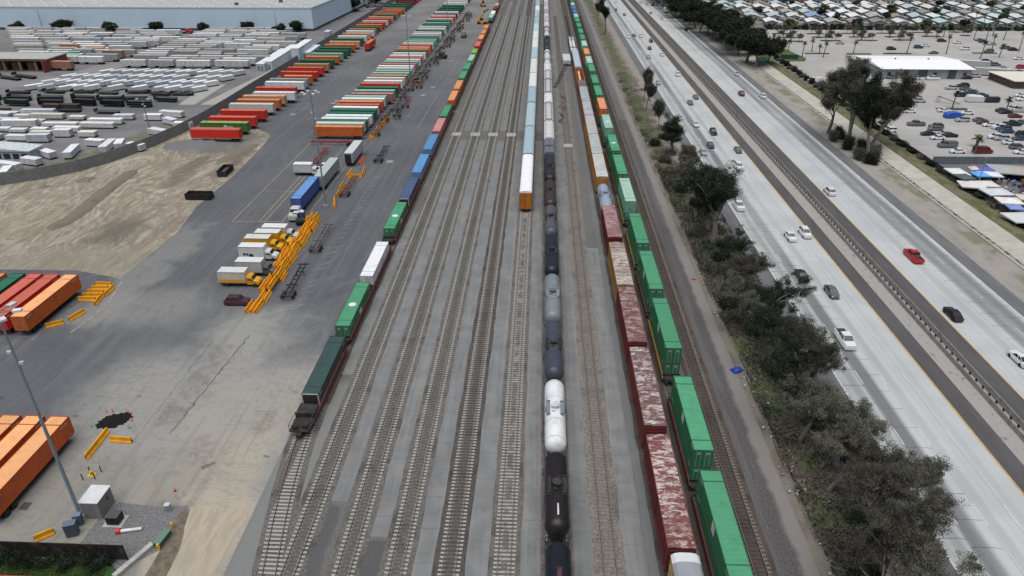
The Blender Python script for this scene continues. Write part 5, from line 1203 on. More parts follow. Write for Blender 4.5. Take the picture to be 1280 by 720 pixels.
# ------ car builder
@cached
def car(kind, c):
    P_ = dict(sedan=(4.7, .92, [(-2.35,.62,.55),(-2.3,.85,.78),(-1.7,.95,.9),(-.9,1.0,.92),(.9,1.02,.92),(1.7,1.02,.9),(2.3,.92,.8),(2.35,.6,.6)], [(-1.15,.98,.82),(-.35,1.42,.66),(.75,1.44,.66),(1.75,1.0,.8)]),
              suv=(4.8, .95, [(-2.4,.7,.6),(-2.35,1.0,.85),(-1.6,1.1,.93),(-.9,1.15,.95),(1,1.15,.95),(2.2,1.12,.93),(2.4,.95,.85),(2.42,.6,.7)], [(-1.2,1.1,.86),(-.5,1.72,.72),(1.6,1.74,.72),(2.25,1.12,.86)]),
              pickup=(5.8, 1.0, [(-2.9,.8,.7),(-2.85,1.1,.9),(-2.0,1.2,.97),(-1.3,1.22,.98),(.9,1.22,.98),(2.85,1.2,.97),(2.9,1.1,.93),(2.92,.65,.8)], [(-1.5,1.2,.9),(-.75,1.85,.74),(.65,1.86,.74),(.95,1.2,.9)]),
              van=(5.6, 1.0, [(-2.8,.8,.7),(-2.75,1.1,.9),(-2.1,1.3,.97),(-1.6,1.4,.98),(1,1.4,.98),(2.7,1.4,.98),(2.78,1.3,.93),(2.8,.65,.8)], [(-2.0,1.35,.92),(-1.3,2.05,.84),(2.6,2.08,.84),(2.78,1.4,.92)]))[kind]
    L, hw, body, gh = P_
    b = MB()
    b.loft([[(-w*hw/.95,y,.28),(-w*hw/.95,y,z-.16),(-w*hw/.95+.12,y,z),(w*hw/.95-.12,y,z),(w*hw/.95,y,z-.16),(w*hw/.95,y,.28)][::-1] for y, z, w in body])
    g = MB(); z0, z1 = gh[0][1]-.05, gh[1][1]
    B = [(-gh[0][2],gh[0][0],z0),(gh[0][2],gh[0][0],z0),(gh[3][2],gh[3][0],z0),(-gh[3][2],gh[3][0],z0)]
    T = [(-gh[1][2],gh[1][0],z1),(gh[1][2],gh[1][0],z1),(gh[2][2],gh[2][0],gh[2][1]),(-gh[2][2],gh[2][0],gh[2][1])]
    g.add(B+T, [(0,1,5,4),(1,2,6,5),(2,3,7,6),(3,0,4,7),(4,5,6,7)])
    r = MB(); h = .03; r.add([(x*1.02, y, z-.02) for x, y, z in T]+[(x*.96, y*1.0, z+.045) for x, y, z in T], [(4,5,6,7),(0,1,5,4),(1,2,6,5),(2,3,7,6),(3,0,4,7)])
    for (x0,y0_,a0_),(x1,y1_,a1_) in zip(B, T): r.tube([(x0,y0_,a0_),(x1,y1_,a1_)], .045, 4)
    for s in (-1, 1): r.tube([(s*(gh[0][2]+gh[3][2])/2, (gh[0][0]+gh[3][0])/2+.15, z0), (s*gh[1][2], (gh[1][0]+gh[2][0])/2+.1, z1)], .05, 4)
    if kind in ('van',): 
        for s in (-1, 1): r.add([(s*.93,-.3,1.35),(s*.93,2.72,1.35),(s*.85,2.62,2.07),(s*.85,-.3,2.07)], [(0,1,2,3) if s > 0 else (3,2,1,0)])
    pm = NT('car_paint'); pm.b.inputs['Coat Weight'].default_value = .4; n = pm.noise(pm.obj(), 2, 3)
    pm = pm.done(pm.mix(pm.math('MULTIPLY', n, .15), c, (.2, .19, .17)), .35, .1)
    out = [('body', b.mesh('body', pm, True)), ('windows', g.mesh('windows', M_GLASS)), ('roof', r.mesh('roof', pm))]
    if kind == 'pickup':
        q = MB(); q.box(-.78, .78, 1.1, 2.75, 1.215, 1.235); out.append(('bed', q.mesh('bed', M_DK)))
    for y in (-L*.31, L*.31):
        for s in (-1, 1):
            q = MB(); q.cyl((s*(hw-.12)-.12, y, .33), (s*(hw-.12)+.12, y, .33), .34, 12); out.append(('wheel', q.mesh('wheel', M_RUB)))
    for s in (-1, 1):
        q = MB(); q.box(s*.62-.16, s*.62+.16, -L/2-.01, -L/2+.12, .6, .75); out.append(('headlight', q.mesh('headlight', M_CLR_L)))
        q = MB(); q.box(s*.68-.14, s*.68+.14, L/2-.1, L/2+.02, .7, .86); out.append(('taillight', q.mesh('taillight', M_RED_L)))
    return out
CW = (.72,.73,.74); CK = (.012,.012,.014); CG = (.12,.125,.13); CS = (.40,.41,.42); CR = (.45,.012,.025); CB = (.02,.10,.40); CDB = (.03,.06,.12); CDR = (.12,.012,.015)
CNM = {CW:'white',CK:'black',CG:'dark grey',CS:'silver',CR:'bright red',CB:'blue',CDB:'navy blue',CDR:'dark red'}
left = [(1051,424,CW,'pickup'),(1038,364,CG,'sedan'),(1001,344,CK,'sedan'),(1008,291,CW,'suv'),(986,295,CW,'sedan'),(923,257,CW,'pickup'),(878,190,CS,'sedan'),(888,181,CDB,'sedan'),(922,187,CG,'sedan'),(923,208,CW,'suv'),(892,165,CK,'suv'),(868,155,CW,'sedan'),(861,128,CG,'sedan'),(869,121,CG,'sedan'),(822,103,CS,'sedan'),(847,93,CW,'suv'),(827,68,CW,'sedan'),(809,71,CS,'sedan'),(810,60,CK,'sedan'),(813,51,CK,'suv'),(801,45,CW,'suv'),(792,44,CG,'sedan'),(785,46,CW,'suv'),(779,18,CG,'sedan'),(769,12,CG,'sedan'),(772,2,CW,'sedan')]
LN = {0:'white pickup truck nearest on the left carriageway', 1:'dark grey sedan just beyond the nearest white pickup', 2:'black sedan beside the dark grey one on the left carriageway'}
nmk = dict(sedan='sedan', suv='SUV', pickup='pickup truck', van='van')
def onroad(px, py, c, k, i, side, n):
    x, y = P(px, py, .7)
    lanes = (50.9, 54.6, 58.4, 62.1) if side == 'left' else (78, 81.7, 85.4, 89.1)
    lx = min(lanes, key=lambda q: abs(q-x)); x = lx*.7+x*.3
    lb = LN.get(i) if side == 'left' and i in LN else f'{CNM[c]} {nmk[k]} driving on the {side} carriageway, {nth(i+1)} counting from the near end'
    inst(car(k, c), {'sedan':'sedan_car','suv':'suv_car','pickup':'pickup_truck','van':'van'}[k], lb, 'car' if k != 'pickup' else 'pickup', x, y, .05, 0 if side == 'left' else R(180), f'cars on the {side} carriageway')
for i, (a, b, c, k) in enumerate(left): onroad(a, b, c, k, i, 'left', len(left))
right = [(1271,448,CW,'sedan'),(1188,392,CK,'sedan'),(1142,320,CR,'pickup'),(1033,239,CW,'suv'),(953,120,CW,'suv'),(925,117,CDR,'suv'),(919,92,CW,'sedan'),(857,37,CK,'sedan'),(826,23,CW,'sedan'),(812,16,CS,'sedan'),(821,5,CS,'sedan'),(816,6,CK,'suv'),(808,5,CW,'sedan'),(801,3,CW,'sedan')]
for i, (a, b, c, k) in enumerate(right): onroad(a, b, c, k, i, 'right', len(right))
x, y = P(831, 15); inst(box_truck(WHITE, WHITE, 7.5, (.62,.63,.62)), 'box_truck', 'big white box truck on the far right carriageway by the dark trees', 'box truck', x, y, .04, R(180))

# ------ parked cars in the lot: (px,py,colour,kind)
lot = {'far rows by the houses': [(1050,54,CS,'sedan'),(1114,61,CK,'suv'),(1148,59,CDB,'suv'),(1157,57,CW,'sedan'),(1177,51,CK,'suv'),(1197,53,CW,'sedan'),(1206,61,CW,'suv'),(1167,66,CG,'sedan'),(1224,50,CG,'sedan'),(1229,52,CDB,'suv'),(1240,55,CS,'sedan'),(1236,64,CG,'suv'),(1256,60,CG,'suv'),(1266,62,CK,'suv'),(1273,73,CW,'sedan'),(1233,77,CK,'suv'),(1244,81,CG,'suv'),(1253,85,CS,'sedan'),(1260,88,CW,'sedan'),(1277,84,CR,'suv'),(1268,92,CDB,'suv'),(1275,90,CB,'sedan'),(1274,97,CDR,'sedan')],
'rows before the white-roofed building': [(1018,101,CW,'van'),(1146,98,CW,'pickup'),(1166,98,CW,'pickup'),(1208,97,CK,'sedan'),(1219,95,CS,'suv'),(1115,97,CG,'suv'),(1120,107,CG,'suv'),(1130,111,CW,'sedan'),(1189,110,CS,'suv'),(1204,107,CK,'suv'),(1207,111,CG,'sedan'),(1213,115,CDB,'sedan'),(1139,118,CG,'suv'),(1144,121,CG,'sedan'),(1149,126,CS,'suv'),(1112,126,CK,'sedan'),(1202,119,CK,'suv'),(1228,119,CDB,'sedan'),(1239,126,CK,'van'),(1216,114,CS,'sedan')],
'middle rows by the small palms': [(1137,139,CW,'sedan'),(1180,138,CW,'sedan'),(1209,141,CW,'sedan'),(1203,150,CS,'suv'),(1225,150,CG,'sedan'),(1230,153,CDR,'sedan'),(1237,156,CW,'sedan'),(1249,159,CW,'suv'),(1258,164,CDB,'sedan'),(1265,155,CK,'pickup'),(1253,138,CK,'sedan'),(1257,140,CK,'sedan'),(1269,136,CW,'suv'),(1275,138,CS,'van'),(1269,145,CDR,'sedan'),(1278,153,CG,'sedan'),(1145,155,CG,'pickup'),(1170,158,CG,'suv'),(1276,119,CW,'sedan'),(1278,124,CW,'suv')],
'near rows above the tents': [(1101,156,CW,'suv'),(1112,163,CW,'suv'),(1160,167,CK,'sedan'),(1182,167,CS,'sedan'),(1188,169,CK,'sedan'),(1172,172,CW,'sedan'),(1184,182,CG,'van'),(1197,189,CW,'sedan'),(1228,189,CDR,'van'),(1244,171,CW,'suv'),(1252,173,CS,'suv'),(1262,178,CW,'sedan'),(1275,173,CDB,'sedan'),(1272,184,CG,'suv'),(1277,190,CW,'sedan'),(1169,161,CG,'sedan'),(1255,161,CDB,'suv'),(1279,168,CK,'suv')]}
for nm, L in lot.items():
    L = sorted(L)
    for i, (a, b, c, k) in enumerate(L):
        x, y = P(a, b, .6)
        inst(car(k, c), {'sedan':'parked_car','suv':'parked_car','pickup':'pickup_truck','van':'parked_van'}[k], f'{CNM[c]} {nmk[k].replace(" truck", "")} in the {nm}, {nth(i+1)} from the left', 'car' if k not in ('van', 'pickup') else k, x, y, .03, R(90*rnd.choice((-1, 1)))+rnd.uniform(-.04, .04), 'cars parked in the right-hand lot')
x, y = P(1192, 144, 1); 
m = MB(); m.loft([[(-1.2,yy,.3),(-1.2,yy,z),(-.9,yy,z+.15),(.9,yy,z+.15),(1.2,yy,z),(1.2,yy,.3)][::-1] for yy, z in ((-3.2,.9),(-2.8,1.5),(-1,2.1),(1.5,2.1),(3,1.4),(3.2,.8))])
single('covered_boat', m, paint((.03,.10,.42), .5, .1), 'large vehicle under a bright blue tarp by the short palm planter', 'covered vehicle', None, x, y, 0, R(90), True)
x, y = P(1218, 124, 1); single('covered_trailer', MB().loft([[(-1.3,yy,.3),(-1.3,yy,z),(-1.0,yy,z+.2),(1.0,yy,z+.2),(1.3,yy,z),(1.3,yy,.3)][::-1] for yy, z in ((-3.2,1.2),(-2.6,2.2),(2.8,2.4),(3.2,1.4))]), paint(WHITE, .5, .1), 'white travel trailer parked end-on to a black van', 'trailer', None, x, y, 0, R(90), True)
# maroon car in the yard, and white cab, pickup beside white box truck
x, y = P(297, 377, .5); inst(car('suv', (.07,.012,.02)), 'suv_car', 'dark maroon SUV with a pinkish hood parked alone below the box trucks', 'car', x, y, 0, R(90))
x, y = P(405, 211, .5); inst(car('pickup', CW), 'pickup_truck', 'white pickup between the lone white box truck and grey trailer', 'pickup', x, y+1, 0, R(90))
@cached
def tractor(c):
    b = MB(); b.loft([[(-1.1,y,.6),(-1.1,y,z-.2),(-.9,y,z),(.9,y,z),(1.1,y,z-.2),(1.1,y,.6)][::-1] for y, z in ((-3,1.6),(-2.9,1.9),(-1.6,2.1),(-1.2,2.8),(-.8,2.95),(.8,2.95),(.9,2.6))])
    g = MB(); g.quad((-.9,-1.25,2.8),(.9,-1.25,2.8),(.95,-1.63,2.15),(-.95,-1.63,2.15))
    u = MB(); u.box(-.45,.45,-2.8,3.2,.6,.95)
    out = [('cab', b.mesh('cab', paint(c, .4, .1))), ('windshield', g.mesh('windshield', M_GLASS)), ('chassis_frame', u.mesh('chassis_frame', M_DK))]
    for y in (-2, 1.3, 2.5):
        for s in (-1, 1): q = MB(); q.cyl((s*.95-.18,y,.5),(s*.95+.18,y,.5),.5,12); out.append(('wheel', q.mesh('wheel', M_RUB)))
    return out
x, y = P(366, 276, .5); inst(tractor((.5,.5,.5)), 'semi_tractor', 'pale grey truck tractor left of the blue container trailer', 'truck', x, y+3, 0, R(0))
for i, (a, b) in enumerate([(371,276),(378,275)]):
    x, y = P(a, b); q = MB(); q.box(-.6,.6,-.6,.6,.05,2.2); r = MB(); r.prism_y([(-.65,2.2),(.65,2.2),(.3,2.45),(-.3,2.45)],-.65,.65); d = MB(); d.box(-.4,.4,-.63,-.6,.1,2.0)
    inst([('cabin', q.mesh('cabin', paint((.03,.07,.14)))), ('roof', r.mesh('roof', paint(WHITE))), ('door', d.mesh('door', paint((.05,.10,.18))))], 'portable_toilet', ['blue portable toilet with a white roof, the left one','blue portable toilet with a white roof, the right one'][i]+' before the blue trailer', 'portable toilet', x, y, 0, 0, 'portable toilets')
x, y = P(376, 281); single('water_tank', MB().tube([(-1.1,0,.9),(-.95,0,.9),(.95,0,.9),(1.1,0,.9)],[.5,.85,.85,.5],16), M_DK, 'black round tank lying at the far end of the yellow barrier stack', 'tank', None, x, y, 0, R(20), True)
for (a, b, lb) in [(580,47,'dark yard tractor driving on the asphalt beside the container train'),(552,73,'dark yard tractor near the chassis line')]:
    x, y = P(a, b); inst(tractor((.10,.11,.07) if a > 560 else (.03,.03,.03)), 'yard_tractor', lb, 'truck', x, y, 0, R(-8 if a > 560 else 60), 'yard tractors')
@cached
def stacker():
    b = MB(); b.box(-1.6,1.6,-3,3,.8,2.0); b.box(-1.2,1.2,1.6,3,2.0,2.9); bm = MB(); bm.tube([(0,2.5,2.6),(0,-2.5,8.5)],.45,6); sp = MB(); sp.box(-6,6,-3.0,-2.2,8,8.5); c = MB(); c.box(-.8,.8,-.4,1.2,2.0,3.6)
    out = [('body', b.mesh('body', paint((.62,.34,.02), .5, .3))), ('boom', bm.mesh('boom', paint((.6,.32,.02)))), ('spreader', sp.mesh('spreader', M_DK)), ('operator_cab', c.mesh('operator_cab', M_GLASS))]
    for y in (-2.2, 2.2):
        for s in (-1, 1): q = MB(); q.cyl((s*1.6-.35,y,.9),(s*1.6+.35,y,.9),.9,12); out.append(('wheel', q.mesh('wheel', M_RUB)))
    return out
for a, b, an, lb in [(603,30,80,'yellow reach stacker beside the container train, nearer one'),(604,8,10,'yellow reach stacker with raised boom farther up the yard'),(521,103,70,'yellow loader parked by the chassis line')]:
    x, y = P(a, b); inst(stacker(), 'reach_stacker', lb, 'reach stacker', x, y, 0, R(an), 'yellow yard machines', (.6,.6,.45) if a == 521 else None)
# ================================================================ foliage builders
def leaf_mat(name, a, b):
    t = NT(name); p, X, Y, Z = t.pos(); n = t.noise(p, 1.1, 4, .7); n2 = t.noise(p, .25, 2)
    c = t.mix(t.ss(n, .35, .65), a, b); c = t.mix(t.math('MULTIPLY', t.ss(n2, .4, .6), .4), c, rgbmul(b, 1.25))
    oi = t.n.new('ShaderNodeObjectInfo'); h = t.n.new('ShaderNodeHueSaturation'); t.L(c, h.inputs[4]); t.L(t.math('ADD', t.math('MULTIPLY', oi.outputs['Random'], .7), .65), h.inputs[2]); t.L(t.math('ADD', t.math('MULTIPLY', oi.outputs['Random'], .04), .48), h.inputs[0])
    return t.done(h.outputs[0], .7, 0, .2)
LF_EUC = leaf_mat('eucalyptus_leaves', (.052,.056,.043), (.105,.105,.082))
LF_GRN = leaf_mat('green_leaves', (.025,.045,.018), (.055,.085,.03))
LF_DRK = leaf_mat('dark_leaves', (.009,.015,.011), (.020,.028,.017))
LF_DRY = leaf_mat('dry_leaves', (.075,.062,.047), (.13,.112,.085))
LF_GRS = leaf_mat('weed_leaves', (.028,.052,.012), (.06,.10,.024))
LF_PALM = leaf_mat('palm_fronds', (.03,.045,.018), (.07,.09,.035))
t = NT('bark'); o_ = t.obj(); n = t.noise(t.scale(o_, (4, 4, 1)), 3, 5, .7)
BARK = t.done(t.mix(t.ss(n, .35, .65), (.09,.078,.065), (.26,.245,.22)), .9)
def leaves_mesh(name, cents, size, mats, rs, flat=.0):
    """many small leaf-clump faces; cents: (N,3)"""
    g = np.random.default_rng(rs); N = len(cents)
    a = g.normal(size=(N, 3)); a /= np.linalg.norm(a, axis=1)[:, None]; a[:, 2] *= (1-flat); a /= np.linalg.norm(a, axis=1)[:, None]
    b = np.cross(a, g.normal(size=(N, 3))); b /= np.linalg.norm(b, axis=1)[:, None]
    s = size*g.uniform(.55, 1.4, N)[:, None]; l = g.uniform(1.0, 2.2, N)[:, None]
    V = np.stack([cents-a*s*l, cents+b*s*.6, cents+a*s*l, cents-b*s*.6], 1).reshape(-1, 3)
    me = bpy.data.meshes.new(name); me.vertices.add(4*N); me.vertices.foreach_set('co', V.ravel())
    me.loops.add(4*N); me.loops.foreach_set('vertex_index', np.arange(4*N)); me.polygons.add(N)
    me.polygons.foreach_set('loop_start', np.arange(N)*4); me.polygons.foreach_set('loop_total', np.full(N, 4))
    for m in mats: me.materials.append(m)
    if len(mats) > 1: me.polygons.foreach_set('material_index', g.choice(len(mats), N, p=[.88]+[.12/(len(mats)-1)]*(len(mats)-1)).astype(np.int32))
    me.update(); me.validate(); return me
@cached
def tree(seed, H, spread, nleaf, size, mat=0, bare=.15, clump=.9, up=.55, low=.25, tf=.40, tr=.018):
    """trunk forks into limbs, limbs into twigs; leaves hang in clumps about the twig ends"""
    g = random.Random(seed); mb = MB(); tips = []
    def grow(p, d, L, r, lev):
        n = 4; pts = [p]; rr = [r]; q = Vector(p)
        for i in range(n):
            d = (d+Vector((g.uniform(-1,1), g.uniform(-1,1), g.uniform(-.4,.7)))*.16).normalized(); q = q+d*L/n; pts.append(tuple(q)); rr.append(r*(1-.5*(i+1)/n))
            if lev >= 2: tips.append((tuple(q), lev))
        if r > .012: mb.tube(pts, rr, 6 if lev < 2 else 4)
        if lev >= 4: return
        k = {0: 4, 1: 4, 2: 3, 3: 3}[lev]
        for i in range(k):
            a = g.uniform(0, 6.283); t_ = g.uniform(.35, 1.0) if i else 1.0; bp = Vector(pts[0]).lerp(Vector(pts[-1]), t_) if lev else Vector(pts[min(n, 1+int(t_*n*.99))])
            tilt = g.uniform(.35, .95)*(spread/ (H*.45)); nd = (d*(1-.35*tilt)+Vector((math.cos(a), math.sin(a), g.uniform(-.15, up)))*tilt).normalized()
            grow(tuple(bp), nd, L*g.uniform(.55, .78), rr[-1]*(.75 if t_ > .9 else .55)+.004, lev+1)
    grow((0,0,0), Vector((g.uniform(-.08,.08), g.uniform(-.08,.08), 1)).normalized(), H*tf, H*tr, 0)
    gn = np.random.default_rng(seed+50); T = np.array([p for p, l in tips if p[2] > H*low]); 
    keep = gn.random(len(T)) > bare; T = T[keep]
    # match the requested height
    zmax = T[:, 2].max(); k = H/zmax; rad = np.percentile(np.hypot(T[:, 0]-T[:, 0].mean(), T[:, 1]-T[:, 1].mean()), 93); kx = min(spread*.9/rad, k*1.6)
    per = max(1, nleaf//len(T)); idx = np.repeat(np.arange(len(T)), per)
    w_ = gn.uniform(.35, 1.0, len(T))[idx][:, None]*clump
    C = T[idx]+np.clip(gn.normal(size=(len(idx), 3)), -1.5, 1.5)*w_*np.array([1, 1, .75])
    C = T[idx]*np.array([kx, kx, k])+(C-T[idx])*min(k, 1.25); mb.v = [(x*kx, y*kx, z*k) for x, y, z in mb.v]
    M = [[LF_EUC, LF_DRY], [LF_GRN, LF_EUC], [LF_DRK, LF_GRN], [LF_DRY, LF_EUC]][mat]
    return [('trunk', mb.mesh('trunk', BARK, True)), ('crown', leaves_mesh('crown', C, size, M, seed))]
@cached
def palm(H, seed):
    g = random.Random(seed); m = MB(); bx_, by_ = g.uniform(-.4,.4), g.uniform(-.4,.4)
    m.tube([(0,0,0),(bx_*.3,by_*.3,H*.5),(bx_,by_,H)], [.28,.2,.19], 7)
    f = MB(); n = 26
    for i in range(n):
        a = i*2.4; el = g.uniform(-.7, 1.1); L = g.uniform(1.5, 2.1); c, s = math.cos(a), math.sin(a); pr = None
        for j in range(4):
            t_ = j/3; r = L*t_; z = H+math.sin(el)*L*t_-.6*t_*t_*L*.6; r *= math.cos(el)*.9+.1; w_ = .28*math.sin(math.pi*(t_*.85+.12))+.02
            q = ((bx_+c*r-s*w_, by_+s*r+c*w_, z-w_*.4), (bx_+c*r+s*w_, by_+s*r-c*w_, z-w_*.4))
            if pr: f.quad(pr[0], pr[1], q[1], q[0])
            pr = q
    return [('trunk', m.mesh('trunk', paint((.13,.11,.09), .9, .3))), ('fronds', f.mesh('fronds', LF_PALM))]
@cached
def shrub(seed, r, h, n, size, mat=0):
    gn = np.random.default_rng(seed); k = 9; cc = gn.uniform(-1, 1, (k, 3))*np.array([r*.6, r*.6, h*.3])+np.array([0, 0, h*.5])
    C = cc[gn.integers(0, k, n)]+gn.normal(size=(n, 3))*np.array([r*.28, r*.28, h*.2]); C[:, 2] = np.abs(C[:, 2])+.03
    st = MB(); g = random.Random(seed)
    for i in range(5): a = g.uniform(0, 6.28); st.tube([(0,0,0), (math.cos(a)*r*.4, math.sin(a)*r*.4, h*.7)], [.04, .012], 4)
    return [('stems', st.mesh('stems', BARK)), ('foliage', leaves_mesh('foliage', C, size, [[LF_EUC, LF_DRY],[LF_GRN, LF_EUC],[LF_DRK, LF_GRN],[LF_DRY, LF_EUC],[LF_GRS, LF_GRN]][mat], seed))]

# ------ strip of soil, weeds and trees between the tracks and the freeway
t = NT('strip_soil'); p, X, Y, Z = t.pos(); n = t.noise(t.scale(p, (1, .45, 1)), .28, 6, .65); n2 = t.noise(p, 3, 5, .8); n3 = t.noise(p, .12, 3)
c = t.mix(t.ss(n, .38, .6), (.115, .10, .08), (.19, .175, .15))
xx = t.math('ADD', X, t.math('MULTIPLY', t.math('SUBTRACT', n3, .5), 8.0))
gm = t.math('MULTIPLY', t.math('MULTIPLY', t.ss(xx, 34.6, 36), t.ss(xx, 38.5, 40.5, 1, 0)), t.ss(n, .40, .5))
c = t.mix(t.math('MULTIPLY', gm, .85), c, (.055, .085, .022)); c = t.mix(t.math('MULTIPLY', n2, .45), c, (.085, .075, .06)); t.bump(n2, .12)
m1 = t.box(41.5, 46, 140, 900, 1.2, t.math('MULTIPLY', t.math('SUBTRACT', n3, .5), 4.0)); c = t.mix(t.math('MULTIPLY', m1, .7), c, (.27, .25, .22))
mb = MB(); rr = random.Random(2); rows = []
for i in range(241):
    y = 34+i*4; rows.append([(33.2, y, .03), (34.5, y, .1+rr.uniform(0,.15)), (37, y, .3+rr.uniform(0,.3)), (40, y, .3+rr.uniform(0,.3)), (43, y, .15+rr.uniform(0,.1)), (45.6, y, .03)])
mb.add([v for r in rows for v in r], [(i*6+j, i*6+j+1, (i+1)*6+j+1, (i+1)*6+j) for i in range(240) for j in range(5)])
struct('planting_strip', mb, t.done(c, .95))
gn = np.random.default_rng(3)
def scatter(name, n, xf, yf, size, mats, rs, zf=.25, lb=None, cat='ground cover', density=None):
    g = np.random.default_rng(rs); x = xf(g, n); y = yf(g, n)
    C = np.stack([x, y, np.abs(g.normal(size=n))*zf+.15], 1)
    o = ob(name, leaves_mesh(name, C, size, mats, rs)); o['kind'] = 'stuff'; tag(o, lb, cat); return o
def clumpy(x0, x1, y0, y1, k, sd):
    cx = gn.uniform(x0, x1, k); cy = gn.uniform(y0, y1, k)
    st = {}
    def xf(g, n): st['i'] = g.integers(0, k, n); return np.clip(cx[st['i']]+g.normal(size=n)*sd, x0-.3, x1+.3)
    def yf(g, n): return cy[st['i']]+g.normal(size=n)*sd*1.8
    return xf, yf
a, b = clumpy(34.6, 39.0, 46, 330, 150, .55); scatter('green_weeds', 42000, a, b, .09, [LF_GRS, LF_GRN], 11, .14, 'green weeds in patches along the foot of the tree strip')
a, b = clumpy(34.5, 43, 46, 330, 260, .8); scatter('dry_brush', 45000, a, b, .10, [LF_DRY, LF_EUC], 12, .25, 'dry brown brush and dead stalks under the strip trees')
a, b = clumpy(35, 45, 46, 200, 150, 1.2); scatter('dark_undergrowth', 40000, a, b, .16, [LF_EUC, LF_DRK], 13, .5, 'dark tangled undergrowth below the strip trees')
# litter
m = MB(); rr = random.Random(8)
for i in range(110):
    x = 33.4+abs(rr.gauss(0, 2.6)); y = rr.choice((rr.uniform(50, 100), rr.uniform(60, 240))); s = rr.uniform(.05, .2); m.rbox(x, y, s, s*.7, .2, .2+s*.8+.1, rr.uniform(0, 3))
o = struct('litter', m, paint((.5, .48, .46), .8, .5), 'stuff'); tag(o, 'scattered pale litter along the edge of the gravel road', 'litter')
x, y = P(921, 464); m = MB(); m.loft([[(-.9,yy,.1),(-.8,yy,z),(0,yy,z+.2),(.8,yy,z),(.9,yy,.1)][::-1] for yy, z in ((-.6,.3),(-.2,.6),(.3,.5),(.7,.2))]); single('tarp_heap', m, paint((.02,.05,.35), .5, .2), 'crumpled bright blue tarp dumped beside the gravel road under the trees', 'tarp', None, x, y, 0, .4)
x, y = P(867, 349); m.v = m.v; single('red_sheet', MB().loft([[(-.4,yy,.1),(-.3,yy,z),(.25,yy,z),(.4,yy,.1)][::-1] for yy, z in ((-.4,.25),(0,.4),(.3,.2))]), paint((.45,.05,.08)), 'small red sheet of rubbish on the strip edge', 'rubbish', None, x, y)

# big strip trees: (x, y, height, spread, kind, variant)
ST = [(40.6,45,12,5.6,0,1),(37.2,50.5,10.5,5.2,0,2),(41.8,54.5,11.5,5.2,0,3),(38.6,59.5,12,5.4,0,4),(42.0,64,12.5,5.2,0,1),(38.0,68,11,5.0,0,2),(41.0,73,13,5.6,0,3),(37.8,78,10.5,4.8,0,4),(40.4,83,13.5,4.8,2,1),(38.6,88,11.5,5,0,2),(40.6,93,13.5,5.0,0,3),(38.2,98.5,11,4.8,2,4),(39.4,104,12.5,4.6,2,1),(38.4,111,11.5,4.6,0,2),(38.9,119,11.5,4.0,0,3),(39.0,128,10.5,4.4,2,4),
 (39.2,144,20,7.2,2,1),(40.0,152,15,4.8,2,2),(38.8,160,12.5,4.4,2,3),(38.2,178,9,2.6,3,4),(41.0,190,9,2.4,3,1),(41.4,211,11.5,4.0,2,2),(40.6,236,11,1.9,0,3),(39.6,262,13.5,2.0,0,4),(40.6,276,13,2.2,0,1),(37.6,440,17,3.0,2,3),(36.2,475,16,2.6,2,4)]
LBT = 'grey-green eucalyptus|olive-grey eucalyptus|brown-tinged thin-leaved tree|dark green leafy tree'.split('|')
for i, (x, y, H, sp, mt, v) in enumerate(ST):
    big = y < 135
    pr = tree(v+mt*10+(100 if big else 0)+(200 if H > 18 else 0), H, sp, 36000 if big else 24000, .062 if big else .10, mt, .52 if big else .35, .36 if big else .55, .5, .10, .28, .022)
    inst(pr, 'eucalyptus_tree', f'{ {0:"greyish airy", 1:"green leafy", 2:"dense dark", 3:"thin brownish"}[mt]} tree in the strip beside the freeway, {nth(i+1)} from the near end', 'tree', x, y, .1, rnd.uniform(0, 6.28), 'trees between the tracks and the freeway', None)
for i in range(46):
    y = 46+i*4.1+rnd.uniform(-1.5, 1.5); x = rnd.uniform(35.5, 44.5) if y < 135 else rnd.uniform(36.5, 41.5)
    if y > 150 and i % 2: continue
    inst(shrub(1+i % 5, 1.9, 1.9, 2600, .11, [0, 3, 2, 3, 1][i % 5]), 'shrub', f'low {["grey","brown","dark","brown","green"][i%5]} shrub under the strip trees, {nth(i+1)} from the near end', 'shrub', x, y, .1, rnd.uniform(0, 6), 'shrubs in the tree strip', (1, 1.2, rnd.uniform(.6, 1.2)))

# right bank trees
for i, (x, y, H, sp, mt, v) in enumerate([(98.5,222,27,6.2,2,1),(100.5,211,22,5.4,2,2),(103.5,217,24,5.8,0,3),(97.5,236,20,5.4,2,4),(101.5,228,25,5.4,0,2)]):
    inst(tree(300+v+mt*10, H, sp, 52000, .13, 0 if v != 2 else 2, .30, .80, .35, .02, .15, .012), 'eucalyptus_tree', f'{"dense dark" if v == 2 else "airy greyish"} tall tree beside the drainage channel, {["front left","front middle","right-hand","rear left","rear right"][i]} of its clump', 'tree', x, y, 0, v*1.3, 'tall trees beside the channel')
for i in range(22):
    y = 348+i*13+rnd.uniform(-3, 3); x = 103.5+rnd.uniform(-3, 3) -(y-350)*.05; v = i % 4
    inst(tree(400+v, 14.5+v, 7, 16000, .32, 2, .0, 1.35, .3, .0, .22), 'dark_tree', f'dark tree in the row along the freeway bank, {nth(i+1)} from its near end', 'tree', x, y, 0, rnd.uniform(0, 6), 'dark tree row on the far freeway bank', (1, 1, rnd.uniform(.85, 1.1)))
for i in range(14):
    y = 352+i*19; inst(tree(400+i % 4, 14.5+i % 4, 7, 16000, .32, 2, .0, 1.35, .3, .0, .22), 'dark_tree', f'dark tree behind the bank row, {nth(i+1)} of the rear rank from its near end', 'tree', 110.5-(y-350)*.06+rnd.uniform(-1.5, 1.5), y, 0, rnd.uniform(0, 6), 'dark tree row on the far freeway bank', (.9, .9, .85))
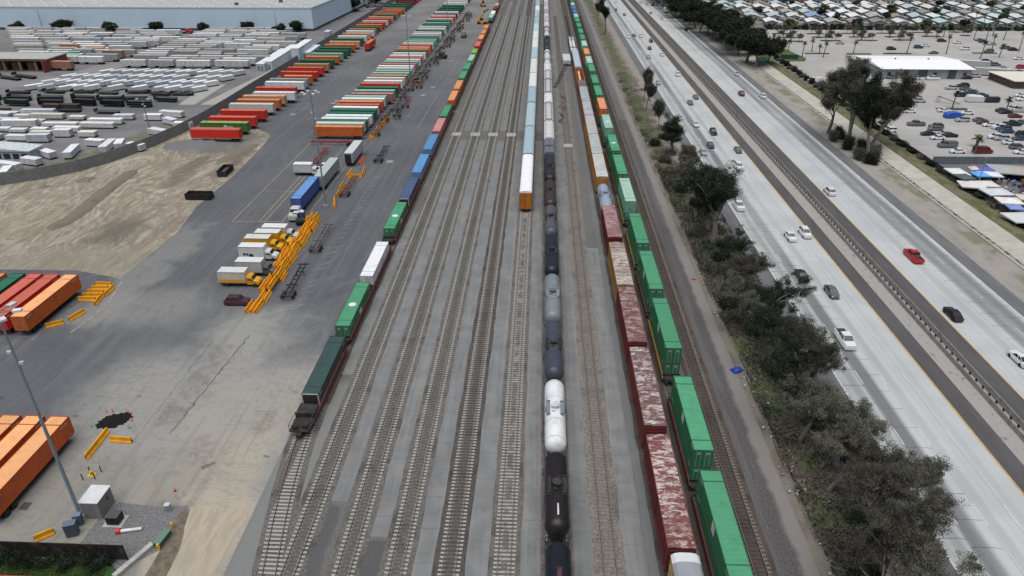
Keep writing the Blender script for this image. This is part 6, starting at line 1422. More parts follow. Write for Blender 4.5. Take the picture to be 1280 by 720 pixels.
for i in range(38):
    y = 132+i*6.4; inst(shrub(20+i % 3, 1.3, 1.6, 900, .16, 2 if i % 3 else 3), 'shrub', f'dark bush along the lot fence, {nth(i+1)} from the tents end', 'bush', 115.6+(y-240)*.02*(y > 240), y, .1, i, 'bushes along the lot fence', (1, 1.4, rnd.uniform(.6, 1.3)))

for i, (x, y, s) in enumerate([(96.5,208,1.5),(98.5,204,1.3),(101,207,1.6),(100,214,1.8),(103,212,1.4),(97,218,1.7),(95.8,227,1.5),(99,230,1.6)]):
    inst(shrub(24+i % 3, 2.2, 4.2, 5200, .13, 2 if i % 2 else 0), 'shrub', f'tall dark shrub at the foot of the big channel-side trees, {nth(i+1)} from the near end', 'shrub', x, y, 0, i, 'shrubs under the channel-side trees', (.72, .95, s*.55))
# road sign by the dark trees
x, y = P(951, 84); m = MB(); m.box(-2.2,2.2,-.06,.06,2.2,4.6); b = MB(); b.box(-2.0,2.0,-.075,-.06,3.9,4.1); b.box(-1.6,1.2,-.075,-.06,3.2,3.4); p2 = MB()
for s in (-1.4, 1.4): p2.cyl((s,.1,0),(s,.1,4.4),.08,6)
inst([('panel', m.mesh('panel', paint((.02,.22,.15), .5, .1))), ('border_bars', b.mesh('border_bars', paint(WHITE))), ('posts', p2.mesh('posts', M_GALV))], 'road_sign', 'green freeway guide sign below the end of the dark tree row', 'road sign', x, y, 0, R(0))

# ------ palms and planters in the lot
A_ = [(960,45,440,345),(960,95,485,355),(960,150,515,380),(960,200,505,405),(960,338,572,430),(960,437,515,395),(960,513,535,440),(960,552,572,425),(960,850,540,425),(960,855,365,215),(960,935,400,280),(960,510,370,260),(960,570,370,255),(960,215,360,250),(960,155,360,260),(960,1215,365,230),(1120,105,540,385),(1120,500,540,360),(1120,775,400,240),(1120,855,318,130),(1120,900,400,260),(1120,965,355,220),(1120,1030,575,440),(1120,1075,400,250),(1120,1225,520,330),(1120,840,590,430),(1120,960,490,350),(1120,300,360,240),(1120,35,395,260),(1120,405,385,270),(1120,475,370,280),(1120,760,290,120)]
def h_at(bx_, by_, ty_):
    x0, y0 = P(bx_, by_); 
    for k in range(1, 60):
        if P(bx_, ty_, k*.5)[1] < y0: return k*.5
    return 8
for i, (ox, u, vb, vt) in enumerate(sorted(A_, key=lambda q: q[0]+q[1]/8)):
    bx_, by_ = ox+u/8, vb/8; x, y = P(bx_, by_); H = min(16, h_at(bx_, by_, vt/8+1))
    inst(palm(round(H), i % 3), 'palm_tree', f'slender palm in the parking lot, {nth(i+1)} from the left of the lot palms', 'palm', x, y, 0, i, 'palms in the parking lot')
for i, (u, v, t_) in enumerate([(1120+560/8,90+365/8,90+225/8),(1120+1110/8,90+370/8,90+265/8),(1122,135,126),(1120+795/8,90+745/8,90+665/8),(1080+825/6,160+195/6,160+80/6)]):
    x, y = P(u, v); inst(palm(round(min(11, h_at(u, v, t_))), i % 3), 'palm_tree', ['palm beside the blue-tarped vehicle','palm with dark cars at the right edge of the lot','small palm left of the blue-tarped vehicle','short palm top above the dark car row','palm beside the dark red van'][i], 'palm', x, y, 0, i)
pl = [(1008,1030,42.7),(965,990,42.7),(972,998,47.5),(982,1004,52),(1015,1041,47),(1025,1050,51.3),(1052,1076,42.3),(1061,1087,47),(1071,1096,51),(1096,1120,42),(1106,1130,46.5),(1116,1138,50.5),(1006,1036,67.5),(1058,1088,68),(1108,1120,67.5),(1140,1165,41),(1152,1175,45.8),(1185,1213,40.5),(1200,1212,45),(1104,1138,67.6),(1101,1128,137),(1170,1208,137),(1215,1245,67)]
t = NT('planter_grass'); p, X, Y, Z = t.pos(); n = t.noise(p, .6, 4, .7); mpl = t.done(t.mix(n, (.02,.035,.014), (.10,.10,.04)), .95)
for i, (x0, x1, y_) in enumerate(pl):
    xa, ya = P(x0, y_); xb, _ = P(x1, y_); m = MB(); m.prism_y([(xa,.03),(xb,.03),(xb,.18),(xa,.18)], ya-.9, ya+.9); g_ = MB(); g_.box(xa+.15, xb-.15, ya-.75, ya+.75, .18, .5)
    e = bpy.data.objects.new('planter_island', None); COL.objects.link(e); tag(e, f'narrow green planter strip in the parking lot, {nth(i+1)} counting from back left', 'planter', 'planter strips in the lot')
    ob('curb', m.mesh('curb', paint(CONC)), e); ob('planting', g_.mesh('planting', mpl), e)
    for q in range(2):
        xx_ = xa+(xb-xa)*(.25+.5*q)
        if y_ < 60: inst(tree(500, 4.2, 2, 700, .22, 3, .3, .5), 'small_tree', f'small bare tree at the {"left" if not q else "right"} end of the {nth(i+1)} planter strip', 'tree', xx_, ya, .2, q+i, 'small trees on planters')
x, y = P(990, 75); m = MB(); g = [P(960, 52), P(1008, 73), P(1006, 77), P(975, 77), P(958, 60)]; struct('grass_slope', MB().sheet(g, .04), leaf_mat('grass_slope', (.035,.06,.015), (.07,.10,.03)))
m = MB(); xa, ya = P(990, 74); m.box(-6, 3, -.1, .1, 0, 2.2); single('green_screen_fence', m, paint((.02,.06,.04)), 'short dark green screened fence at the corner of the grass slope', 'fence', None, xa, ya)
# stairs / gangway frame in the lot
x, y = P(1172, 128); m = MB(); m.box(-.6,.6,-.6,.6,2.3,2.4); m2 = MB(); m2.tube([(0,0,2.4),(7,-2.5,.2)],.12,5); m2.tube([(0,-.8,2.4),(7,-3.3,.2)],.12,5)
for s in (-.5,.5): m2.cyl((s,s,0),(s,s,2.4),.06,5); m2.cyl((s,-s,0),(s,-s,2.4),.06,5)
inst([('platform', m.mesh('platform', M_STEEL)), ('ramp_frame', m2.mesh('ramp_frame', M_STEEL))], 'access_ramp', 'grey metal ramp frame standing in the middle of the parking lot', 'ramp', x, y)

# ------ buildings on the right
def win(mb, x0, x1, y, z0, z1): mb.box(x0, x1, y-.03, y, z0, z1)
e = bpy.data.objects.new('warehouse_building', None); COL.objects.link(e); e.location = (0, 0, 0); tag(e, 'low building with a big white gable roof and roll-up doors in the parking lot', 'building')
X0, X1, Y0, Y1 = 151.5, 190.5, 323.8, 353.5
ob('wall', MB().box(X0, X1, Y0, Y1, 0, 4.2).mesh('wall', paint((.34,.35,.36), .8, .15)), e)
r = MB(); r.add([(X0-.8,Y0-1.2,4.3),(X1+1,Y0-1.2,4.3),(X1+1,Y1+1,4.3),(X0-.8,Y1+1,4.3),(X0-.8,(Y0+Y1)/2,5.6),(X1+1,(Y0+Y1)/2,5.6)], [(0,1,5,4),(2,3,4,5),(3,0,4),(1,2,5),(3,2,1,0)])
ro = ob('roof', r.mesh('roof', paint((.80,.81,.82), .5, .04)), e)
for x in (163, 178): ob('roof_vent', MB().box(x-.3, x+.3, (Y0+Y1)/2-.3, (Y0+Y1)/2+.3, 5.5, 6.2).mesh('roof_vent', M_GALV), ro)
for x0, x1 in ((161, 163), (167.5, 171.5), (180.5, 184)): ob('roll_up_door', MB().box(x0, x1, Y0-.05, Y0, 0, 3.8).mesh('roll_up_door', paint((.06,.09,.12), .5, .2)), e)
for x0 in (154, 157.5, 174, 187): ob('window', MB().box(x0, x0+1.6, Y0-.04, Y0, 1.4, 2.8).mesh('window', M_GLASS), e)
# white box units and low shop
for (u, v, L, lb, cc_, an) in [(1211,82,15,'long white trailer just right of the white-roofed building',(.42,.44,.44),-52),(1237,92,15,'pale green-white container right of the long white trailer',(.40,.43,.41),-52)]:
    x, y = P(u, v, 1); inst(van_trailer(cc_, rgbmul(cc_, 1.15), L), 'white_container', lb, 'container', x+1, y, -.8, R(90+an*.35))
e = bpy.data.objects.new('low_shop_building', None); COL.objects.link(e); tag(e, 'low cream-roofed shop with a brown glazed front at the right edge', 'building')
an = R(-38); e.location = (*P(1262, 116), 0); e.rotation_euler = (0, 0, R(0))
cx, cy = P(1236, 100); e.location = (cx, cy, 0)
ob('wall', MB().box(.6, 20, -17, 2.0, 0, 3.0).mesh('wall', paint((.10,.055,.04), .8, .2)), e)
ob('roof', MB().box(0, 20.6, -17.6, 2.6, 3.0, 3.3).mesh('roof', paint((.66,.63,.54), .6, .1)), e)
for k in range(9): ob('window', MB().box(.55, .6, -16+k*2, -14.8+k*2, .8, 2.6).mesh('window', M_GLASS), e)
for k in range(6): ob('window', MB().box(2+k*3, 4+k*3, -17.05, -17, .8, 2.6).mesh('window', M_GLASS), e)

# ------ market tents
@cached
def canopy(w_, d, h, c, peak=.8):
    m = MB(); m.add([(-w_/2,-d/2,h),(w_/2,-d/2,h),(w_/2,d/2,h),(-w_/2,d/2,h),(0,0,h+peak)], [(0,1,4),(1,2,4),(2,3,4),(3,0,4)]); v = MB()
    for s in (-1, 1): v.box(-w_/2, w_/2, s*d/2-.015, s*d/2+.015, h-.3, h); v.box(s*w_/2-.015, s*w_/2+.015, -d/2, d/2, h-.3, h)
    out = [('canopy_top', m.mesh('canopy_top', paint(c, .7, .15))), ('valance', v.mesh('valance', paint(rgbmul(c, .9), .7, .2)))]
    for a in (-1, 1):
        for b in (-1, 1): q = MB(); q.cyl((a*w_/2*.97, b*d/2*.97, 0), (a*w_/2*.97, b*d/2*.97, h), .04, 5); out.append(('leg', q.mesh('leg', M_GALV)))
    tb = MB(); tb.box(-w_*.35, w_*.35, -d*.3, -d*.05, .7, .78); tb.box(-w_*.2, w_*.3, d*.1, d*.3, .1, 1.0); out.append(('stall_table', tb.mesh('stall_table', paint((.12,.11,.12), .8, .6)))); return out
TC = [(1197,214,4.5,6,WHITE,'white van-shaped canopy at the left corner of the market'),(1206,220,4,4.5,(.10,.12,.12),'dark grey canopy behind the front white ones'),(1231,211,5,4,(.10,.12,.45),'violet-blue canopy at the back of the market'),(1226,217,4,4,(.10,.35,.70),'sky blue canopy in the middle of the market'),(1238,217,5.5,4,WHITE,'white canopy right of the sky blue one'),(1215,230,6,5,(.60,.58,.56),'cream-white canopy at the front left of the market'),(1231,229,6,4.5,(.66,.66,.64),'white canopy right of the cream one'),(1246,239,6.5,5,(.60,.63,.68),'white canopy with blue sides in the front row'),(1262,250,5.5,4.5,(.62,.60,.57),'off-white canopy below the blue-sided one'),(1258,211,8,8,(.34,.35,.35),'large pale grey peaked canopy at the back right of the market'),(1272,212,8,8,(.40,.36,.34),'large beige-grey peaked canopy at the right edge'),(1269,258,3.5,3.5,(.20,.28,.55),'small blue-white canopy low in the market'),(1278,271,7,6,(.62,.66,.66),'white canopy at the right edge, lowest of the market'),(1283,246,4,4,(.66,.6,.5),'small cream canopy at the far right of the market'),(1218,210,2.6,2.6,(.55,.5,.48),'small rounded cream canopy beside the violet-blue one')]
for u, v, w_, d, c, lb in TC:
    x, y = P(u, v, 2.4); inst(canopy(w_, d, 2.3, c, .7), 'market_canopy', lb, 'canopy', x, y, 0, R(rnd.uniform(-12, 12)))
m = MB(); rr = random.Random(9); cols = [paint(c) for c in ((.5,.5,.5),(.06,.06,.07),(.12,.2,.5),(.3,.1,.1),(.25,.24,.22))]
for i in range(260):
    u, v = rr.uniform(1212, 1290), rr.uniform(212, 300)
    if (u-1180)*.78 < (v-212)*1.0+8: continue
    x, y = P(u, v); m.m(rr.randrange(5)); s = rr.uniform(.15, .6); m.rbox(x, y, s, s*.8, .03, rr.uniform(.3, 1.3), rr.uniform(0, 3))
o = ob('market_goods', m.mesh('market_goods', cols)); o['kind'] = 'stuff'; tag(o, 'jumble of boxes and goods spread between the market canopies', 'goods')
linkfence('market_fence', [(117, 204.7), (152, 205.3), (230, 206)], 2.3, 'blue-grey screened fence between the market and the parking lot', (.14,.17,.20), .04)
@cached
def standing_person(c1, c2, seed):
    """walker seen from far above: one continuous skinned body"""
    g = random.Random(seed); m = MB(); s = .28
    def ring(x, y, z, rx, ry): return [(x+rx*math.cos(k*math.pi/4), y+ry*math.sin(k*math.pi/4), z) for k in range(8)]
    m.m(1); m.loft([ring(-.1,.1,.02,.07,.12), ring(-.1,.05,.45,.07,.08), ring(-.09,0,.85,.1,.11)]); m.loft([ring(.1,-.15,.02,.07,.12), ring(.1,-.1,.45,.07,.08), ring(.09,0,.85,.1,.11)])
    m.m(0); m.loft([ring(0,0,.83,.18,.13), ring(0,0,1.1,.16,.12), ring(0,0,1.42,.22,.13), ring(0,0,1.5,.08,.08)])
    for q in (-1, 1): m.loft([ring(q*.24,0,1.42,.06,.06), ring(q*.29,-.05,1.1,.05,.05), ring(q*.28,-.15,.85,.035,.035)])
    m.m(2); m.loft([ring(0,0,1.48,.055,.055), ring(0,-.02,1.56,.085,.1), ring(0,-.01,1.68,.095,.11), ring(0,0,1.78,.05,.06)])
    return m.mesh('person', [paint(c1, .8, .1), paint(c2, .8, .1), paint((.25,.15,.10), .7, .05)], True)
for i, (u, v, lb) in enumerate([(1277,236,'person in dark clothes standing on the open market asphalt'),(1259,231,'person in a dark top walking between the market canopies'),(1266,240,'person in a pale top walking at the market front')]):
    x, y = P(u, v); o = ob('person', standing_person([(.03,.03,.04),(.05,.06,.12),(.4,.4,.4)][i], (.03,.04,.07), i)); o.location = (x, y, .03); o.rotation_euler = (0,0,i*2.0); tag(o, lb, 'person')
x, y = P(1220, 237); m = MB(); m.tube([(0,0,0),(0,0,9)],[.16,.1],8); m.box(-.5,.5,-.1,.1,8.8,8.95); single('market_pole', m, M_GALV, 'thin grey pole standing at the front left of the market', 'pole', None, x, y)

# ------ mobile homes
@cached
def home(L, W, rc, wc, seed):
    H = 2.9; b = MB(); b.box(-W/2+.4, W/2-.4, -L/2+.4, L/2-.4, 0, H)
    b.add([(-W/2+.4,-L/2+.4,H),(W/2-.4,-L/2+.4,H),(0,-L/2+.4,H+W*.13)], [(0,1,2)]); b.add([(-W/2+.4,L/2-.4,H),(W/2-.4,L/2-.4,H),(0,L/2-.4,H+W*.13)], [(2,1,0)])
    r = MB(); p = W*.145
    r.prism_y([(-W/2,H-.05),(0,H+p-.05),(W/2,H-.05),(W/2,H+.1),(0,H+p+.1),(-W/2,H+.1)], -L/2, L/2)
    w_ = MB(); g = random.Random(seed)
    for k in range(4): w_.box(-W/2+.36, -W/2+.4, -L/2+2+k*(L-4)/4, -L/2+3.4+k*(L-4)/4, 1.2, 2.2)
    for x in (-W*.28, W*.12): w_.box(x, x+1.4, -L/2+.36, -L/2+.4, 1.1, 2.2)
    c = MB(); c.box(W/2-.1, W/2+3.0, -L*.4, L*.1, 2.5, 2.62); 
    for y_ in (-L*.38, L*.08): c.cyl((W/2+2.9, y_, 0), (W/2+2.9, y_, 2.5), .06, 5)
    return [('wall', b.mesh('wall', paint(wc, .8, .2))), ('roof', r.mesh('roof', paint(rc, .8, .2))), ('windows', w_.mesh('windows', M_GLASS)), ('carport', c.mesh('carport', paint(rgbmul(rc, .9), .7, .2)))]
RC = [(.62,.63,.63),(.50,.52,.53),(.36,.36,.35),(.42,.37,.32),(.58,.60,.58),(.25,.24,.24),(.60,.60,.57),(.40,.46,.48),(.66,.67,.68),(.30,.25,.22),(.40,.55,.52),(.22,.33,.50)]
RCN = ['white','pale grey','mid grey','tan','off-white','dark grey','cream','blue-grey','bright white','brown','pale teal','blue']
rr = random.Random(21); rowsH = [474, 500, 520, 548, 568, 597, 618, 648, 670]
for j, y0 in enumerate(rowsH):
    x0 = 138 if j else 147; x1 = 300+(y0-474)*.8+30; k = 0; x = x0+(j % 2)*4 - (8*j if j > 1 else 0)*.4
    while x < x1:
        q = rr.choice([0,0,1,2,3,4,4,5,6,7,8,8,9,10,11 if rr.random() < .4 else 0]); W = rr.uniform(7.5, 9.0); W = round(W); L = 17 if j % 2 else 15
        wc = rr.choice([(.35,.36,.36),(.30,.27,.23),(.22,.26,.30),(.40,.40,.38)])
        inst(home(L, W, RC[q], wc, q), 'mobile_home', f'{RCN[q]} roofed mobile home, {nth(k+1)} from the left in the {nth(j+1)} row behind the lot', 'house', x, y0+8, 0, R(rr.uniform(-4, 4)+(-8)), 'mobile homes beyond the parking lot')
        k += 1; x += W+5.2
gk = {}
for i in range(44):
    j = i % len(rowsH); k = gk[j] = gk.get(j, 0)+1; x = 126+(k-1)*46+rr.uniform(0, 36); y = rowsH[j]-3+rr.uniform(-3, 3)
    inst(tree(520+i % 3, 5+i % 3, 2.6, 1500, .32, 2 if i % 2 else 1, .1, .7), 'garden_tree', f'dark garden tree, {nth(k)} from the left before the {nth(j+1)} row of mobile homes', 'tree', x, y, 0, i, 'garden trees among the mobile homes')
for i in range(34):
    x = 142+i*5.6; inst(shrub(40+i % 3, 3, 2.6, 900, .3, 2), 'hedge_bush', f'dark hedge bush behind the parking lot, {nth(i+1)} from the left', 'bush', x, 466+rr.uniform(-.6, .6), 0, i, 'hedge bushes behind the parking lot', (1, .8, rr.uniform(.6, 1.2)))
t = NT('home_park_ground'); p, X, Y, Z = t.pos(); n = t.noise(p, .15, 5, .7); c = t.mix(t.ss(n, .4, .6), (.20,.20,.19), (.10,.10,.09))
struct('home_park_ground', MB().sheet([(112,464.5),(900,464.5),(900,1200),(75,1200),(90,700)], .036), t.done(c, .95))
# ================================================================ left side: wall, trailer lot, warehouse
t = NT('lot_left_asphalt'); p, X, Y, Z = t.pos(); n = t.noise(p, .07, 5, .6); n2 = t.noise(p, 2, 4, .7)
c = t.mix(t.ss(n, .35, .65), (.12,.12,.125), (.17,.165,.165)); c = t.mix(t.math('MULTIPLY', n2, .2), c, (.24,.235,.225))
m = t.box(-215, -201, 290, 460, .6); c = t.mix(t.math('MULTIPLY', m, .6), c, (.24,.23,.23)); m = t.box(-420, -140, 293, 312, 2); c = t.mix(t.math('MULTIPLY', m, .5), c, (.22,.22,.22))
m = t.box(-180, -140, 254, 270, 2); c = t.mix(t.math('MULTIPLY', m, .5), c, (.085,.09,.10))
struct('trailer_lot', MB().sheet([(-620,165),(-170,165),(-142,200),(-131,230),(-124,262),(-122,440),(-150,446),(-620,442)], .02), t.done(c, .9))
# paler concrete apron strips and a weedy bank
t = NT('apron'); p, X, Y, Z = t.pos(); n = t.noise(p, .3, 5, .7)
struct('concrete_apron', MB().sheet([P(223,131), P(262,103), P(282,106), P(243,131)], .04).sheet([P(250,131), P(330,92), P(360,75), P(372,76), P(270,131)], .04), t.done(t.mix(n, (.34,.34,.31), (.27,.265,.24)), .9))
t = NT('bank_weeds'); p, X, Y, Z = t.pos(); n = t.noise(t.scale(p, (.5, 1, 1)), .35, 6, .7); n2 = t.noise(p, 2, 4, .8)
c = t.mix(t.ss(n, .42, .6), (.17,.155,.12), (.075,.10,.035)); c = t.mix(t.math('MULTIPLY', n2, .3), c, (.12,.11,.09))
struct('weedy_bank', MB().sheet([P(*q) for q in [(-150,243),(0,218),(90,198),(150,176),(200,158),(230,148),(250,150),(225,165),(160,192),(100,211),(0,229),(-150,254)]], .034), t.done(c, .95))
# concrete screen wall curving along the yard
def wallrun(name, pts, H, th, mat, lb, cat='wall', step=3.5, post=True):
    e = bpy.data.objects.new(name, None); COL.objects.link(e); tag(e, lb, cat); m = MB(); p = MB(); d = 0
    for (a, b), (c2, d2) in zip(pts, pts[1:]):
        L = math.hypot(c2-a, d2-b); an = math.atan2(d2-b, c2-a); m.rbox((a+c2)/2, (b+d2)/2, L/2+.05, th/2, 0, H, an)
        n = max(1, int(L/step))
        for i in range(n+1): x, y = a+(c2-a)*i/n, b+(d2-b)*i/n; p.rbox(x, y, .16, th/2+.06, 0, H+.06, an)
    ob('panels', m.mesh('panels', mat), e)
    if post: o = ob('posts', p.mesh('posts', mat), e); 
    return e
WP = [(-260,158),(-200,163),(-170,169.5),(-148,175.6),(-140,181),(-133,188.1),(-128.5,196),(-126.2,203),(-123,214),(-121,225.7),(-119.8,240),(-119.4,260),(-119.6,294),(-119.4,330),(-119.4,420),(-119,700)]
wallrun('concrete_wall', WP, 3.4, .25, paint((.20,.205,.21), .85, .3), 'long grey concrete screen wall curving between the dirt lot and the trailer lot')
# white jersey pieces along the inside of the wall
y = 258; i = 0
while y < 330:
    L = rnd.uniform(5, 9); inst([('body', MB().prism_y([(-.5,.02),(.5,.02),(.25,1.0),(-.25,1.0)], -L/2, L/2).mesh('body', paint(WHITE, .7, .2))), ('top_rail', MB().box(-.1,.1,-L/2+.2,L/2-.2,1.0,1.12).mesh('top_rail', M_GALV))], 'white_barrier', f'white barrier section behind the grey screen wall, {nth(i+1)} from its near end', 'barrier', -122.5-(y-258)*.02, y, 0, R(1), 'white barriers behind the wall'); y += L+rnd.uniform(.6, 4); i += 1
# warehouse
e = bpy.data.objects.new('distribution_warehouse', None); COL.objects.link(e); tag(e, 'huge pale blue-walled warehouse with a white flat roof dotted with skylights', 'warehouse')
HW = 13.5
FP = [(-700, 441), (-140, 446.5), (-137.8, 522), (-128, 900), (-700, 900)]
m = MB(); n = len(FP); m.add([(x, y, 1.4) for x, y in FP]+[(x, y, HW) for x, y in FP], [(i, (i+1) % n, (i+1) % n+n, i+n) for i in range(n)])
t = NT('pale_blue_wall'); p, X, Y, Z = t.pos(); n1 = t.noise(t.scale(p, (.2, .2, .02)), 1.0, 3); fr = t.math('FRACT', t.math('DIVIDE', X, 9.0)); jn = t.ss(t.math('ABSOLUTE', t.math('SUBTRACT', fr, .5)), .49, .497)
c = t.mix(n1, (.52,.65,.76), (.58,.71,.81)); c = t.mix(t.math('MULTIPLY', jn, .2), c, (.36,.46,.56)); ob('wall', m.mesh('wall', t.done(c, .7)), e)
k = MB(); k.add([(x, y-.05, 0) for x, y in FP]+[(x, y-.05, 1.4) for x, y in FP], [(i, (i+1) % n, (i+1) % n+n, i+n) for i in range(n)]); ob('dark_plinth', k.mesh('dark_plinth', paint((.05,.065,.09), .8, .2)), e)
t = NT('membrane_roof'); p, X, Y, Z = t.pos(); n1 = t.noise(p, .02, 4); n2 = t.noise(t.scale(p, (.2, 1, 1)), .1, 4, .7)
ro = ob('roof', MB().sheet(FP, HW-.6).mesh('roof', t.done(t.mix(t.math('MULTIPLY', t.ss(n2, .4, .7), .6), t.mix(n1, (.34,.36,.355), (.40,.42,.41)), (.30,.32,.32)), .8)), e)
pa = MB()
for (a, b), (c2, d) in zip(FP[:3], FP[1:4]): L = math.hypot(c2-a, d-b); pa.rbox((a+c2)/2, (b+d)/2, L/2, .2, HW-.65, HW+.03, math.atan2(d-b, c2-a))
ob('parapet', pa.mesh('parapet', paint((.55,.62,.68), .7, .1)), ro)
sk = MB(); vt = MB(); rr = random.Random(12)
for j in range(22):
    for i in range(48):
        x = -690+i*11.6+(j % 2)*5.8; y = 452+j*7.5
        if x > -141.5: continue
        sk.box(x-1.1, x+1.1, y-.6, y+.6, HW-.6, HW-.15)
        if rr.random() < .012: vt.box(x+4, x+6, y+2, y+3.6, HW-.6, HW+.9)
o = ob('skylights', sk.mesh('skylights', paint((.72,.74,.75), .3, .05)), ro); o['kind'] = 'stuff'; ob('rooftop_units', vt.mesh('rooftop_units', paint((.10,.10,.10))), ro)
# dark hedge line at the wall foot, round trees
for i, (u, v, w_, tp) in enumerate([(26,40,11,31),(81,40,19,27),(138,42,15,31),(196,41,10,32),(254,41,11,32),(311,41,7,37),(353,43,11,36),(371,40,9,35)]):
    x, y = P(u, v); s = 1.95; H = max(5, h_at(u, v, tp)); r_ = w_/s/2
    inst(tree(540+i % 2, round(max(H, 5)), max(2.5, r_), 7000, .42, 2, .0, 1.1, .3, .1), 'round_tree', f'dark round tree in front of the blue warehouse wall, {nth(i+1)} from the left', 'tree', x, y, 0, i, 'round trees before the warehouse')
x, y = P(389, 38); inst(palm(8, 1), 'palm_tree', 'palm near the corner of the blue warehouse', 'palm', x, y)
for i, (u, v, tp) in enumerate([(54,38,21),(200,36,22),(347,41,24),(14,38,16),(74,33,17)][:3]):
    x, y = P(u, v); inst(light_pole(12, 2), 'light_pole', f'slim light pole before the blue warehouse wall, {nth(i+1)} from the left', 'light pole', x, y, 0, 0, 'slim poles at the warehouse')
x, y = P(187, 152); inst(light_pole(12, 2), 'light_pole', 'small light pole on the weedy bank behind the trailer lot corner', 'light pole', *P(189,168), 0, 0)
x, y = P(235, 42); inst(tractor((.35,.02,.04)), 'semi_tractor', 'dark red truck parked at the end of the trailer lot aisle', 'truck', x, y, 0, R(90)); 
# brick shed with white roof
e = bpy.data.objects.new('brick_shed', None); COL.objects.link(e); tag(e, 'open-fronted brick shed with a pale flat roof among the trailers', 'shed')
ax, ay = P(-40, 90); bx_, by_ = P(67, 88); 
ob('back_wall', MB().box(ax, bx_, ay+17, ay+17.5, 0, 5.2).mesh('back_wall', paint((.20,.10,.07), .9, .2)), e)
ob('side_wall', MB().box(bx_-.6, bx_, ay-1, ay+17, 0, 5.2).mesh('side_wall', paint((.22,.055,.055), .9, .2)), e)
ob('roof', MB().box(ax, bx_+.2, ay+2, ay+18, 5.2, 5.7).mesh('roof', paint((.36,.36,.34), .8, .2)), e)
ob('fascia', MB().box(ax, bx_+.25, ay+1.7, ay+2, 4.7, 5.65).mesh('fascia', paint((.12,.08,.07), .8, .2)), e)
for k in range(6): ob('column', MB().box(bx_-6-k*7.5, bx_-5.5-k*7.5, ay+2, ay+2.5, 0, 4.8).mesh('column', paint((.30,.22,.15))), e)
for k in range(5):
    ob('bay_panel', MB().box(bx_-12.5-k*7.5, bx_-7.5-k*7.5, ay+6, ay+6.3, 0, 3.2).mesh('bay_panel', paint(rgbmul((.34,.20,.11), 1-.12*k), .9, .3)), e)
# trailers: long pale box trailers in rows
TW = [(.54,.55,.55),(.40,.42,.43),(.62,.63,.63),(.30,.32,.33),(.48,.47,.44),(.34,.33,.30)]
@cached
def lot_trailer(c, L, H=3.6):
    b = MB(); b.box(-1.3,1.3,-L/2,L/2,1.15,H); n = int(L/1.2)
    for i in range(n):
        y_ = -L/2+.3+i*(L-.6)/(n-1)
        for s in (-1, 1): b.box(min(s*1.3,s*1.34),max(s*1.3,s*1.34),y_-.05,y_+.05,1.2,H-.1)
    r = MB(); r.box(-1.32,1.32,-L/2-.02,L/2+.02,H,H+.06); w_ = MB(); w_.box(-1.1,1.1,-L/2+.6,-L/2+2.8,.1,.95); w_.box(-1.1,1.1,L/2-3.2,L/2-2.9,.05,1.15); w_.box(-.5,.5,-L/2,L/2,.95,1.15)
    return [('body', b.mesh('body', paint(c, .6, .3))), ('roof', r.mesh('roof', paint(rgbmul(c, 1.2), .6, .2))), ('running_gear', w_.mesh('running_gear', M_RUB))]
rr = random.Random(31)
def lotrow(y, x0, x1, k, side, p=.9, L=16):
    x = x0; i = 0
    while x < x1:
        l = rr.choice((L, L, L-2.5, L*.75)); l = round(l)
        if rr.random() < p:
            c = rr.choice(TW); inst(lot_trailer(c, l), 'box_trailer', f'pale trailer, {nth(i+1)} from the left in {side} row {nth(k+1)} from the warehouse', 'trailer', x+l/2, y+rr.uniform(-.6, .6), 0, R(90), f'pale trailers in the {side} of the trailer lot'); i += 1
        x += l+rr.uniform(.8, 2.5)
for k in range(18): lotrow(434-k*5.9, -199, -149+k*.4, k, 'right block', .86)
for k in range(16): lotrow(430-k*5.9, -322+k*4.6, -217, k, 'left block', .8)
for i, (u, v, c) in enumerate([(121,70,(.45,.20,.08)),(90,66,(.34,.15,.07)),(144,74,(.30,.20,.12)),(96,76,(.02,.22,.12)),(80,88,(.35,.18,.12)),(107,72,(.35,.40,.40))]):
    x, y = P(u, v); inst(lot_trailer(c, 10 if i != 3 else 6, 4.2), 'box_trailer', ['orange-brown box trailer at the end of the left trailer block','brown box trailer just behind the brick shed','dull brown low trailer beside the orange-brown one','bright green container unit beside the brick shed','brown container at the front corner of the brick shed','pale container behind the green unit'][i], 'trailer', x, y, 0, R(88))
# angled white truck bodies
@cached
def loose_box(c, L, W=2.4, H=2.1):
    b = MB(); b.box(-W/2,W/2,-L/2,L/2,.5,H); r = MB(); r.box(-W/2-.02,W/2+.02,-L/2-.02,L/2+.02,H,H+.06); f = MB()
    for s in (-.8, .8): f.box(s-.1,s+.1,-L/2,L/2,.03,.5)
    d = MB(); d.box(-W/2+.1,W/2-.1,-L/2-.03,-L/2,.6,H-.15)
    return [('body', b.mesh('body', paint(c, .6, .25))), ('roof', r.mesh('roof', paint(rgbmul(c, 1.15), .6, .15))), ('skids', f.mesh('skids', M_DK)), ('door', d.mesh('door', paint(rgbmul(c, .75), .6, .25)))]
for j, (yy, n) in enumerate([(318,15),(307,16),(296.5,17),(287,15)]):
    for i in range(n):
        x = -207+i*5.0-j*1.5+rr.uniform(-.5,.5)
        if rr.random() < .12 or x > -136-j: continue
        c = rr.choice(((.62,.64,.65),(.55,.58,.60),(.48,.52,.55),(.62,.64,.65))); inst(loose_box(c, rr.choice((6, 7))), 'truck_body', f'slanted white truck body, {nth(i+1)} from the left in the {nth(j+1)} slanted row', 'truck body', x, yy+rr.uniform(-.6,.6), 0, R(-38), 'slanted white truck bodies')
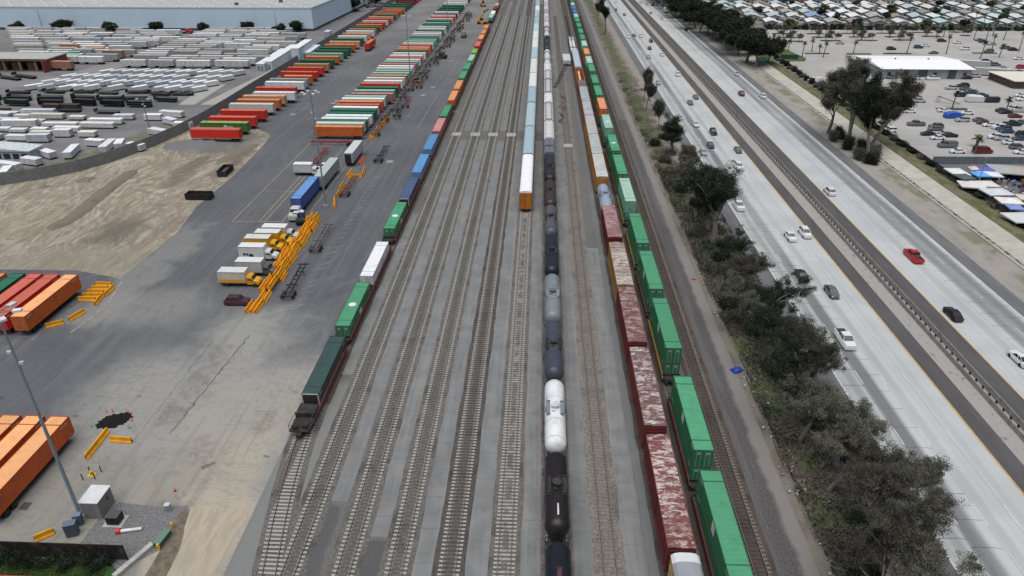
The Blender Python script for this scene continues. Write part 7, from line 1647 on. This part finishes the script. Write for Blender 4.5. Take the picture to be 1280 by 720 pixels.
# dark stacked flatbeds
@cached
def flatbed(L, n, c):
    m = MB(); w_ = MB()
    for k in range(n):
        z = .8+k*.75; m.box(-1.25,1.25,-L/2,L/2,z,z+.12)
        for s in (-1.2,1.2): m.box(s-.05,s+.05,-L/2,L/2,z+.12,z+.22)
        for s in (-.5,.5): m.box(s-.06,s+.06,-L/2,L/2,z-.3,z)
    w_.box(-1.1,1.1,-L/2+.4,-L/2+2,.05,.7); m.box(-1.25,1.25,L/2-.1,L/2,.8,1.1+n*.75)
    return [('decks', m.mesh('decks', paint(c, .7, .3))), ('wheels', w_.mesh('wheels', M_RUB))]
for j, (yy, xs) in enumerate([(281,[-228,-214,-199,-187,-177,-164,-155,-145]),(270,[-230,-218,-205,-193,-181,-169,-158,-147]),(262,[-226,-213,-200,-188,-176,-164,-152]),(252,[-234,-222,-212,-203,-176,-160])]):
    for i, x in enumerate(xs): inst(flatbed(9, 1+(i*3+j) % 3, (.02,.022,.028) if (i+j) % 4 else (.05,.075,.08)), 'flatbed_trailer', f'dark flatbed stack, {nth(i+1)} from the left in the {nth(j+1)} dark row', 'flatbed', x+rr.uniform(-1,1), yy+rr.uniform(-1.5,1.5), 0, R(90+rr.uniform(-8,8)), 'dark flatbed stacks')
for i, (u, v) in enumerate([(12,99),(31,97)]):
    x, y = P(u, v); inst(flatbed(14, 1, (.03,.03,.035)), 'flatbed_trailer', ['dark flatbed left of two below the brick shed','dark flatbed right of two below the brick shed'][i], 'flatbed', x, y, 0, R(68))
for i, (u, v) in enumerate([(67,137),(90,137)]): x, y = P(u, v); inst(loose_box((.05,.04,.035), 7), 'dark_box_body', ['black box body with a tan top, left of two','black box body with a tan top, right of two'][i], 'truck body', x, y, 0, R(85))
for j, (yy, x0, x1) in enumerate([(247,-200,-150),(243,-236,-146),(237,-236,-147),(233,-236,-147),(226,-236,-150),(222,-232,-152),(216,-228,-160),(212,-222,-170)]):
    x = x0; i = 0
    while x < x1:
        L = rr.choice((5.5, 7, 9, 12))
        if rr.random() < .72:
            c = rr.choice(((.60,.62,.63),(.50,.53,.58),(.62,.63,.62),(.55,.55,.50))); inst(loose_box(c, L, 2.4, rr.choice((1.4, 1.9, 2.6))), 'truck_body', f'white box body, {nth(i+1)} from the left in the {nth(j+1)} near row of the lot', 'truck body', x+L/2, yy+rr.uniform(-1,1), 0, R(90+rr.uniform(-3,3)), 'white box bodies in the near lot'); i += 1
        x += L+rr.uniform(.5, 3.0)
for i, (u, v, an) in enumerate([(215,143,80),(229,157,88),(213,152,60),(200,166,65),(170,184,70),(150,181,20),(90,190,15),(60,193,60),(40,202,75),(10,208,75),(8,216,20),(120,179,80),(135,183,10),(192,147,90)]):
    x, y = P(u, v, 1); inst(loose_box((.60,.62,.64), 6 if i % 3 else 9, 2.4, 2.2), 'white_unit', f'white unit scattered along the weedy bank, {nth(i+1)} from the right', 'truck body', x, y, 0, R(an), 'scattered white units')
# large building top at left edge (dusty greenhouse-like roof)
x, y = P(20, 186, 3); m = MB(); m.box(-22, 4, -3, 3, 0, 3.2); r = MB(); r.prism_y([(-22.4,3.2),(4.4,3.2),(4.4,3.4),(-9,4.3),(-22.4,3.4)], -3.4, 3.4); w_ = MB()
for k in range(9): w_.box(-21+k*2.8, -19+k*2.8, -3.04, -3.0, .8, 2.4)
inst([('wall', m.mesh('wall', paint((.40,.46,.48)))), ('roof', r.mesh('roof', paint((.50,.56,.56)))), ('windows', w_.mesh('windows', M_GLASS))], 'lot_office', 'long white office block with dark windows at the left edge of the trailer lot', 'building', x+2, y, 0, 0)
# white long units by the wall
for u, v, L, lb, h in [(352,66,46,'long white roofed unit running beside the screen wall',3.6),(377,55,26,'taller white unit at the far end of the long one',6.5),(341,70,40,'low white unit left of the long one',3.2),(389,61,22,'short white unit right of the tall one, nearer the wall',3.2)]:
    x, y = P(u, v, h); m = MB(); m.box(-1.9,1.9,-L/2,L/2,0,h); r = MB(); r.box(-2,2,-L/2-.1,L/2+.1,h,h+.15); d = MB(); d.box(-1.3,-.2,-L/2-.04,-L/2,.2,2.4); d.box(.3,1.3,-L/2-.04,-L/2,.2,2.4)
    inst([('wall', m.mesh('wall', paint((.50,.55,.60), .7, .15))), ('roof', r.mesh('roof', paint((.68,.71,.73), .6, .08))), ('door', d.mesh('door', paint((.2,.24,.28))))], 'white_long_unit', lb, 'building', x, y, 0, R(2))
x, y = P(410, 42, 2); inst(loose_box((.5,.52,.6), 6, 3, 3.5), 'white_unit', 'white box standing alone near the end of the screen wall', 'truck body', x, y, 0, 0)
# idle loading gear standing on the ground right of the tank cars
x0, y0 = P(694, 110); x1, y1 = P(708, 82); m = MB()
for s in (-.5, .5): m.tube([(x0+s, y0, .4), (x1+s, y1, 1.4)], .14, 5)
for k in range(9): u = k/8; m.box(x0+(x1-x0)*u-.7, x0+(x1-x0)*u+.7, y0+(y1-y0)*u-.1, y0+(y1-y0)*u+.1, .35+u, .5+u)
c_ = MB(); c_.box(x1-1.6, x1+2.0, y1-1, y1+16, .8, 2.6); l_ = MB()
for a_ in (-1.3, 1.6):
    for b_ in (0, 14): l_.box(x1+a_-.1, x1+a_+.1, y1+b_-.1, y1+b_+.1, .02, .8)
inst([('ramp', m.mesh('ramp', M_DK)), ('platform_box', c_.mesh('platform_box', paint((.50,.52,.52), .6, .2))), ('supports', l_.mesh('supports', M_DK))], 'loading_ramp', 'dark sloped loading ramp ending at a pale box, right of the pale hoppers', 'ramp', 0, 0)
m = MB(); rr2 = random.Random(5)
for k in range(16):
    u, v = rr2.uniform(699, 706), 122+k*2.1; x, y = P(u, v); m.rbox(x, y, rr2.uniform(.2, .5), rr2.uniform(.5, 1.6), .03, rr2.uniform(.15, .5), rr2.uniform(-.5, .5))
o = ob('scrap_steel', m.mesh('scrap_steel', M_STEEL)); o['kind'] = 'stuff'; tag(o, 'strewn dark scrap steel beside the track right of the tank cars', 'scrap')
# trees and dark clutter beyond the warehouse corner
for i, (u, v) in enumerate([(440,14),(446,8),(455,3),(436,4),(470,8),(462,2),(476,4),(430,-4)]):
    x, y = P(u, v); inst(tree(550+i % 3, 9+i % 3, 5, 5000, .45, 2, .0, 1.2, .3, .1), 'dark_tree', f'dark tree past the warehouse corner, {nth(i+1)} from the near end', 'tree', x, y, 0, i, 'dark trees past the warehouse corner')
t = NT('access_road'); struct('access_road', MB().sheet([(-136.5,425),(-122,425),(-121,900),(-127,900),(-135,520)], .04), asph('access_asphalt', (.12,.12,.13), (.15,.15,.16)))
for i, (u, v, c) in enumerate([(450,9,CW),(458,7,CG),(446,13,CK),(465,12,CS),(462,10,CDR)]): x, y = P(u, v); inst(car('suv', c), 'parked_car', f'{CNM[c]} SUV on the access road past the warehouse corner', 'car', x, y, .04, R(20*i))
# bushes by the black fence, lawn grass
for i in range(7): inst(shrub(60+i % 3, 1.2, 1.3, 2500, .06, 2), 'shrub', f'dark hedge bush below the black screened fence, {nth(i+1)} from the left', 'bush', -62+i*2.0, 53.6, 0, i, 'bushes below the black fence')
g_ = np.random.default_rng(5)
pts = np.stack([g_.uniform(-66, -49, 26000), g_.uniform(51.2, 53.2, 26000), np.abs(g_.normal(size=26000))*.04+.04], 1)
o = ob('lawn_grass', leaves_mesh('lawn_grass', pts, .045, [LF_GRS, LF_GRN], 5)); o['kind'] = 'stuff'; tag(o, 'dark green lawn between the black fence and the red wall', 'grass')
